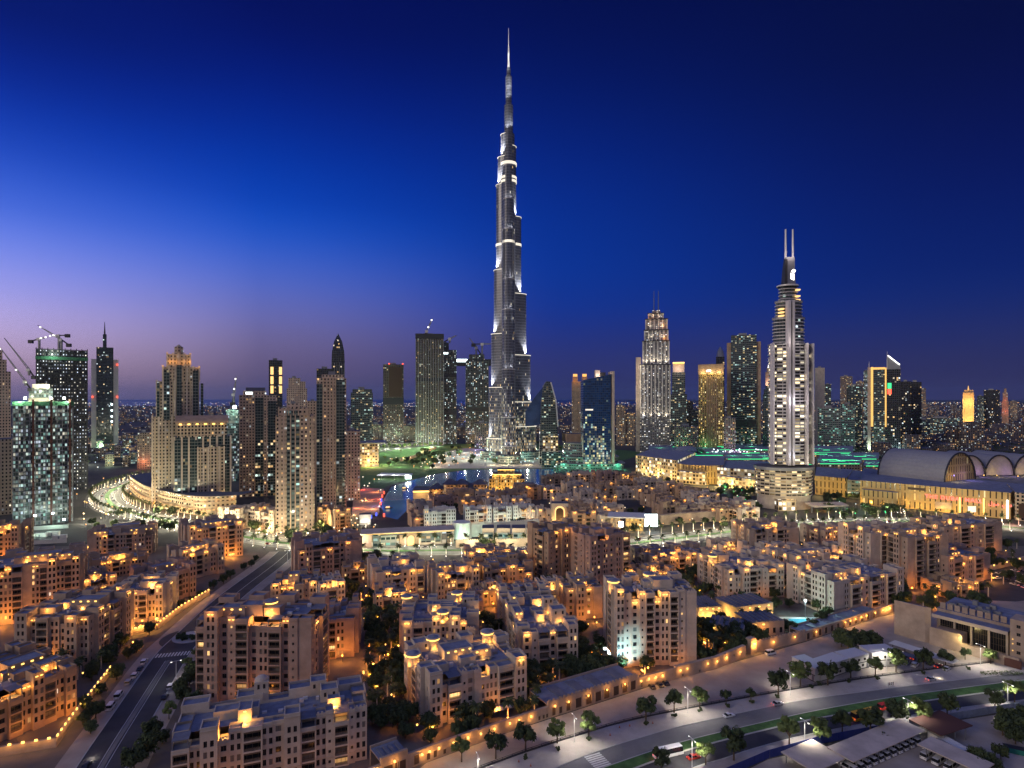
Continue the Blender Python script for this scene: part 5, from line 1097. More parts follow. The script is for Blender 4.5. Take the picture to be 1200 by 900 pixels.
for i, q in enumerate(vill):
    w = where[i]; j = cnt.get(w, 0); cnt[w] = j+1
    block('low sandstone house %s, %s counting from the lake' % (w, ordn(j)), 'the house '+w, q[:2], q[2:], 10+(i*7 % 5), 20, None, 60+i, .10, i % 2, [('lamp', .5, -.25, -6, 500)] if i % 2 else [], ['stucco', 'stucco_tan', 'stucco_pale'][i % 3], 1, 4, (i % 2)-1, 'house', 'low houses of the middle old town', 'house')
for i, (q, lb) in enumerate((((497, 600, 534, 599), 'white four floor house row lit pale green beside the channel'), ((545, 598, 576, 597), 'white terraced houses above the fort wall, half with the round tower'), ((578, 597, 599, 596), 'white terraced houses above the middle of the fort wall'), ((601, 596, 626, 595), 'white terraced houses above the fort wall, near the lit gate arch'))):
    block(lb, 'the white houses', q[:2], q[2:], 15 if i == 0 else 13, 18, None, 200+i, .12, 0, [('lamp', q_, -.5, -7, 1300, (.80, 1, .82)) for q_ in (.15, .5, .85)], 'stucco_white', 0, 4, 0, 'house row', 'white houses on the island', 'house')
for i, q in enumerate(((256, 598, 282, 599), (281, 596, 300, 597), (300, 600, 322, 601))):
    block(['pale stepped townhouses under the rose tower with the roof sign', 'pale stepped townhouses with a taller middle, by the boulevard', 'pale stepped townhouses beside the foot of the closest rose tower'][i], 'the pale townhouses', q[:2], q[2:], 17, 18, None, 220+i, .08, 1, [('lamp', .5, -.5, -10, 1500)], 'stucco_pale', 0, 3, 0, 'townhouses', 'pale townhouses on the boulevard', 'townhouse')
for i, q in enumerate(((372, 596, 392, 595), (392, 600, 410, 598))):
    block(['rose townhouses at the foot of the tall glass flanked tower', 'rose townhouses next to the shop promenade'][i], 'the rose townhouses', q[:2], q[2:], 18, 18, None, 230+i, .2, 1, [('lamp', .5, -.5, -10, 1500)], 'stucco', 0, 3, 0, 'townhouses', 'rose townhouses by the promenade', 'townhouse')
# fort wall, market hall, gate, shops
def longwall(name, label, cat, pts, h, t, m, crenel=True, group=None):
    rt = thing(name, label, cat, (*pts[0], 0), 0, group); b = MB(); o0 = pts[0]
    for a, e in zip(pts, pts[1:]):
        d = (e-a).normalized(); n = Vector((-d.y, d.x))*t; P = [a-o0, e-o0, e+n-o0, a+n-o0]; b.prism([tuple(p) for p in P], 0, h)
        if crenel:
            L = (e-a).length; q = 0.4
            while q+.9 < L: s0, s1 = a+d*q-o0, a+d*(q+.9)-o0; b.prism([tuple(p) for p in (s0+n*.02, s1+n*.02, s1+n*.5, s0+n*.5)], h-.01, h+.7); q += 1.8
    b.build('wall', M[m], rt); return rt
r = longwall('fort_wall', 'pale green lit fort wall with a round tower below the white houses', 'fort wall', [gp(532, 631), gp(546, 630), gp(600, 626), gp(632, 623)], 11, 1.5, 'stucco_white')
b = MB(); q = gp(541, 630)-gp(532, 631); b.cyl(q.x, q.y, 8.5, 7.8, 0, 13.5, 18); b.build('round_tower', M['stucco_white'], r)
for px in (538, 548, 560, 575, 590, 605, 620): lamp((*(gp(px, 635)-gp(532, 631)), 4), 4200, (.62, 1, .78), r, .6)
r = longwall('boundary_wall', 'low tan wall with lit loopholes in front of the fort wall', 'wall', [gp(534, 642), gp(600, 641), gp(636, 639)], 6, 1, 'stucco')
for px in (545, 560, 580, 597, 612, 628): lamp((*(gp(px, 645)-gp(534, 642)), 3), 1800, (1, .8, .42), r, .5)
for i, (a, e) in enumerate(((565, 579), (582, 598), (600, 616), (617, 632))):
    Y2 = gp(a, 637).y; rt, o, k2, c2 = tower('fort_shop', 'teal lit flat roofed shop inside the fort, %s from the round tower' % ordn(i), Y2, [(a, e, 619)], 'stucco', 14, 'shop', 'teal shops inside the fort', plant=False)
    part(rt, 'shop_window', M['f_terrace'], (o[0][0]+1, -.5, 1, o[0][1]-1, -.02, 9)); lamp((0, -6, 5), 500, (.45, 1, .9), rt, .5)
Y2 = gp(594, 577).y; rt, o, k2, c2 = tower('market_hall', 'gold lit market hall with tiered roofs on the lake shore', Y2, [(573, 615, 561), (577, 611, 556), (583, 603, 551)], 'f_gold', 34, 'market hall', plant=False)
for i in range(6): lamp((o[0][0]+(o[0][1]-o[0][0])*(i+.5)/6, -7, 6), 3800, (1, .6, .16), rt, .6)
for px in (580, 590, 602): lamp(((px-c2)*k2, o[1][2]-3, o[0][5]+2), 2600, (1, .62, .18), rt, .5)
part(rt, 'roof_edge', M['glow'], (o[2][0], o[2][2]-.6, o[2][5]-1, o[2][1], o[2][2]-.02, o[2][5]-.2)); part(rt, 'roof_edge', M['glow'], (o[1][0], o[1][2]-.6, o[1][5]-1, o[1][1], o[1][2]-.02, o[1][5]-.2))
Y2 = gp(614, 583).y; rt, o, k2, c2 = tower('market_gate', 'gold portal with a glowing arch in front of the market hall', Y2, [(602, 626, 567)], 'stucco_tan', 14, 'gate', plant=False)
def archpanel(rt, name, m, x0, x1, z0, z1, y):
    b = MB(); xm, rr = (x0+x1)/2, (x1-x0)/2; P = [(x0, z0), (x1, z0)]+[(xm+rr*math.cos(math.pi*j/12), z1-rr+rr*math.sin(math.pi*j/12)) for j in range(13)]
    b.face([(x, y, z) for x, z in P]); b.face([(x, y+.3, z) for x, z in P]); return b.build(name, m, rt)
archpanel(rt, 'arch', M['lit_warm'], (609-c2)*k2, (618-c2)*k2, 0, 13, -.4)
for px in (603, 607, 620, 625): lamp(((px-c2)*k2, -4, 3), 1800, (1, .62, .2), rt, .5)
for i, (px, py) in enumerate(((512, 566), (528, 561), (541, 561), (552, 566), (563, 561))):
    Y2 = gp(px, 578).y; rt = thing('pavilion', 'dark hipped roof pavilion on the lake shore, %s from the channel' % ordn(i), 'pavilion', atY(px, Y2), 0, 'hipped pavilions on the lake shore'); w = 8; h = zat(py, Y2)
    part(rt, 'wall', [M['f_podium'], M['roof_dark']], (-w, -w, 0, w, w, h-6)); b = MB(); b.prism([(-w-2, -w-2), (w+2, -w-2), (w+2, w+2), (-w-2, w+2)], h-6.05, h, 0, None, [(-1, -1), (1, -1), (1, 1), (-1, 1)], True); b.build('roof', M['roof_dark'], rt); lamp((0, -w-4, 4), 1800, WARM, rt, .5)
Y2 = gp(491, 592).y; rt, o, k2, c2 = tower('lake_terrace', 'round tan terrace with gold lit rim jutting into the channel', Y2, [(484, 503, 575)], 'stucco_tan', 24, 'terrace', plant=False); part(rt, 'rim_light', M['glow'], (o[0][0], -.5, o[0][5]-1.6, o[0][1], -.03, o[0][5]-.3)); lamp((0, -7, o[0][5]-3), 5000, (1, .7, .25), rt, .5)
Y2 = gp(656, 614).y; rt, o, k2, c2 = tower('gate_arch', 'tall tan gateway with a glowing arch above the twin slab', Y2, [(646, 666, 590)], 'stucco_pale', 12, 'gate', plant=False); archpanel(rt, 'arch', M['lit_warm'], (650-c2)*k2, (662-c2)*k2, 0, zat(593, Y2), -.5); archpanel(rt, 'arch_recess', M['wood'], (651.5-c2)*k2, (660.5-c2)*k2, 0, zat(595, Y2), -.9)
for px in (648, 664, 656): lamp(((px-c2)*k2, -5, 3), 2400, (1, .68, .25), rt, .5)
Y2 = gp(470, 641).y; rt, o, k2, c2 = tower('shop_row', 'white lit glass shopfronts under a flat canopy facing the palms', Y2, [(424, 468, 624.5), (468.4, 534, 624, 'f_shop')], 'f_shop', 16, 'shops', plant=False)
for ch in list(rt.children):
    if ch.name.startswith('upper'): bpy.data.objects.remove(ch)
x0, x1 = (424-c2)*k2, (534-c2)*k2; z = zat(624.5, Y2); part(rt, 'shop_front', M['stucco_rose'], (x0+1, -.6, 0, (436-c2)*k2, -.03, z-.6)); part(rt, 'glass_front', M['f_office'], ((437-c2)*k2, -.5, .3, (445-c2)*k2, -.02, z-1)); part(rt, 'glass_front', M['f_dark'], ((519-c2)*k2, -.5, 1, (532-c2)*k2, -.02, z-1.5)); part(rt, 'sign_band', M['metal_dark'], ((446-c2)*k2, -.7, z-2.2, (476-c2)*k2, -.52, z-.8)); part(rt, 'glass_front', M['f_terrace'], ((446-c2)*k2, -.5, .3, (465-c2)*k2, -.02, z-1)); part(rt, 'glass_front', M['f_office'], ((494-c2)*k2, -.5, 2, (518-c2)*k2, -.02, z-2)); part(rt, 'shop_wing', [M['stucco_tan'], M['roof_dark']], ((468.5-c2)*k2, .5, 0, (492-c2)*k2, 15, z-.3)); part(rt, 'shop_wing', [M['stucco_pale'], M['roof_dark']], ((492.2-c2)*k2, 0, 0, x1, 15.5, z))
part(rt, 'canopy', [M['stucco_pale'], M['roof_dark']], (x0-1, -2.6, z, x1+1, 16, z+.4)); part(rt, 'canopy_light', M['glow_soft'], (x0, -3.5, z-.35, x1, -3.3, z-.05))
archpanel(rt, 'arch', M['lit_warm'], (478-c2)*k2, (486-c2)*k2, 0, 8, -.3)
for i in range(9): lamp((x0+(x1-x0)*(i+.5)/9, -6, 4.0), 420, [(1, .6, .5), (.6, 1, .7), (1, .72, .36)][i % 3], rt, .4)
Y2 = gp(746, 622).y; rt, o, k2, c2 = tower('orange_pavilion', 'small orange lit shop with a white sloping canopy beside the bright screen', Y2, [(733, 754, 606)], 'f_gold', 14, 'shop', plant=False)
b = MB(); b.prism([((712-c2)*k2, -8), ((756-c2)*k2, -8), ((756-c2)*k2, 16), ((712-c2)*k2, 16)], o[0][5]+.1, o[0][5]+1.2); b.build('canopy', M['stucco_white'], rt)
for px in (728, 740, 750): lamp(((px-c2)*k2, -7, 4), 4000, (1, .62, .2), rt, .5)
b = MB(); b.cyl((728-c2)*k2, -9, 2.2, 2.2, 5, 9.4, 10); b.build('globe_light', M['glow_white'], rt)
Y2 = gp(763, 622).y; rt = thing('screen', 'big glowing white screen standing beside the boulevard', 'screen', atY(763, Y2)); k2 = Y2/F
part(rt, 'panel', M['glow_cool'], (-7.5*k2, -.3, zat(617, Y2), 7.5*k2, .3, zat(602.5, Y2))); part(rt, 'post', M['metal_dark'], (-5*k2, -.28, 0, -4.4*k2, .28, zat(617, Y2)-.02)); part(rt, 'post', M['metal_dark'], (4.4*k2, -.28, 0, 5*k2, .28, zat(617, Y2)-.02)); lamp((0, -8, 8), 6000, (.8, .97, 1), rt, 2)
r = longwall('arcade_wall', 'long low tan arcade along the far side of the boulevard', 'wall', [gp(774, 616), gp(800, 613), gp(850, 610), gp(890, 609)], 9, 6, 'stucco')
for px in (780, 795, 812, 828, 845, 862, 878): lamp((*(gp(px, 620)-gp(774, 616)), 4), 1500, (1, .75, .35), r, .5)
# promenade, opera, bridge
Y2 = 1030; rt, o, k2, c2 = tower('opera_hall', 'gold lit boat shaped glass hall at the park edge', Y2, [(421, 444, 520)], 'f_shop', 40, 'hall', plant=False)
b = MB(); X = lambda px: (px-c2)*k2; b.prism([(X(420), -6), (X(447), -6), (X(447), 46), (X(420), 46)], o[0][5]+.05, o[0][5]+2.2, 0, None, [(X(417), -12), (X(453), -12), (X(453), 50), (X(417), 50)], True); b.build('roof', M['metal_grey'], rt); lamp((X(432), -10, 10), 26000, (1, .7, .25), rt, 1); lamp((X(440), -14, 8), 16000, (1, .75, .35), rt, 1)
Y2 = gp(470, 562).y; rt = thing('marquee', 'low white lit canopy beside the lake head', 'canopy', atY(462, Y2)); k2 = Y2/F
b = MB(); b.prism([(-19*k2, -8), (20*k2, -4), (20*k2, 14), (-19*k2, 22)], 6, 7.2, 0, None, None, True); b.build('roof', M['stucco_white'], rt); 
for x in (-15, 0, 15): part(rt, 'post', M['metal_white'], (x*k2, -2, 0, x*k2+.5, -1.5, 5.98)); lamp((x*k2+2, -6, 9), 7000, (.85, .95, 1), rt, .6); lamp((x*k2, 4, 3), 3000, (.9, .95, 1), rt, .6)
part(rt, 'screen', M['glow_cool'], (14*k2, -8.5, 2, 21*k2, -8.1, 7))
rt = thing('footbridge', 'long footbridge glowing orange across the lake head', 'bridge', (*gp(470, 541), 0)); pp = [gp(470, 541), gp(485, 537), gp(497, 531), (gp(510, 526))]; b = MB(); o0 = pp[0]
for a, e in zip(pp, pp[1:]): b.bar((*(a-o0), 3), (*(e-o0), 3), 5)
b.build('deck', M['stucco_tan'], rt)
for i in range(6): q = pp[0].lerp(pp[3], (i+.5)/6)-o0; lamp((q.x, q.y-8, 6), 9000, (1, .35, .08), rt, .6)
rt = thing('promenade_terrace', 'shore terrace washed red and orange between the towers and the channel', 'terrace', (*gp(430, 598), 0)); o0 = gp(430, 598); b = MB()
b.prism([tuple(gp(*p)-o0) for p in ((412, 606), (444, 603), (446, 588), (450, 574), (425, 572), (414, 585))], 0, 1.2); b.build('deck', M['stucco'], rt)
for px, py, cl in ((425, 575, RED), (440, 578, (1, .3, .1)), (445, 586, RED), (420, 597, (1, .3, .1)), (436, 598, (1, .4, .15)), (446, 595, (.5, .3, 1)), (430, 588, (1, .5, .2))): lamp((*(gp(px, py)-o0), 5), 5200, cl, rt, .5)
for i, (px, py, cl) in enumerate(((448, 584, 'glow_red'), (450, 580, 'glow_red'), (447, 589, 'glow_blue'), (446, 593, 'glow_red'), (441, 606, 'glow_blue'), (435, 609, 'glow_blue'), (450, 607, 'glow_red'))):
    q = gp(px, py)-o0; b = MB(); b.cyl(q.x, q.y, .9, .9, 1.2, 4.5, 8); b.build('light_post', M[cl], rt)
rt, o, k2, c2 = tower('kiosk', 'bright white lit kiosk at the head of the red promenade', gp(428, 615).y, [(421, 435, 603)], 'stucco_white', 10, 'kiosk', plant=False); lamp((0, -5, 5), 2500, (1, .9, .7), rt, .5); part(rt, 'window_band', M['lit_white'], (o[0][0]+1, -.3, 2, o[0][1]-1, -.02, 5))
for i, (px, py) in enumerate(((474, 573), (455, 596))):
    rt = thing('water_taxi', ['small lit boat in the middle of the channel', 'small lit boat moored near the kiosk'][i], 'boat', (*gp(px, py), .1), .5, 'boats on the lake'); b = MB(); b.prism([(-3.6, -1), (3, -1), (4.6, 0), (3, 1), (-3.6, 1)], .0, .9, 0, 0, [(-3.8, -1.3), (3.2, -1.3), (5.4, 0), (3.2, 1.3), (-3.8, 1.3)]); b.build('hull', M['wood'], rt)
    part(rt, 'cabin_roof', M['stucco_white'], (-2.6, -1.1, 2.4, 1.6, 1.1, 2.6)); part(rt, 'cabin', M['lit_warm'], (-2.4, -.9, .9, 1.4, .9, 2.38))
# ------------------------------------------------------------------ far city: one mass of low roofs and lights out to the horizon
fa('f_far', (.13, .11, .11), cw=5, ch=3.6, mw=.25, mh=.25, lit=.3, cols=[(1, .62, .25), (1, .8, .5), (.8, .95, 1), (1, .5, .2)], es=.8)
b = MB(); lw, lc, lo_, lg = MB(), MB(), MB(), MB()
def octa(mb, x, y, z, s):
    P = [(x-s, y, z), (x, y-s, z), (x+s, y, z), (x, y+s, z)]
    for i in range(4): mb.face([P[i], P[(i+1) % 4], (x, y, z+s)]); mb.face([P[(i+1) % 4], P[i], (x, y, z-s)])
rf = random.Random(11)
for i in range(1500):
    Y2 = 1250*math.exp(rf.random()**1.1*2.3); px = rf.uniform(-40, 1240); x = (px-CX)/F*Y2
    if Y2 < 1700 and 400 < px < 760: continue
    h = rf.choice([6, 8, 10, 14, 18, 26]) if px < 900 or rf.random() < .8 else rf.uniform(20, 70); w, d = rf.uniform(14, 45), rf.uniform(14, 35)
    b.box(x-w/2, Y2, 0, x+w/2, Y2+d, h, 0, 1, False)
tag(b.build('distant_city', [M['f_far'], M['roof_dark']]), 'low roofs of the far city spreading to the horizon', 'city', None, 'stuff')
for i in range(5200):
    Y2 = 1150*math.exp(rf.random()**.85*2.75); px = rf.uniform(-40, 1240); x = (px-CX)/F*Y2
    if 405 < px < 760 and Y2 < 1700: continue
    g = rf.random(); east_ = px > 640
    mb = (lo_ if g < .42 else lw if g < .74 else lc if g < .95 else lg) if east_ or g < .3 else (lc if g < .72 else lw if g < .95 else lg)
    octa(mb, x, Y2, rf.uniform(5, 16), Y2/F*rf.uniform(.16, .42)*(1.7 if rf.random() < .06 else 1))
mat('pin_amber', (.3, .2, .1), emit=(1, .48, .14), es=1.6); mat('pin_white', (.3, .3, .3), emit=(1, .85, .6), es=1.8); mat('pin_cool', (.3, .3, .3), emit=(.7, .9, 1), es=1.6); mat('pin_blue', (.1, .1, .3), emit=(.2, .25, 1), es=1.6)
for mb, m, lb in ((lo_, 'pin_amber', 'amber'), (lw, 'pin_white', 'white'), (lc, 'pin_cool', 'bluish'), (lg, 'pin_blue', 'blue')): tag(mb.build('distant_lights', M[m]), lb+' pinpoint lamps scattered over the far city', 'lights', None, 'stuff')
b = MB(); b.face([(-52000, 9500, .5), (3500, 9500, .5), (9000, 58000, .5), (-52000, 58000, .5)]); struct('sea', b, mat('sea', (.02, .035, .06), .35))
# ------------------------------------------------------------------ plants
def crown_mesh(seed, r, h, clumps, per, leaf, m, flat=.75):
    g = random.Random(seed); b = MB()
    for i in range(clumps):
        a, q = g.uniform(0, 6.28), r*math.sqrt(g.random())*.78; cx, cy_, cz = q*math.cos(a), q*math.sin(a), h+r*flat*g.uniform(-.75, .85)*(1-.45*(q/r)); cr = r*g.uniform(.22, .42)
        for j in range(per):
            v = Vector((g.gauss(0, 1), g.gauss(0, 1), g.gauss(0, .8))); v.normalize(); p = Vector((cx, cy_, cz))+v*cr*g.uniform(.55, 1.05)
            n = (v+Vector((g.uniform(-.7, .7), g.uniform(-.7, .7), g.uniform(-.2, .9)))).normalized(); t = n.orthogonal().normalized(); t.rotate(Matrix.Rotation(g.uniform(0, 6.28), 3, n)); s = n.cross(t); l = leaf*g.uniform(.6, 1.3)
            b.face([p-t*l, p+s*l*.5, p+t*l, p-s*l*.5])
    return b.mesh('crown', [m])
def trunk_mesh(h, r, seed, spread):
    g = random.Random(seed); b = MB(); b.cyl(0, 0, r, r*.65, 0, h*.55, 7)
    for i in range(5):
        a = i*1.26+g.uniform(-.4, .4); b.bar((0, 0, h*.5), (spread*math.cos(a), spread*math.sin(a), h*g.uniform(.85, 1.1)), r*1.1, 0, r*.4)
    return b.mesh('trunk', [M['bark']])
CR = [(crown_mesh(i, 2.7, 4.3, 17, 62, .42, M['leaf']), trunk_mesh(4.3, .2, i, 1.5)) for i in range(3)]
CL = [(crown_mesh(10+i, 2.5, 4.2, 16, 62, .40, M['leaf_lit']), trunk_mesh(4.2, .18, i+5, 1.4)) for i in range(2)]
CB = [(crown_mesh(20+i, 4.4, 5.2, 26, 64, .60, M['leaf']), trunk_mesh(5.4, .3, i+9, 2.4)) for i in range(3)]
CS = [crown_mesh(30+i, 1.2, .9, 9, 40, .30, M['leaf']) for i in range(2)]
def tree(kind, loc, label, group, s=1, name='tree'):
    c2, t2 = kind; r = thing(name, label, 'tree', loc, rnd.uniform(0, 6.28), group); link('trunk', t2, r); link('crown', c2, r); r.scale = (s, s, s*rnd.uniform(.9, 1.12)); return r
def shrub(loc, label, group, s=1): 
    o = tag(link('shrub', rnd.choice(CS), None, loc, rnd.uniform(0, 6)), label, 'shrub', group); o.scale = (s,)*3; return o
def frond_mesh():
    b = MB(); g = random.Random(3)
    for i in range(22):
        a = i*2.4; el = [1.1, .75, .4, .1, -.2][i % 5]+g.uniform(-.1, .1); d = Vector((math.cos(a), math.sin(a), 0)); s = Vector((-d.y, d.x, 0)); p = Vector((0, 0, 0)); L = 3.1; n = 5
        for k in range(n):
            e = el-1.5*k/n; q = p+(d*math.cos(e)+Vector((0, 0, math.sin(e))))*L/n; w0, w1 = [.25, .5, .55, .45, .28, .03][k:k+2]
            up = Vector((0, 0, .22)); b.face([p+s*w0-up*w0, p, q, q+s*w1-up*w1]); b.face([p, p-s*w0-up*w0, q-s*w1-up*w1, q]); p = q
    return b.mesh('crown', [M['palm_leaf']])
FR = frond_mesh(); b = MB()
for k in range(8): b.cyl(0, 0, .34-.015*k, .30-.015*k, k*.9, k*.9+.9, 8)
PT = b.mesh('trunk', [M['palm_trunk']])
b = MB(); b.cyl(0, 0, .3, .3, 0, .35, 8); b.cyl(0, 0, .22, .22, .35, .42, 8); UP = b.mesh('uplight', [M['glow_white']])
def palm(loc, label, group, watts=0, s=1, col=WHITE):
    r = thing('palm_tree', label, 'palm', loc, rnd.uniform(0, 6), group); link('trunk', PT, r); o = link('crown', FR, r, (0, 0, 7.1)); r.scale = (s,)*3
    if watts:
        a = -r.rotation_euler.z; f = Matrix.Rotation(a, 2) @ Vector((0, -1.5)); u = link('uplight', UP, r, (f.x, f.y, .05)); lamp((f.x*1.1, f.y*1.1, .5), watts*2, col, r, .25, 75, (-f.x, -f.y, 2.6))
    return r
# boulevard palms, white uplights on every trunk
k = 0
for side, off in (('near kerb', -16.5), ('far kerb', 16.5)):
    for p, d in along(boul, 4, 10.5 if boul[0] is None else 12):
        n = Vector((-d.y, d.x)); q = p+n*off; 
        if q.y < 60: continue
        px = CX+q.x/q.y*F
        if px < -20 or px > 1225: continue
        palm((q.x, q.y, 0), 'palm with a white lit trunk, %s on the %s of the palm boulevard' % (ordn(k), side), 'lit palms along the boulevard', 2600 if px > 250 else 3600, 1.15, WHITE if px > 250 else (1, .80, .5)); k += 1
    k = 0
for p, d in along(boul, 10, 30):
    q = p+Vector((-d.y, d.x))*0
    px = CX+q.x/q.y*F
    if -20 < px < 1225: lamp((q.x, q.y, 10), 24000 if px < 300 else 17000, (1, .95, .62), None, .5)
LP = MB(); LP.cyl(0, 0, .12, .08, 0, 9, 8); POLE = LP.mesh('pole', [M['metal_white']]); LP = MB(); LP.bar((-1.8, 0, 9.15), (1.8, 0, 9.15), .14); LP.bar((0, 0, 8.8), (0, 0, 9.2), .16); ARM = LP.mesh('arm', [M['metal_white']])
LP = MB(); LP.box(-.3, -.1, -.05, .3, .1, .03); HEAD = LP.mesh('lamp_head', [M['glow_white']])
def street_lamp(loc, rz, label, watts=1800, col=(1, .94, .82), group='street lamps of the road', arms=2):
    r = thing('street_lamp', label, 'street lamp', loc, rz, group); link('pole', POLE, r); link('arm', ARM, r)
    for s in (-1, 1)[:arms]: link('lamp_head', HEAD, r, (s*1.7, 0, 9.0)); lamp((s*1.7, 0, 8.7), watts, col, r, .3, 150)
    return r
road_a = math.atan2((gp(1100, 800)-gp(760, 862)).y, (gp(1100, 800)-gp(760, 862)).x)
spots = [(673, 870, 'on the sandy verge beside the single lit tree'), (806, 836, 'on the verge between two small trees'), (926, 815, 'on the verge in front of the white cabins'), (1039, 787, 'beside the yellow lit tree at the cabins'), (1149, 780, 'at the gate of the big tan hall'), (811, 899, 'on the near side, nearest the red car'), (943, 876, 'on the near side between two round trees'), (1064, 850, 'on the near side where the hoarding turns grey'), (1181, 829, 'on the near side at the edge of the depot'), (560, 920, 'on the sandy verge at the crossing')]
for px, py, lb in spots: street_lamp((*gp(px, py), .03), road_a+1.57, 'white double armed street lamp '+lb, 3300, (1, .94, .80))
for f, lb in ((.35, 'opposite the tallest kerb trees'), (.62, 'above the zebra crossing'), (.86, 'near the palm boulevard')):
    p = street[int(f*(len(street)-1))]+normals(street)[int(f*(len(street)-1))]*-9; street_lamp((*p, .03), .6, 'street lamp of the west street '+lb, 700, (1, .97, .8))
lit = lambda *a: tree(rnd.choice(CL), *a)
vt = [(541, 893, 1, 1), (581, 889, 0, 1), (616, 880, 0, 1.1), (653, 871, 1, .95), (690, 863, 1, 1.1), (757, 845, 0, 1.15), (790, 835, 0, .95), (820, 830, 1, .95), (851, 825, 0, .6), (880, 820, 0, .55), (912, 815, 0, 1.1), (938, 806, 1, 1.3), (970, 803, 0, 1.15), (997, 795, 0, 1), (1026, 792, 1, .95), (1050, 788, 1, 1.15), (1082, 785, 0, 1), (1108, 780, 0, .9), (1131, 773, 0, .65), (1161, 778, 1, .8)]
for i, (px, py, l, s) in enumerate(vt): tree((CL if l else CR)[i % 2], (*gp(px, py), .03), ('lamp lit' if l else 'dark')+' round tree on the sandy verge, %s from the zebra crossing' % ordn(i), 'trees on the sandy verge', s*1.36)
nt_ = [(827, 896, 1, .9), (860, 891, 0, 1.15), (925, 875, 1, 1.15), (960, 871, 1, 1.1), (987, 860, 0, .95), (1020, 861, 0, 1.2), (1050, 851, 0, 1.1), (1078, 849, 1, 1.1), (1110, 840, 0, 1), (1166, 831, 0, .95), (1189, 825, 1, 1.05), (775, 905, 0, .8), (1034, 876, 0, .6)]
for i, (px, py, l, s) in enumerate(nt_): tree((CL if l else CR)[i % 2], (*gp(px, py), .03), ('lamp lit' if l else 'dark')+' tree between road and hoarding, %s from the red car' % ordn(i), 'trees in front of the hoarding', s*1.36)
for i, (px, py) in enumerate(((616, 890), (654, 880), (690, 868), (757, 850), (790, 840), (820, 834), (853, 829), (881, 824), (911, 818), (1028, 796), (1082, 790), (1107, 786), (1135, 785), (951, 806), (995, 800), (960, 803))): shrub((*gp(px, py), .03), 'low dark shrub under the verge trees, %s from the zebra crossing' % ordn(i), 'shrubs on the sandy verge', .9)
for i, (px, py, l, s) in enumerate(((198, 843, 1, 1.0), (178, 866, 0, 1.1), (172, 888, 0, 1.2), (157, 903, 0, 1.2), (190, 872, 0, .8), (214, 822, 0, 1), (222, 803, 0, 1), (226, 790, 0, .9), (219, 785, 1, .9), (229, 770, 1, .7), (212, 812, 0, .9), (228, 830, 0, 1), (240, 812, 0, 1.1), (222, 845, 0, .9))):
    tree((CL if l else CB)[i % 2], (*gp(px, py), .03), ('lamp lit' if l else 'dark')+' tree between the west street and the tall block, %s going up the street' % ordn(i), 'trees beside the west street', s if l else s*.75)
for i, (px, py) in enumerate(((137, 797), (150, 772), (160, 765), (118, 815), (112, 842), (98, 850), (100, 832), (128, 772), (141, 760), (175, 744), (226, 706), (236, 700), (262, 684), (270, 678), (286, 668), (295, 664), (300, 658), (250, 690), (106, 860), (212, 712))):
    tree(CB[i % 3], (*gp(px, py), .03), 'dark tree between the amber blocks and the west street, %s going up the street' % ordn(i), 'dark trees west of the street', rnd.uniform(.5, .8))
for i in range(9): shrub((c0.x+rnd.uniform(-4.5, 4.5), c0.y+rnd.uniform(-4.5, 4.5), .3), 'dark shrub in the roundabout, %s of a clump' % ordn(i), 'shrubs of the roundabout', 1.4)
# gardens between the blocks
WL = [gp(*p) for p in ((425, 922), (500, 893), (600, 856), (655, 838), (760, 804), (840, 784), (878, 768), (890, 764), (945, 751), (1030, 723), (1048, 717))]
def on_line(px, pts):
    s_ = (px-CX)/F
    for a, e in zip(pts, pts[1:]):
        D = e-a; den = D.x-s_*D.y
        if abs(den) < 1e-9: continue
        t = (s_*a.y-a.x)/den
        if -.001 <= t <= 1.001: return a+D*t, D.normalized()
    return None
def wall_gap(p):
    return min(((p-(a+(e-a)*max(0, min(1, (p-a).dot(e-a)/(e-a).length_squared)))).length, 0) for a, e in zip(WL, WL[1:]))[0]
def clear_of_wall(p):
    px = CX+p.x/p.y*F; g = wall_gap(p); q = on_line(px, WL)
    if q and p.y < q[0].y: return False
    return g > (16 if 636 < px < 752 else 12 if 440 < px < 482 or 940 < px < 1034 else 2.2)
def inside(p, grow=0):
    for c2, hl, hd, a, sh in FOOT:
        d = p-c2; x, y = d.x*math.cos(a)+d.y*math.sin(a), -d.x*math.sin(a)+d.y*math.cos(a)
        if abs(x) < hl+grow and abs(y) < hd+grow: return True
    return False
def nearest(p): return min(FOOT, key=lambda f: (f[0]-p).length)[4]
gr = random.Random(21); used = {}; spots = []
areas = [((432, 700), (470, 860), 40), ((556, 600), (700, 800), 26), ((560, 760), (705, 840), 12), ((816, 700), (905, 760), 16), ((905, 690), (950, 704), 6), ((740, 660), (850, 700), 14), ((1050, 690), (1160, 720), 14), ((920, 650), (1030, 690), 10), ((1140, 640), (1200, 690), 10), ((380, 655), (470, 720), 14), ((475, 800), (640, 872), 9), ((20, 740), (130, 800), 12), ((615, 770), (700, 800), 10), ((800, 745), (870, 775), 12), ((690, 775), (760, 795), 8), ((950, 740), (1000, 755), 5)]
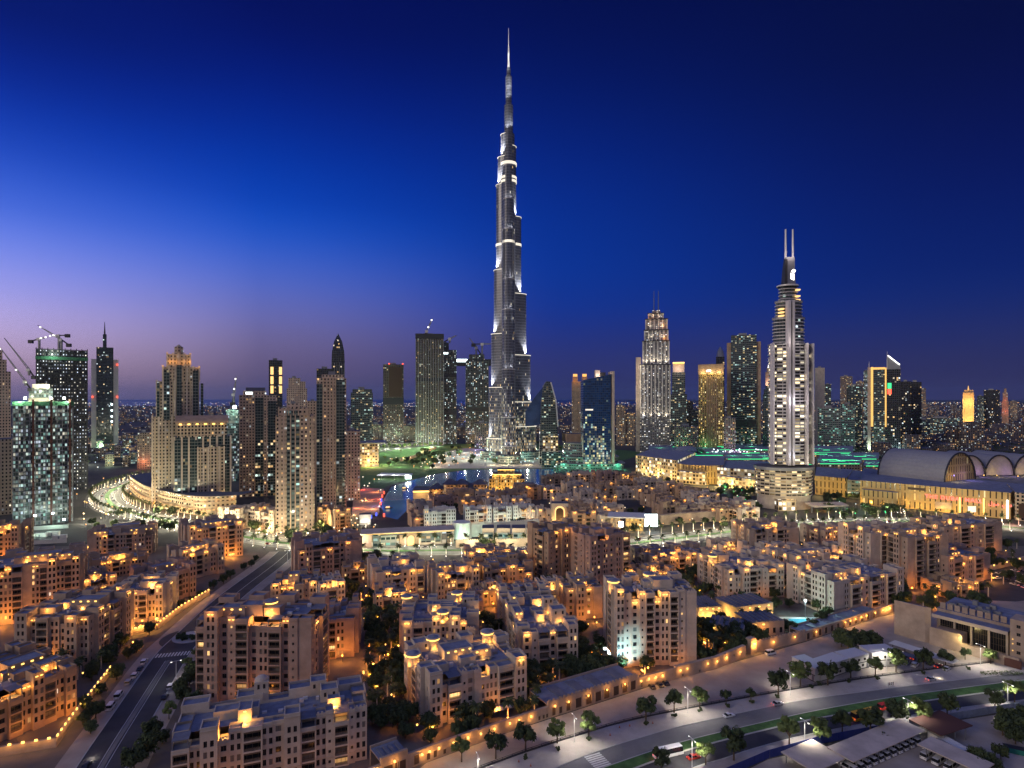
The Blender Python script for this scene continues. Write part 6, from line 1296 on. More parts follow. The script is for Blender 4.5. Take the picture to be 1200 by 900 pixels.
for (xa, ya), (xb, yb), n in areas:
    for i in range(int(n*1.9)):
        for t in range(14):
            p = gp(gr.uniform(xa, xb), gr.uniform(ya, yb))
            if not inside(p, .8) and clear_of_wall(p) and all((p-q).length > 4.2 for q in spots): break
        else: continue
        # stay behind the perimeter wall
        spots.append(p); sh = nearest(p); j = used.get(sh, 0); used[sh] = j+1
        if gr.random() < .3: palm((p.x, p.y, 0), 'dark garden palm beside %s, %s there' % (sh, ordn(j)), 'garden palms of the old town', 0, gr.uniform(.8, 1.1))
        else: tree(CB[i % 3], (p.x, p.y, 0), 'dark garden tree beside %s, %s there' % (sh, ordn(j)), 'garden trees of the old town', gr.uniform(.6, .95), 'garden_tree')
GP = MB(); GP.cyl(0, 0, .07, .07, 0, 2.6, 6); GPOST = GP.mesh('post', [M['metal_dark']]); GP = MB(); GP.cyl(0, 0, .26, .34, 2.6, 3.05, 8); GLAN = GP.mesh('lantern', [M['glow']])
used = {}; gl = 0
for (xa, ya), (xb, yb), n in areas+[((400, 700), (475, 800), 16), ((432, 760), (475, 800), 18), ((560, 640), (640, 720), 10), ((760, 640), (860, 665), 10), ((0, 700), (190, 760), 16), ((132, 728), (185, 748), 22), ((420, 660), (600, 720), 22), ((640, 700), (720, 780), 10), ((900, 640), (1020, 680), 12)]:
    for i in range(int(n*.82)):
        for t in range(12):
            p = gp(gr.uniform(xa, xb), gr.uniform(ya, yb))
            if not inside(p, .4) and clear_of_wall(p): break
        else: continue
        sh = nearest(p); j = used.get(sh, 0); used[sh] = j+1; gl += 1
        r = thing('garden_lantern', 'amber garden lantern near %s, %s there' % (sh, ordn(j)), 'lantern', (p.x, p.y, 0), 0, 'garden lanterns of the old town'); link('post', GPOST, r); link('lantern', GLAN, r)
        if gl % 2: lamp((0, -.6, 3.1), gr.choice([300, 700, 1200, 2000]), AMBER, r, .3)
# ------------------------------------------------------------------ perimeter wall of the old town
def wallrun(label, xa, xb, h, lamps, opens=(), name='perimeter_wall', t=.9, crenel=False, roofd=0, mt='stucco', watts=110):
    pts = [on_line(xa, WL)[0]]+[p for p in WL if xa < CX+p.x/p.y*F < xb]+[on_line(xb, WL)[0]]
    r = longwall(name, label, 'wall', pts, h, t, mt, crenel, 'runs of the perimeter wall'); o0 = pts[0]
    for px in lamps:
        q = on_line(px, pts)
        if not q: continue
        p, d = q; n = Vector((d.y, -d.x)); e = p+n*.3-o0; b = MB(); b.cyl(e.x, e.y, .24, .3, h*.62, h*.62+.5, 8); b.build('wall_lamp', M['glow'], r); e = p+n*1.0-o0; lamp((e.x, e.y, h*.62+.1), watts*rnd.choice([1.4, 2.4, 3.4]), WARM, r, .2)
    for px, w, hh in opens:
        q = on_line(px, pts)
        if not q: continue
        p, d = q; n = Vector((d.y, -d.x)); P = [p-d*w/2, p+d*w/2]; b = MB(); a, e = P[0]-o0, P[1]-o0
        b.prism([tuple(x) for x in (a+n*.02, e+n*.02, e-n*.01, a-n*.01)], .6, .6+hh, 0)
        for x in (a, e): b.prism([tuple(y) for y in (x-d*.15+n*.16, x+d*.15+n*.16, x+d*.15+n*.02, x-d*.15+n*.02)], .5, .75+hh, 1)
        b.prism([tuple(y) for y in (a+n*.16, e+n*.16, e+n*.021, a+n*.021)], .6+hh, .8+hh, 1); b.build('shutter_door', [M['wood'], M[mt]], r)
    if roofd:
        a, e = pts[0], pts[-1]; d = (e-a).normalized(); n = Vector((-d.y, d.x)); b = MB(); b.prism([tuple(x-o0) for x in (a+n*t, e+n*t, e+n*roofd, a+n*roofd)], h-1.3, h-1.0, 1, 0); b.prism([tuple(x-o0) for x in (a+n*(roofd-.4), e+n*(roofd-.4), e+n*roofd, a+n*roofd)], 0, h-.2, 1)
        b.build('roof', [M['roof'], M[mt]], r)
        for f in (.15, .35, .55, .8): 
            q = a+d*(e-a).length*f-o0; W5 = d*min(4, (e-a).length*.12); b = MB(); b.prism([tuple(x) for x in (q+n*2, q+W5+n*2, q+W5+n*(roofd-2), q+n*(roofd-2))], h-.99, h-.6, 0); b.build('roof_panel', M['canopy'], r)
    return r
wallrun('tan perimeter wall with three glowing niches at the flat roofed block', 426, 446, 4.6, (428, 432, 436, 439))
wallrun('small gatehouse of the perimeter wall with two shuttered bays', 446.3, 478, 6.5, (462,), ((455, 3.2, 3), (471, 3, 3), (465, 1.6, 3)), roofd=9)
wallrun('perimeter wall run with small square openings below the kiosk block', 478.3, 560, 4.8, (494, 503, 514, 531, 548), ((488, 2, 3), (502, 1.5, 2.2), (510, 1.5, 2.2), (521, 1.3, 1.6), (531, 1.3, 1.6), (544, 1.1, 1.8)))
wallrun('plain perimeter wall run with evenly spaced lamps', 560.3, 642, 4.4, (563, 579, 597, 608, 622), ((632, 1.2, 1.4), (637, 1.2, 1.4), (641, 1.2, 1.4)))
wallrun('garage range of the perimeter wall with dark shutters and crenels', 642.3, 748, 6.0, (650, 666, 689, 711, 732), ((649, 1.8, 3), (657, 1.6, 2.4), (666, 2.2, 3.2), (678, 3, 3.6), (690, 3, 3.6), (701, 3, 3.6), (711, 3, 3.6), (722, 3, 3.6), (732, 2.8, 3.6), (742, 2.8, 3.6)), crenel=True, roofd=13)
wallrun('perimeter wall run beside the parked cars, short lit piers', 748.3, 792, 4.6, (751, 760, 768, 776), ((752, 1.2, 2.4),))
wallrun('perimeter wall run under the pale tower with lamps between trees', 792.3, 874, 5.2, (797, 805, 829, 840, 851, 867), ((800, 1.0, 1), (820, 1.0, 1)), t=1.6, crenel=False)
r = wallrun('amber lit gateway pier of the perimeter wall next to the white van', 880, 886, 7.0, (883, 884), watts=500, t=3)
wallrun('crenelled perimeter wall run beyond the lit gateway', 886.3, 944, 5.0, (906, 931), crenel=True)
wallrun('arcade range of the perimeter wall with dark arched bays and lamps', 944.3, 1030, 4.6, (956, 990, 996, 1002, 1009, 1015, 1025), [(947+i*7, 2.4, 3) for i in range(12)], roofd=9)
wallrun('end run of the perimeter wall beside the tan hall', 1030.3, 1047, 4.6, (1030, 1034, 1038, 1042), watts=260)
b = MB()
for c2, (xa, xb, hh, lb) in enumerate(((600, 760, .9, ''), )): pass
lf = resample(fl, 90); r = thing('low_fence', 'low dark fence between the sandy lot and the tree verge', 'fence', (*lf[0], .03)); b = MB()
for a, e in zip(lf, lf[1:]):
    d = (e-a).normalized()
    for z in (.45, .9): b.bar((*(a-lf[0]), z), (*(e-lf[0]), z), .12)
    b.box((a-lf[0]).x-.08, (a-lf[0]).y-.08, 0, (a-lf[0]).x+.08, (a-lf[0]).y+.08, 1.0)
b.build('rail', M['metal_dark'], r); b = MB()
for a, e in zip(lf, lf[1:]): n = Vector((-(e-a).y, (e-a).x)).normalized()*.25; b.prism([tuple(x-lf[0]) for x in (a-n, e-n, e+n, a+n)], 0, .25)
b.build('kerb_base', M['metal_dark'], r)
# lantern walls on the west side
for pts, lb, n, w in (((( -30, 892), (66, 876), (84, 850), (131, 789)), 'tan garden wall topped with square lanterns around the corner block', 22, 150), (((186, 737), (212, 717), (246, 697)), 'lantern lined street wall below the row blocks', 16, 260), (((130, 748), (160, 744), (184, 738)), 'terrace wall sparkling with lanterns above the roundabout', 12, 380)):
    P = [gp(*p) for p in pts]; r = longwall('garden_wall', lb, 'wall', P, 3.2, .8, 'stucco', False, 'lantern walls west of the street')
    L = sum((e-a).length for a, e in zip(P, P[1:]))
    for q, d in along(P, 2, L/n):
        o = q-P[0]; nn2 = Vector((d.y, -d.x)); b = MB(); a, e = o-d*.42, o+d*.42; b.prism([tuple(x) for x in (a+nn2*.06, e+nn2*.06, e-nn2*.3, a-nn2*.3)], 3.21, 3.8); b.build('lantern', M['glow'], r)
        lamp((*(o+nn2*1.4), 3.3), w, WARM, r, .3)
# ------------------------------------------------------------------ vehicles
CM = {}
def car(kind, col, loc, rz, label, lights=False, group='cars and vans on the streets'):
    key = (kind, col)
    if key not in CM:
        pm = mat('paint_'+'_'.join('%02d' % int(v*99) for v in col), col, .3, spec=.6); b = MB(); g = MB()
        L, Wd, bh, rh = {'sedan': (4.6, 1.8, .85, 1.42), 'suv': (4.8, 1.95, 1.05, 1.8), 'van': (5.2, 2.0, 1.15, 2.25), 'bus': (10.5, 2.5, 1.3, 3.0)}[kind]; h2 = L/2; w = Wd/2
        side = {'sedan': [(-h2, .95, .92), (-.75*h2, 1, 1), (-.35*h2, 1, 1), (.55*h2, 1, .95), (h2, .92, .8)]}.get(kind, [(-h2, .97, 1), (.5*h2, 1, 1), (.85*h2, .98, .95), (h2, .93, .85)])
        for (x0, s0, z0), (x1, s1, z1) in zip(side, side[1:]):
            A, B2 = (w*s0, bh*z0), (w*s1, bh*z1)
            b.face([(x0, -A[0], .3), (x1, -B2[0], .3), (x1, -B2[0], B2[1]), (x0, -A[0], A[1])]); b.face([(x0, A[0], .3), (x1, B2[0], .3), (x1, B2[0], B2[1]), (x0, A[0], A[1])]); b.face([(x0, -A[0], A[1]), (x1, -B2[0], B2[1]), (x1, B2[0], B2[1]), (x0, A[0], A[1])])
        for (x, s, z) in (side[0], side[-1]): b.face([(x, -w*s, .3), (x, w*s, .3), (x, w*s, bh*z), (x, -w*s, bh*z)])
        ca, cb_, ra2, rb2 = {'sedan': (-.72*h2, .42*h2, -.42*h2, .12*h2), 'suv': (-.98*h2, .45*h2, -.9*h2, .2*h2), 'van': (-.99*h2, .72*h2, -.96*h2, .45*h2), 'bus': (-.99*h2, .97*h2, -.98*h2, .93*h2)}[kind]; wr = w*.8 if kind == 'sedan' else w*.9
        lo4 = [(ca, -w*.96), (cb_, -w*.96), (cb_, w*.96), (ca, w*.96)]; hi4 = [(ra2, -wr), (rb2, -wr), (rb2, wr), (ra2, wr)]
        g.prism(lo4, bh*.98, rh-.06, 0, None, hi4); b.prism(hi4, rh-.06, rh, 0)
        for s in (-1, 1):
            for xx in (ca*.25+ra2*.1, ): b.bar((xx, s*w*.975, bh), (xx, s*wr*1.02, rh), .09)
        ws = MB(); ws.cyl(0, 0, .34, .34, -.12, .12, 12); wm_ = MB(); wm_.v = [(x, z, y) for x, y, z in ws.v]; wm_.f, wm_.m, wm_.uv = ws.f, ws.m, ws.uv
        hl = MB(); hl.box(-.04, -.2, -.09, .04, .2, .09)
        CM[key] = (b.mesh('body', [pm]), g.mesh('window_band', [M['glass']]), wm_.mesh('wheel', [M['metal_dark']]), hl.mesh('headlight', [M['glow_white'] if lights else M['metal_white']]), hl.mesh('taillight', [M['glow_red'] if lights else M['hoist']]), h2, w, bh)
    bm_, gm_, wh, hd, tl, h2, w, bh = CM[key]; r = thing({'sedan': 'car', 'suv': 'car', 'van': 'van', 'bus': 'bus'}[kind], label, kind if kind in ('van', 'bus') else 'car', loc, rz, group)
    link('body', bm_, r); link('window_band', gm_, r)
    for x in (-.62*h2, .62*h2):
        for y in (-w+.08, w-.08): link('wheel', wh, r, (x, y, .34))
    for y in (-.66*w, .66*w): link('headlight', hd, r, (h2*.99, y, bh*.72)); link('taillight', tl, r, (-h2*1.0, y, bh*.75))
    if lights: lamp((h2+2.5, 0, .8), 160, WHITE, r, .2); lamp((-h2-1.2, 0, .8), 14, RED, r, .2)
    return r
WHT, SIL, DRK, REDC, YEL, TAN = (.75, .75, .75), (.42, .43, .45), (.03, .03, .035), (.45, .03, .02), (.75, .42, .02), (.4, .33, .22)
sa = math.atan2(sd.y, sd.x)
for px, py, kd, cl, lb in ((169, 777, 'suv', WHT, 'white car parked nearest the zebra crossing on the west street'), (164, 785, 'sedan', DRK, 'dark car parked behind the white one nearest the zebra crossing'), (158, 793, 'suv', WHT, 'white car in the middle of the parked row, west street'), (151, 801, 'suv', SIL, 'grey car parked just before the two white vans'), (139, 817, 'van', WHT, 'white van parked in front of another van on the west street'), (130, 830, 'van', WHT, 'white van at the lower end of the parked row'), (200, 806, 'suv', WHT, 'white car half under trees by the tall block'), (193, 818, 'sedan', DRK, 'dark car parked under the lamp lit tree by the tall block')):
    car(kd, cl, (*gp(px, py), .035), sa, lb)
car('sedan', DRK, (*gp(101, 899), .035), sa, 'car with red tail lights driving up at the lower edge', True)
for px, py, kd, cl, lb, lt in ((854, 840, 'sedan', WHT, 'white car parked on the verge between small trees', False), (911, 826, 'sedan', SIL, 'silver car stopping on the verge before the white cabins', True), (1091, 797, 'sedan', SIL, 'silver car with lights on beside the zigzag sign', True), (813, 889, 'sedan', REDC, 'small red car behind the white bus on the near carriageway', True), (783, 886, 'bus', WHT, 'white bus on the near carriageway by the median', True), (1012, 842, 'bus', YEL, 'yellow bus on the near carriageway behind dark trees', True), (1036, 831, 'van', REDC, 'dull red van overtaking the yellow bus', True)):
    car(kd, cl, (*gp(px, py), .035), road_a+.05 if px != 911 else road_a, lb, lt)
car('van', WHT, (*gp(903, 767), .03), road_a+.1, 'white van parked beside the lit gateway of the perimeter wall')
for i, px in enumerate((764, 773, 780)): car('sedan', DRK, (*gp(px, 806-i*2.2), .03), road_a+1.5, ['dark car parked at the wall, closest to the garage range', 'dark car parked at the wall between two others', 'dark car parked at the wall, closest to the pale tower'][i])
cc = random.Random(5); curve = [p for p in boul if 90 < CX+p.x/p.y*F < 300]
for i, (q, d) in enumerate(along(curve, 5, 9.0)):
    for s, lb in ((-5, 'outbound'), (5, 'inbound')):
        if cc.random() < .6: p = q+Vector((-d.y, d.x))*s; car('sedan', cc.choice([WHT, SIL, DRK]), (*p, .05), math.atan2(d.y, d.x)+(math.pi if s < 0 else 0), '%s car in the queue on the curved boulevard, %s from the far bend' % (lb, ordn(i)), True, 'cars queuing on the curved boulevard')
for i in range(34):
    q, d = boul[int(cc.uniform(.35, .98)*(len(boul)-1))], None; j = boul.index(q); d = (boul[min(j+1, len(boul)-1)]-boul[j-1]).normalized(); s = cc.choice([-9, -5, 5, 9]); p = q+Vector((-d.y, d.x))*s+d*cc.uniform(-8, 8)
    car('sedan', cc.choice([WHT, SIL, DRK, REDC]), (*p, .05), math.atan2(d.y, d.x)+(math.pi if s > 0 else 0), 'car with lights on the palm boulevard, %s of the moving traffic' % ordn(i), True, 'traffic on the palm boulevard')
# ------------------------------------------------------------------ cabins, shades, tan hall, depot
band = M['metal_dark']
for i, (A, B2, h, D) in enumerate((((928, 770), (955, 784), 5.6, 7), ((962, 783), (994, 772), 5.6, 7), ((995, 772), (1018, 767), 5.6, 7), ((1022, 766), (1053, 764), 6.2, 8))):
    pa, pb = at(*A, h), at(*B2, h); d = (pb-pa).to_2d(); L = d.length; r = thing('site_cabin', ['white two floor site cabin turned towards the sandy lot, narrow end out', 'white two floor site cabin behind the dark verge trees', 'white two floor site cabin joined to its longer neighbour', 'taller white site cabin with a blue door beside the shades'][i], 'cabin', (pa.x, pa.y, .02), math.atan2(d.y, d.x), 'white site cabins')
    part(r, 'body', [M['stucco_white'], M['metal_white']], (0, 0, .3, L, D, h)); part(r, 'floor_band', band, (-.06, -.06, h*.46, L+.06, -.01, h*.46+.35)); part(r, 'floor_band', band, (-.06, -.06, .0, L+.06, D, .28))
    part(r, 'roof_edge', M['metal_white'], (-.15, -.15, h+.01+.03*i, L+.15, D+.15, h+.2+.05*i))
    for u in (.2, .5, .8): link('window', pane_mesh('window', 1.2, 1.1, 'dark'), r, (L*u, -.27, h*.62)); 
    for u in (.3, .7): link('window', pane_mesh('window', 1.2, 1.1, 'dark'), r, (L*u, -.27, h*.18))
    part(r, 'door', M['glow_blue'] if 0 else M['f_blue'] if i == 3 else M['metal_grey'], (L*.88, -.07, .3, L*.88+1, -.01, 2.4))
cf = MB()
for i, ((xa, ya), (xb, yb), w) in enumerate((((1045, 752), (1120, 776), 6), ((1022, 756), (1080, 772), 4))):
    a, e = at(xa, ya, 3), at(xb, yb, 3); d = (e-a).to_2d(); L = d.length; r = thing('parking_canopy', ['long grey car shade along the side wall of the tan hall', 'narrow red framed car shade behind the cabins'][i], 'car shade', (a.x, a.y, .02), math.atan2(d.y, d.x), 'car shades by the tan hall'); part(r, 'roof', M['stucco_white'] if i == 0 else M['canopy'], (0, -w/2, 2.9, L, w/2, 3.1)); n = max(3, int(L/5))
    for j in range(n): part(r, 'post', hm, (L*(j+.3)/n, -w/2+.3, 0, L*(j+.3)/n+.2, -w/2+.5, 2.88))
    for j in range(int(L/3.2)): 
        p = a.to_2d()+d.normalized()*(1.8+j*3.2)+Vector((d.y, -d.x)).normalized()*(w/2+1); car(cc.choice(['sedan', 'suv']), cc.choice([WHT, DRK, REDC, SIL]), (*p, .03), math.atan2(d.y, d.x)+1.57, 'car parked under the %s, %s in line' % (['long grey shade', 'red framed shade'][i], ordn(j)), False, 'cars under the shades')
# tan hall
PA, PB, PC = at(1048, 703, 17), at(1077, 709, 17), at(1182, 742, 14); d = (PC-PB).to_2d().normalized(); r = thing('tan_hall', 'big tan hall with four dark glazed bays under a blue grey canopy roof', 'hall', (PB.x, PB.y, .02), math.atan2(d.y, d.x)); L = (PC-PB).to_2d().length; e = (PA-PB).to_2d(); D = 34
dx, dy = e.x*d.x+e.y*d.y, -e.x*d.y+e.y*d.x; rot = lambda x, y: (x, y)
b = MB(); b.prism([(0, 0), (5, 0), (5+dx*.2, dy), (dx, dy)], 0, 17, 0, 1); b.build('end_tower', [M['stucco'], M['roof']], r)
b = MB(); b.prism([(5.02, 8), (L, 8), (L, D), (5.02, D)], 0, 15.4, 0, 1); b.build('main_block', [M['stucco'], M['roof']], r)
part(r, 'canopy_roof', M['roof'], (5.05, 1.2, 13.2, L-.5, 7.98, 14.0)); part(r, 'canopy_edge', M['stucco_pale'], (5.05, .8, 12.6, L-.5, 1.19, 14.1))
for i in range(4):
    x0, x1 = 6+(L-8)*i/4, 6+(L-8)*(i+1)/4; b = MB(); b.box(x0+.5, 7.6, 2.2, x1-.5, 7.97, 12.4, 0)
    for j in range(1, 6): b.box(x0+.5+(x1-x0-1)*j/6-.08, 7.5, 2.2, x0+.5+(x1-x0-1)*j/6+.08, 7.59, 12.4, 1)
    for z in (5, 8, 10.5): b.box(x0+.5, 7.52, z, x1-.5, 7.585, z+.14, 1)
    b.build('window', [M['glass'], M['frame']], r); part(r, 'pier', M['stucco_pale'], (x1-.45, 6.2, 0, x1+.45, 7.96, 12.58))
part(r, 'front_wall', [M['stucco'], M['roof']], (5.03, -2, 0, L*.52, -1.2, 8.4)); part(r, 'front_terrace', [M['stucco'], M['roof_dark']], (7, -1.18, 0, L*.52, 5.5, 8.0)); part(r, 'front_wall', M['stucco'], (L*.521, -2, 0, L+4, -1.2, 4.6))
part(r, 'corner_tower', [M['stucco'], M['roof']], (L+.02, 2, 0, L+5.5, 12, 20)); part(r, 'corner_tower', [M['stucco'], M['roof']], (L+5.52, 4, 0, L+24, 30, 16))
for z in (5, 9, 13, 16.5): link('window', pane_mesh('window', 1.4, 1.4, 'dark'), r, (L+3, 1.74, z))
b = MB(); g2 = random.Random(9)
for i in range(9): part(r, 'roof_parapet', M['stucco'], (6+i*(L-8)/9, 9+.01*i, 15.41, 6+(i+.75)*(L-8)/9, 9.6+.01*i, 18.2))
for i in range(16): x, y = g2.uniform(8, L-4), g2.uniform(12, 30); part(r, 'roof_unit', M['metal_grey'], (x, y, 15.42, x+g2.uniform(1.5, 4), y+2, 15.42+g2.uniform(1, 2.4)))
b = MB(); q = (L*.5, -2.5, 7.2); b.cyl(q[0], q[1], .4, .5, 6.9, 7.4, 8); b.build('floodlight', M['glow'], r); lamp((q[0]+1, -4.2, 7.0), 1500, (1, .76, .3), r, .3)
for z in (6, 9, 11): b = MB(); b.cyl(L+1, 1.8, .25, .25, z, z+.4, 8); b.build('wall_lamp', M['glow_soft'], r)
part(r, 'gate', hm, (L*.97, -2.3, 0, L*.97+6, -2.02, 3.6))
hs = gp(1174, 790); o = thing('hedge', 'clipped oval hedge bed in front of the tan hall gate', 'hedge', (*hs, .03)); b = MB(); gg = random.Random(4)
for i in range(700): x = gg.uniform(-1, 1); y = gg.uniform(-1, 1)*math.sqrt(1-x*x); p = Vector((x*9, y*2.2, gg.uniform(.2, .8))); b.face([p+Vector((gg.uniform(-.3, .3), gg.uniform(-.3, .3), gg.uniform(-.15, .15))) for _ in range(4)])
b.build('foliage', M['leaf_lit'], o)
# parking lot and far wall behind the hall
b = MB(); b.face([(*gp(*p), .03) for p in ((1085, 700), (1150, 660), (1230, 655), (1240, 700), (1190, 705))]); struct('parking_lot', b, M['asphalt'])
for i in range(16): p = gp(1150+cc.uniform(0, 60), 668+cc.uniform(0, 22)); car('sedan', cc.choice([WHT, SIL, DRK]), (*p, .04), cc.choice([.3, 1.87]), 'car parked in the lot behind the tan hall, %s of the scattered row' % ordn(i), False, 'cars in the lot behind the tan hall')
r = longwall('lot_wall', 'lamp lit wall curving round the parking lot behind the tan hall', 'wall', [gp(1110, 690), gp(1165, 668), (gp(1215, 655))], 4, 1, 'stucco', False)
for px, py in ((1125, 686), (1140, 680), (1152, 675), (1165, 670), (1180, 666), (1195, 662)): lamp((*(gp(px, py)-gp(1110, 690)+Vector((-1, -4))), 4), 900, WARM, r, .3); b = MB(); q = gp(px, py)-gp(1110, 690); b.cyl(q.x, q.y, .4, .4, 4.01, 4.8, 8); b.build('wall_lamp', M['glow'], r)
# hoarding and depot in the near corner
hb = mat('hoarding', (.03, .045, .20), .6, noise=.15, scale=.5); hg = mat('hoarding_grey', (.16, .19, .26), .6, noise=.15, scale=.5)
for pts, m, lb in (([gp(840, 915), gp(900, 889), gp(960, 872), gp(1040, 857)], hb, 'dark blue sheet hoarding along the near verge'), ([gp(1066, 853), gp(1130, 842), gp(1200, 830), gp(1260, 820)], hg, 'grey blue panelled hoarding at the depot')):
    r = thing('hoarding', lb, 'hoarding', (*pts[0], .03)); b = MB()
    for q, d in along(pts, 0, 2.45): q2 = q-pts[0]; n = Vector((-d.y, d.x)); b.prism([tuple(x) for x in (q2, q2+d*2.35, q2+d*2.35+n*.08, q2+n*.08)], 0, 2.7)
    b.build('panel', m, r); b = MB()
    for q, d in along(pts, 0, 2.45): q2 = q-pts[0]; b.box(q2.x-.08, q2.y-.08+.2, 0, q2.x+.08, q2.y+.08+.2, 2.6)
    b.build('frame', M['metal_grey'], r)
for i, (A, B2, D, h, m, lb) in enumerate((((1000, 893), (1085, 856), 9, 4.5, 'stucco_pale', 'long pale depot canopy running towards the hoarding corner'), ((1075, 872), (1150, 906), 9, 4.5, 'stucco_pale', 'long pale depot canopy meeting the other at a right angle'), ((1103, 862), (1140, 850), 11, 4.5, 'hoist', 'flat rusty brown depot roof'), ((955, 905), (992, 888), 12, 4.0, 'stucco_pale', 'pale flat depot roof in the lowest corner'))):
    pa, pb = at(*A, h), at(*B2, h); d = (pb-pa).to_2d(); L = d.length; r = thing('depot_canopy', lb, 'canopy', (pa.x, pa.y, .02), math.atan2(d.y, d.x), 'depot roofs')
    part(r, 'roof', M[m], (0, 0, h-.3, L, D, h)); n = max(3, int(L/5))
    for j in range(n):
        for y in (.3, D-.5): part(r, 'post', M['metal_grey'], (L*(j+.4)/n, y, 0, L*(j+.4)/n+.2, y+.2, h-.31))
    if i < 2:
        for j in range(int(L/3.4)): p = pa.to_2d()+d.normalized()*(1.6+j*3.4)+Vector((-d.y, d.x)).normalized()*(D*.3 if i else D*.3); car('van', WHT, (*p, .03), math.atan2(d.y, d.x)+1.57, 'white van under the %s, %s in line' % (['first depot canopy', 'second depot canopy'][i], ordn(j)), False, 'vans in the depot')
A, B2 = at(1087, 857, 3), at(1128, 880, 3); d = (B2-A).to_2d(); r = thing('site_cabin', 'long white container cabin inside the depot', 'cabin', (A.x, A.y, .03), math.atan2(d.y, d.x)); L = d.length; part(r, 'body', [M['stucco_white'], M['metal_white']], (0, 0, .2, L, 3.4, 3)); 
for u in (.3, .7): link('window', pane_mesh('window', 1.0, 1.0, 'dark'), r, (L*u, -.27, 1.4))
r = thing('skip', 'green metal skip in the depot yard', 'skip', (*gp(1190, 882), .03), -.5); b = MB(); b.prism([(-2.6, -1.2), (2.6, -1.2), (2.6, 1.2), (-2.6, 1.2)], 0, 1.7, 0, 1, [(-3.2, -1.4), (3.2, -1.4), (3.2, 1.4), (-3.2, 1.4)]); b.build('body', [mat('skip_green', (.02, .16, .13), .6), M['metal_dark']], r)
for i, (px, py) in enumerate(((1175, 862), (1186, 856), (1197, 862), (1190, 872), (1180, 850), (1199, 848), (1143, 893), (1155, 897), (1165, 902), (1150, 905), (1173, 890))): tree(CB[i % 3], (*gp(px, py), .03), 'dark bushy tree in the depot yard, %s from the hoarding' % ordn(i), 'dark trees in the depot yard', .55 if i > 5 else .75)
# ------------------------------------------------------------------ pavilion, pool, awnings
def slatroof(r, x0, x1, y0, y1, z, n):
    b = MB()
    for i in range(n): xx = x0+(x1-x0)*i/n; b.box(xx, y0, z, xx+(x1-x0)/n*.62, y1, z+.35, 0, None)
    b.build('roof_slat', M['canopy'], r)
for A, B2, h, D, lb, glowf in (((818, 712), (846, 710), 7, 16, 'gold lit pavilion with two lantern turrets beside the courtyard block', 1), ((862, 712), (906, 706), 7.5, 16, 'gold washed pavilion under a slatted lean roof', 1), ((832, 732), (872, 738), 6, 14, 'low slat roofed house among dark trees by the gateway', 0), ((880, 730), (919, 727), 7, 14, 'low slat roofed house with two gold lamps behind the gateway', 0)):
    pa, pb = at(*A, h), at(*B2, h); d = (pb-pa).to_2d(); L = d.length; r = thing('pavilion', lb, 'pavilion', (pa.x, pa.y, 0), math.atan2(d.y, d.x), 'garden pavilions'); part(r, 'wall', [M['stucco'], M['roof']], (0, 0, 0, L, D, h)); slatroof(r, -.5, L+.5, .3, D+.5, h+.05, 7)
    for j in range(5): link('window', pane_mesh('window', 1.4, 2.6, 'dim' if glowf else 'dark'), r, (L*(j+.5)/5, -.26, 1.2))
    for j in range(4 if glowf else 2): lamp((L*(j+.5)/4, -2.6, 1.6 if glowf else h-1.2), 2000 if glowf else 260, (1, .6, .14), r, .3); part(r, 'wall_lamp', M['glow'], (L*(j+.5)/4-.5, -.3, h-1.4, L*(j+.5)/4+.5, -.03, h-.9))
    if glowf: lamp((-3, D*.4, 3), 1800, (1, .6, .14), r, .3)
    FOOT.append((pa.to_2d()+d/2, L/2, D/2, 0, lb))
r = thing('swimming_pool', 'small pool lit cyan among dark trees', 'pool', (*gp(942, 728), .02)); b = MB(); b.prism([(-13, -5), (12, -5), (15, 5), (-11, 6)], 0, .12); b.build('deck', M['stucco_white'], r); b = MB(); b.prism([(-7, -3), (8, -3), (9, 3), (-7, 3)], .1, .135); b.build('water', mat('pool_water', (.05, .35, .42), .1, emit=(.1, .7, .9), es=.35), r); lamp((3, 3, 10), 7000, (.6, 1, .98), r, .3); b = MB(); b.cyl(3, 4.5, .1, .1, 0, 9, 6); b.build('lamp_post', M['metal_grey'], r); b = MB(); b.cyl(3, 4.5, .6, .6, 9, 9.8, 8); b.build('lamp_head', M['glow_cool'], r)
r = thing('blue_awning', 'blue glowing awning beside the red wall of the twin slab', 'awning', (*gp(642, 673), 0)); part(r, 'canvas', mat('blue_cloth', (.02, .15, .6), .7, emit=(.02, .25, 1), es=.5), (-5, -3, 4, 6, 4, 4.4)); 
for x in (-4.8, 5.6): part(r, 'post', M['metal_grey'], (x, -2.8, 0, x+.2, -2.6, 3.98))
r = thing('red_wall', 'low dusky red court wall at the foot of the twin slab', 'wall', (*gp(650, 668), 0), .2); part(r, 'wall', mat('red_plaster', (.30, .09, .07), .9, noise=.2), (0, 0, 0, 17, .8, 4.5)); 
for x in (2, 7, 12, 16): lamp((x, -3, 2), 260, WARM, r, .2)
q = gp(709, 768); r = thing('floodlight', 'cyan white floodlight at the foot of the pale tower', 'floodlight', (*q, 0)); b = MB(); b.bar((0, 0, 0), (0, 0, 2.6), .2); b.build('post', M['metal_dark'], r); b = MB(); b.box(-.7, -.3, 2.6, .7, .3, 3.6); b.build('lamp_head', M['glow_cool'], r); lamp((1.5, -3, 3), 5000, (.62, .95, 1), r, .4); lamp((6, -22, 4), 17000, (.42, .88, 1), r, .5, 80, (.1, 1, .4)); lamp((-6, -16, 3), 7000, (.42, .88, 1), r, .5, 80, (.5, 1, .5))
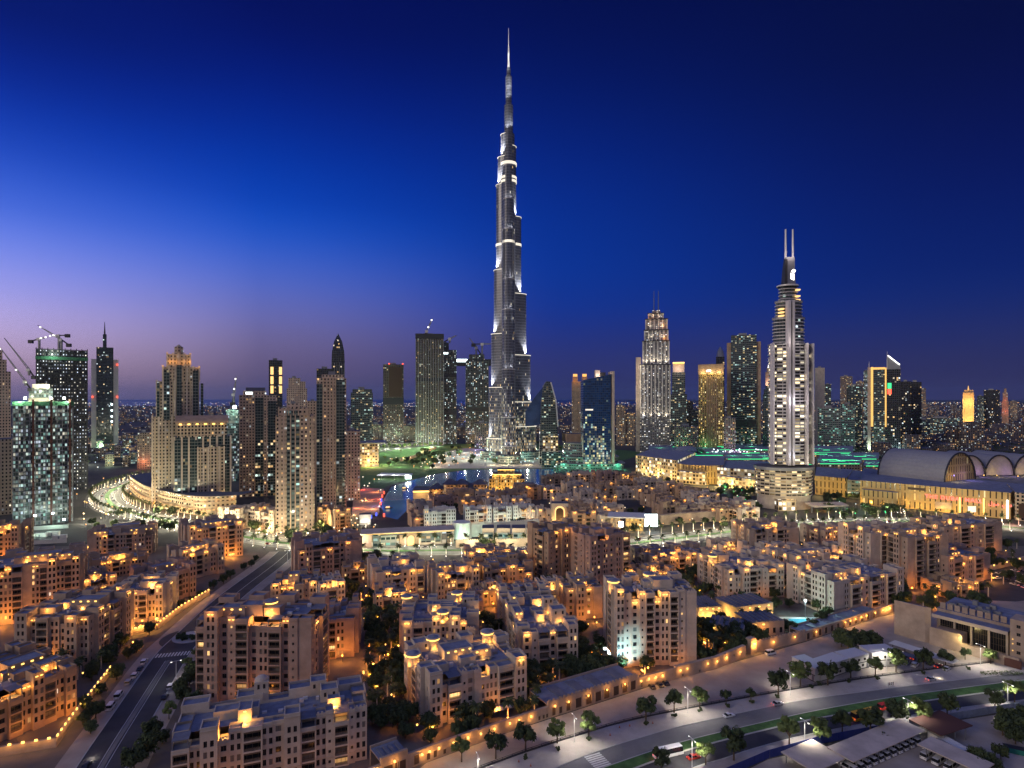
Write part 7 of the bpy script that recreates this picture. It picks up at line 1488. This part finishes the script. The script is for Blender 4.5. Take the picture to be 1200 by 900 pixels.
# park: pale lit trees along the lawn, boardwalk lamps
for i in range(15):
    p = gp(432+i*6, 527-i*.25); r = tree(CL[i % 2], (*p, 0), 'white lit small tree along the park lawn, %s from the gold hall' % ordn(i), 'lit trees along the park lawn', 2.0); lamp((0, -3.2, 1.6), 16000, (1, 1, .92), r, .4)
for i, (px, py, w, cl) in enumerate(((450, 533, 12000, (.6, 1, .5)), (480, 532, 12000, (.6, 1, .5)), (560, 538, 9000, (.6, 1, .75)), (590, 540, 9000, (1, .8, .45)), (620, 540, 9000, (.6, 1, .8)), (540, 532, 9000, (1, .6, .25)), (560, 527, 9000, (.4, .3, 1)), (640, 538, 9000, (1, .8, .4)), (520, 528, 9000, (1, .45, .12)), (575, 524, 9000, (1, .45, .12)))): lamp((*gp(px, py), 8), w, cl, None, 1)
for i in range(70):
    p = gp(gr.uniform(500, 720), gr.uniform(528, 545) if i % 2 else gr.uniform(520, 536))
    if i < 42: tree(CB[i % 3], (*p, 0), 'dark park tree near the tallest tower foot, %s of the grove' % ordn(i), 'park trees by the lake', gr.uniform(1.0, 1.7))
PS = MB(); octa(PS, 0, 0, 5, 1.0); PLAMP = {m: None for m in ('pin_white', 'pin_amber', 'pin_cool', 'glow_green')}
for m in PLAMP: PS2 = MB(); octa(PS2, 0, 0, 4.6, .75); PLAMP[m] = PS2.mesh('globe', [M[m]])
PP = MB(); PP.cyl(0, 0, .12, .12, 0, 4, 6); PPM = PP.mesh('post', [M['metal_grey']])
n = 0
def globe(p, m, label, group, s=1):
    r = thing('globe_lamp', label, 'lamp', (*p, 0), 0, group); link('post', PPM, r); link('globe', PLAMP[m], r); r.scale = (s,)*3
for (xa, ya), (xb, yb), cnt_, ms, lb in (((415, 560), (450, 600), 16, ('pin_white', 'pin_amber'), 'between the rose towers and the channel'), ((505, 530), (650, 547), 36, ('pin_white', 'pin_cool', 'pin_amber'), 'on the lake park'), ((380, 605), (440, 640), 34, ('pin_white', 'pin_amber'), 'on the shop promenade'), ((960, 585), (1060, 610), 30, ('glow_green', 'pin_white', 'pin_cool'), 'in the mall gardens'), ((840, 572), (900, 600), 18, ('glow_green', 'pin_white'), 'in the garden before the round hotel'), ((92, 500), (180, 552), 34, ('pin_cool', 'pin_amber', 'pin_white'), 'around the building sites'), ((90, 560), (170, 610), 26, ('pin_white', 'pin_amber'), 'inside the curve of the boulevard')):
    for i in range(cnt_): globe(gp(gr.uniform(xa, xb), gr.uniform(ya, yb)), gr.choice(ms), 'globe lamp %s, %s of them' % (lb, ordn(i)), 'globe lamps '+lb, 1.3 if ya < 570 else 1)
for px, py, w, cl in ((860, 583, 4000, (.3, 1, .5)), (880, 588, 4000, (.4, 1, .5)), (850, 577, 4000, (.3, 1, .5)), (985, 595, 4000, (.5, 1, .6)), (1010, 600, 4000, (.5, 1, .6)), (1040, 603, 4000, (.8, 1, .7)), (60, 622, 5000, (.6, 1, .8)), (40, 632, 4000, (.7, 1, .85)), (140, 520, 20000, (.7, 1, .4)), (110, 528, 16000, (.7, 1, .4)), (165, 512, 20000, (1, .45, .15)), (268, 500, 16000, (.7, 1, .9)), (400, 620, 3600, (1, .8, .5)), (415, 612, 3600, (1, .75, .45)), (385, 628, 3600, (1, .75, .4))): lamp((*gp(px, py), 7), w, cl, None, .6)
for i in range(46):
    px, py = (gr.uniform(842, 900), gr.uniform(575, 600)) if i < 22 else (gr.uniform(965, 1110), gr.uniform(583, 608))
    tree(CB[i % 3], (*gp(px, py), 0), 'green lit garden tree before the mall, %s from the market side' % ordn(i), 'garden trees before the mall', gr.uniform(.8, 1.2))
for i in range(7): palm((*gp(1034+i*4.2, 598+i*.6), 0), 'palm of the bright row at the mall entrance, %s from the round hotel' % ordn(i), 'bright palms at the mall entrance', 1800, 1.0)
# distant dark groves
b = MB(); gg = random.Random(8)
for i in range(900):
    px = gg.uniform(965, 1230) if i % 3 else gg.uniform(80, 300); Y2 = gg.uniform(1050, 1500); p = atY(px, Y2); s = gg.uniform(4, 9)
    for q in range(5):
        v = Vector((gg.gauss(0, 1), gg.gauss(0, 1), gg.gauss(0, .5)))*s*.5+Vector((p.x, p.y, 5)); b.face([v+Vector((gg.uniform(-2.5, 2.5), gg.uniform(-2.5, 2.5), gg.uniform(-1.8, 1.8))) for _ in range(4)])
tag(b.build('grove', M['leaf']), 'dark tree groves merging between the far buildings', 'trees', None, 'stuff')
r, o, k, c = tower('neon_pavilion', 'low building washed red and orange between the glass tower and the beige tower', 1000, [(161, 177, 507)], 'f_low', 30, 'building'); lamp((0, -8, 12), 9000, (1, .25, .08), r, 1)
r, o, k, c = tower('unfinished_tower', 'unfinished floodlit core glimpsed between the beige pair and the rose tower', 850, [(265, 281, 480)], 'f_site', 24, 'construction tower', plant=False); lamp(((273-c)*k, -8, zat(478, 850)), 20000, (.6, 1, .75), r, 1); b = MB(); b.cyl((275-c)*k, -3, 2.4, 2.4, zat(479, 850), zat(475, 850), 8); b.build('floodlight', M['glow_cool'], r)
crane('crane with a string of lights on the floodlit core', 274, 480, 462, (277, 441), 870)
# the building yard at the foot of the unfinished tower
Yd = [((6, 640), (78, 636)), ((28, 622), (80, 619))]
for i, (a, e) in enumerate(Yd): longwall('site_wall', ['long grey site wall in front of the floodlit yard', 'short grey site wall at the foot of the unfinished tower'][i], 'wall', [gp(*a), gp(*e)], 3.4, .4, 'stucco_white', False)
for i, (px, py) in enumerate(((34, 630), (48, 629), (62, 627), (20, 632), (70, 631))):
    r = thing('site_container', 'pale container in the floodlit yard, %s along the site wall' % ordn(i), 'container', (*gp(px, py), 0), .1*i, 'containers in the building yard'); part(r, 'body', [M['stucco_white'], M['metal_grey']], (-5, -1.5, 0, 5, 1.5, 3)); part(r, 'door', M['metal_grey'], (-1, -1.56, 0, .2, -1.51, 2.2))
for px, py, w in ((26, 628, 1500), (45, 633, 1800), (66, 630, 1500), (40, 624, 1200)): lamp((*gp(px, py), 9), w, (.75, 1, .85), None, .5)
for i, (px, py) in enumerate(((41, 618), (62, 615), (75, 623))):
    r = thing('site_floodlight', 'bright floodlight mast in the building yard, %s from the photo edge' % ordn(i), 'floodlight', (*gp(px, py), 0), 0, 'floodlights of the building yard'); b = MB(); b.cyl(0, 0, .15, .15, 0, 10, 6); b.build('mast', M['metal_grey'], r); b = MB(); b.cyl(0, 0, 1.1, 1.1, 10, 11.6, 8); b.build('lamp_head', M['glow_cool'], r)
# more lights along the lake shore and under the tallest tower
for i in range(44):
    px, py = gr.uniform(500, 660), gr.uniform(527, 552); globe(gp(px, py), gr.choice(['pin_white', 'pin_amber', 'pin_cool', 'pin_white']), 'shore lamp near the tallest tower foot, %s of the string' % ordn(i), 'shore lamps', 1.6)
for px, py, w, cl in ((440, 528, 30000, (.6, 1, .45)), (465, 527, 30000, (.6, 1, .45)), (490, 528, 30000, (.6, 1, .45)), (520, 536, 16000, (.7, 1, .8)), (545, 540, 16000, (.9, 1, .8)), (575, 541, 16000, (.7, 1, .8)), (610, 541, 16000, (1, .85, .5)), (560, 533, 14000, (.4, .3, 1)), (535, 524, 26000, (1, .5, .15)), (560, 521, 26000, (1, .5, .15)), (630, 536, 16000, (.8, 1, .7)), (590, 534, 16000, (1, .85, .55))): lamp((*gp(px, py), 16), w*1.6, cl, None, 1)
for (xa, ya), (xb, yb), cnt_, lb in (((600, 590), (650, 625), 16, 'behind the gate arch'), ((700, 600), (890, 628), 24, 'along the arcade street'), ((640, 555), (740, 610), 30, 'in the eastern lanes'), ((745, 560), (880, 605), 30, 'in the lanes below the mall'), ((500, 578), (620, 600), 24, 'on the island lanes')):
    for i in range(cnt_):
        p = gp(gr.uniform(xa, xb), gr.uniform(ya, yb))
        if inside(p, .5): continue
        globe(p, gr.choice(['pin_amber', 'pin_amber', 'pin_white']), 'lane lamp %s, %s of them' % (lb, ordn(i)), 'lane lamps '+lb, .8)
        if i % 2 == 0: lamp((p.x, p.y-.5, 5), 420, (1, .58, .2), None, .4)
    for i in range(cnt_//2):
        p = gp(gr.uniform(xa, xb), gr.uniform(ya, yb))
        if not inside(p, 1): tree(CB[i % 3], (*p, 0), 'dark lane tree %s, %s of them' % (lb, ordn(i)), 'lane trees '+lb, gr.uniform(.7, 1))
# floodlit lawn and the pale plaza under the tallest tower
b = MB(); b.face([(*gp(*p), .04) for p in ((503, 549), (515, 531), (545, 525), (610, 524), (665, 531), (660, 548.5), (600, 549))]); struct('plaza', b, M['verge'])
b = MB(); b.face([(*gp(*p), .05) for p in ((425, 524), (515, 520), (520, 517.5), (425, 520.5))]); struct('promenade', b, M['verge'])
for i in range(5):
    for j in range(3): lamp((*gp(432+i*18+j*4, 524.5+j*3.6), 14), 20000, (.7, 1, .5), None, 1.5)
for i in range(9): lamp((*gp(428+i*11, 519.8), 8), 5000, (1, .96, .85), None, 1)
for i in range(16): lamp((*gp(gr.uniform(515, 660), gr.uniform(528, 543)), 12), 22000, gr.choice([(1, .85, .55), (.75, 1, .85), (1, .7, .35), (.9, 1, .9)]), None, 1)
for i in range(14):
    px, py = gr.uniform(104, 178), gr.uniform(508, 534); Yb = 82600/(py+14-HY); w = gr.uniform(5, 11)
    rt, o, k, c = tower('city_block', 'low lit block behind the curved boulevard, %s toward the beige pair' % ordn(i), Yb, [(px-w/2, px+w/2, py)], gr.choice(['f_low', 'f_office', 'f_podium']), 30, 'building', 'low blocks behind the curved boulevard')
    if i % 2: lamp((0, -14, 8), 9000, gr.choice([(1, .6, .25), (.75, 1, .7), (1, .9, .7)]), rt, 1)
for px, py, w, cl in ((120, 530, 60000, (.7, 1, .5)), (150, 524, 60000, (.8, 1, .6)), (165, 540, 30000, (1, .8, .5)), (100, 545, 30000, (.9, 1, .8)), (135, 512, 60000, (1, .7, .4))): lamp((*gp(px, py), 14), w, cl, None, 1)
# bright streets around the feet of the towers
for (xa, ya), (xb, yb), cnt_, lb, ms in (((255, 606), (420, 634), 26, 'at the foot of the rose towers', ('pin_amber', 'pin_white')), ((95, 600), (250, 624), 22, 'south of the curved boulevard', ('pin_white', 'pin_amber', 'pin_cool'))):
    for i in range(cnt_):
        p = gp(gr.uniform(xa, xb), gr.uniform(ya, yb))
        if inside(p, .5): continue
        globe(p, gr.choice(ms), 'street globe %s, %s of them' % (lb, ordn(i)), 'street globes '+lb, 1)
        if i % 2: lamp((p.x, p.y-.5, 6), 4200, (1, .74, .36) if xa > 200 else (1, .93, .7), None, .4)
    for i in range(18):
        p = gp(gr.uniform(xa, xb), gr.uniform(ya, yb))
        if not inside(p, 1): tree(CB[i % 3] if i % 2 else CL[i % 2], (*p, 0), 'street tree %s, %s of them' % (lb, ordn(i)), 'street trees '+lb, gr.uniform(.8, 1.2))
for px, py, w, cl in ((290, 604, 9000, (1, .72, .3)), (330, 622, 9000, (1, .78, .42)), (350, 628, 9000, (1, .8, .45)), (375, 622, 12000, (1, .72, .32)), (395, 616, 12000, (1, .7, .3)), (412, 606, 12000, (1, .62, .25)), (250, 603, 9000, (1, .75, .36)), (225, 606, 9000, (1, .75, .36)), (190, 604, 9000, (1, .78, .4)), (110, 612, 9000, (1, .95, .75)), (150, 612, 9000, (1, .95, .75)), (200, 620, 9000, (1, .95, .75)), (300, 580, 20000, (1, .66, .25)), (345, 585, 16000, (1, .66, .28)), (275, 560, 30000, (.9, 1, .8))): lamp((*gp(px, py), 8), w, cl, None, .8)
# the near half of the park: paths, lamps and trees between lawn and lake
for i in range(14): lamp((*gp(gr.uniform(432, 512), gr.uniform(533, 549)), 10), 15000, gr.choice([(1, .85, .55), (.7, 1, .6), (1, .75, .4)]), None, .8)
for i in range(26): tree(CB[i % 3] if i % 3 else CL[i % 2], (*gp(gr.uniform(430, 520), gr.uniform(530, 550)), 0), 'park tree between lawn and lake head, %s of them' % ordn(i), 'park trees between lawn and lake', gr.uniform(1, 1.6))
for i in range(22): globe(gp(gr.uniform(428, 520), gr.uniform(530, 552)), gr.choice(['pin_white', 'pin_amber']), 'park lamp between lawn and lake head, %s of them' % ordn(i), 'park lamps', 1.3)
for i, (px, py) in enumerate(((986, 758), (994, 762), (1003, 757), (1012, 761), (1019, 757), (1027, 760))): tree(CB[i % 3], (*gp(px, py), .02), 'dark tree of the clump in the sandy lot behind the cabins, %s from the gateway' % ordn(i), 'tree clump in the sandy lot', gr.uniform(.75, 1))
for i, (px, py) in enumerate(((903, 718), (910, 713), (918, 739), (928, 741), (952, 737), (962, 731), (970, 725), (925, 712), (958, 716), (972, 716))): tree(CB[i % 3], (*gp(px, py), .02), 'dark tree around the cyan pool, %s from the yellow pavilion' % ordn(i), 'trees around the pool', gr.uniform(.55, .75))
# parasols and rubble of the terrace below the kiosk block
for i, (px, py) in enumerate(((577, 840), (586, 837), (596, 834))):
    r = thing('parasol', 'pale garden parasol below the kiosk block, %s from the gatehouse' % ordn(i), 'parasol', (*gp(px, py), .02), 0, 'parasols below the kiosk block'); b = MB(); b.cyl(0, 0, 1.9, .05, 2.3, 3.0, 8, 0, 0, True); b.build('canopy', M['stucco_white'], r); b = MB(); b.cyl(0, 0, .05, .05, 0, 2.5, 6); b.build('pole', M['metal_grey'], r)
# the zigzag road work sign and cones by the road
r = thing('road_work_sign', 'red and white road work barrier on the verge before the cabins', 'barrier', (*gp(1044, 804), .04), road_a); 
for z in (.5, 1.1):
    for j in range(6): part(r, 'board', M['hoist'] if j % 2 else M['metal_white'], (-1.5+j*.5, 0, z, -1.0+j*.5, .06, z+.35))
for x in (-1.3, 1.3): part(r, 'post', M['metal_grey'], (x, .065, 0, x+.1, .14, 1.6))
for i, (px, py) in enumerate(((715, 862), (726, 853), (738, 851), (608, 893), (622, 898), (765, 848))):
    o = thing('traffic_cone', 'orange cone on the sandy verge, %s from the zebra crossing' % ordn(i), 'cone', (*gp(px, py), .04), 0, 'cones on the verge'); b = MB(); b.cyl(0, 0, .2, .04, .05, .8, 8); b.build('body', mat('cone_orange', (.6, .14, .03), .6) if i == 0 else M['cone_orange'], o); part(o, 'base', M['metal_dark'], (-.25, -.25, 0, .25, .25, .05))
# ------------------------------------------------------------------ dusk air
hz = bpy.data.materials.new('haze'); hz.use_nodes = True; n = hz.node_tree; n.nodes.clear()
pv = nd('ShaderNodeVolumePrincipled', n); pv.inputs['Density'].default_value = 1.1e-5; pv.inputs['Color'].default_value = (.35, .55, 1, 1); pv.inputs['Anisotropy'].default_value = .2
n.links.new(pv.outputs[0], nd('ShaderNodeOutputMaterial', n).inputs['Volume'])
b = MB(); b.box(-30000, -2500, -1, 30000, 45000, 840); tag(b.build('haze', hz), 'thin dusk haze over the city', 'haze', None, 'stuff')
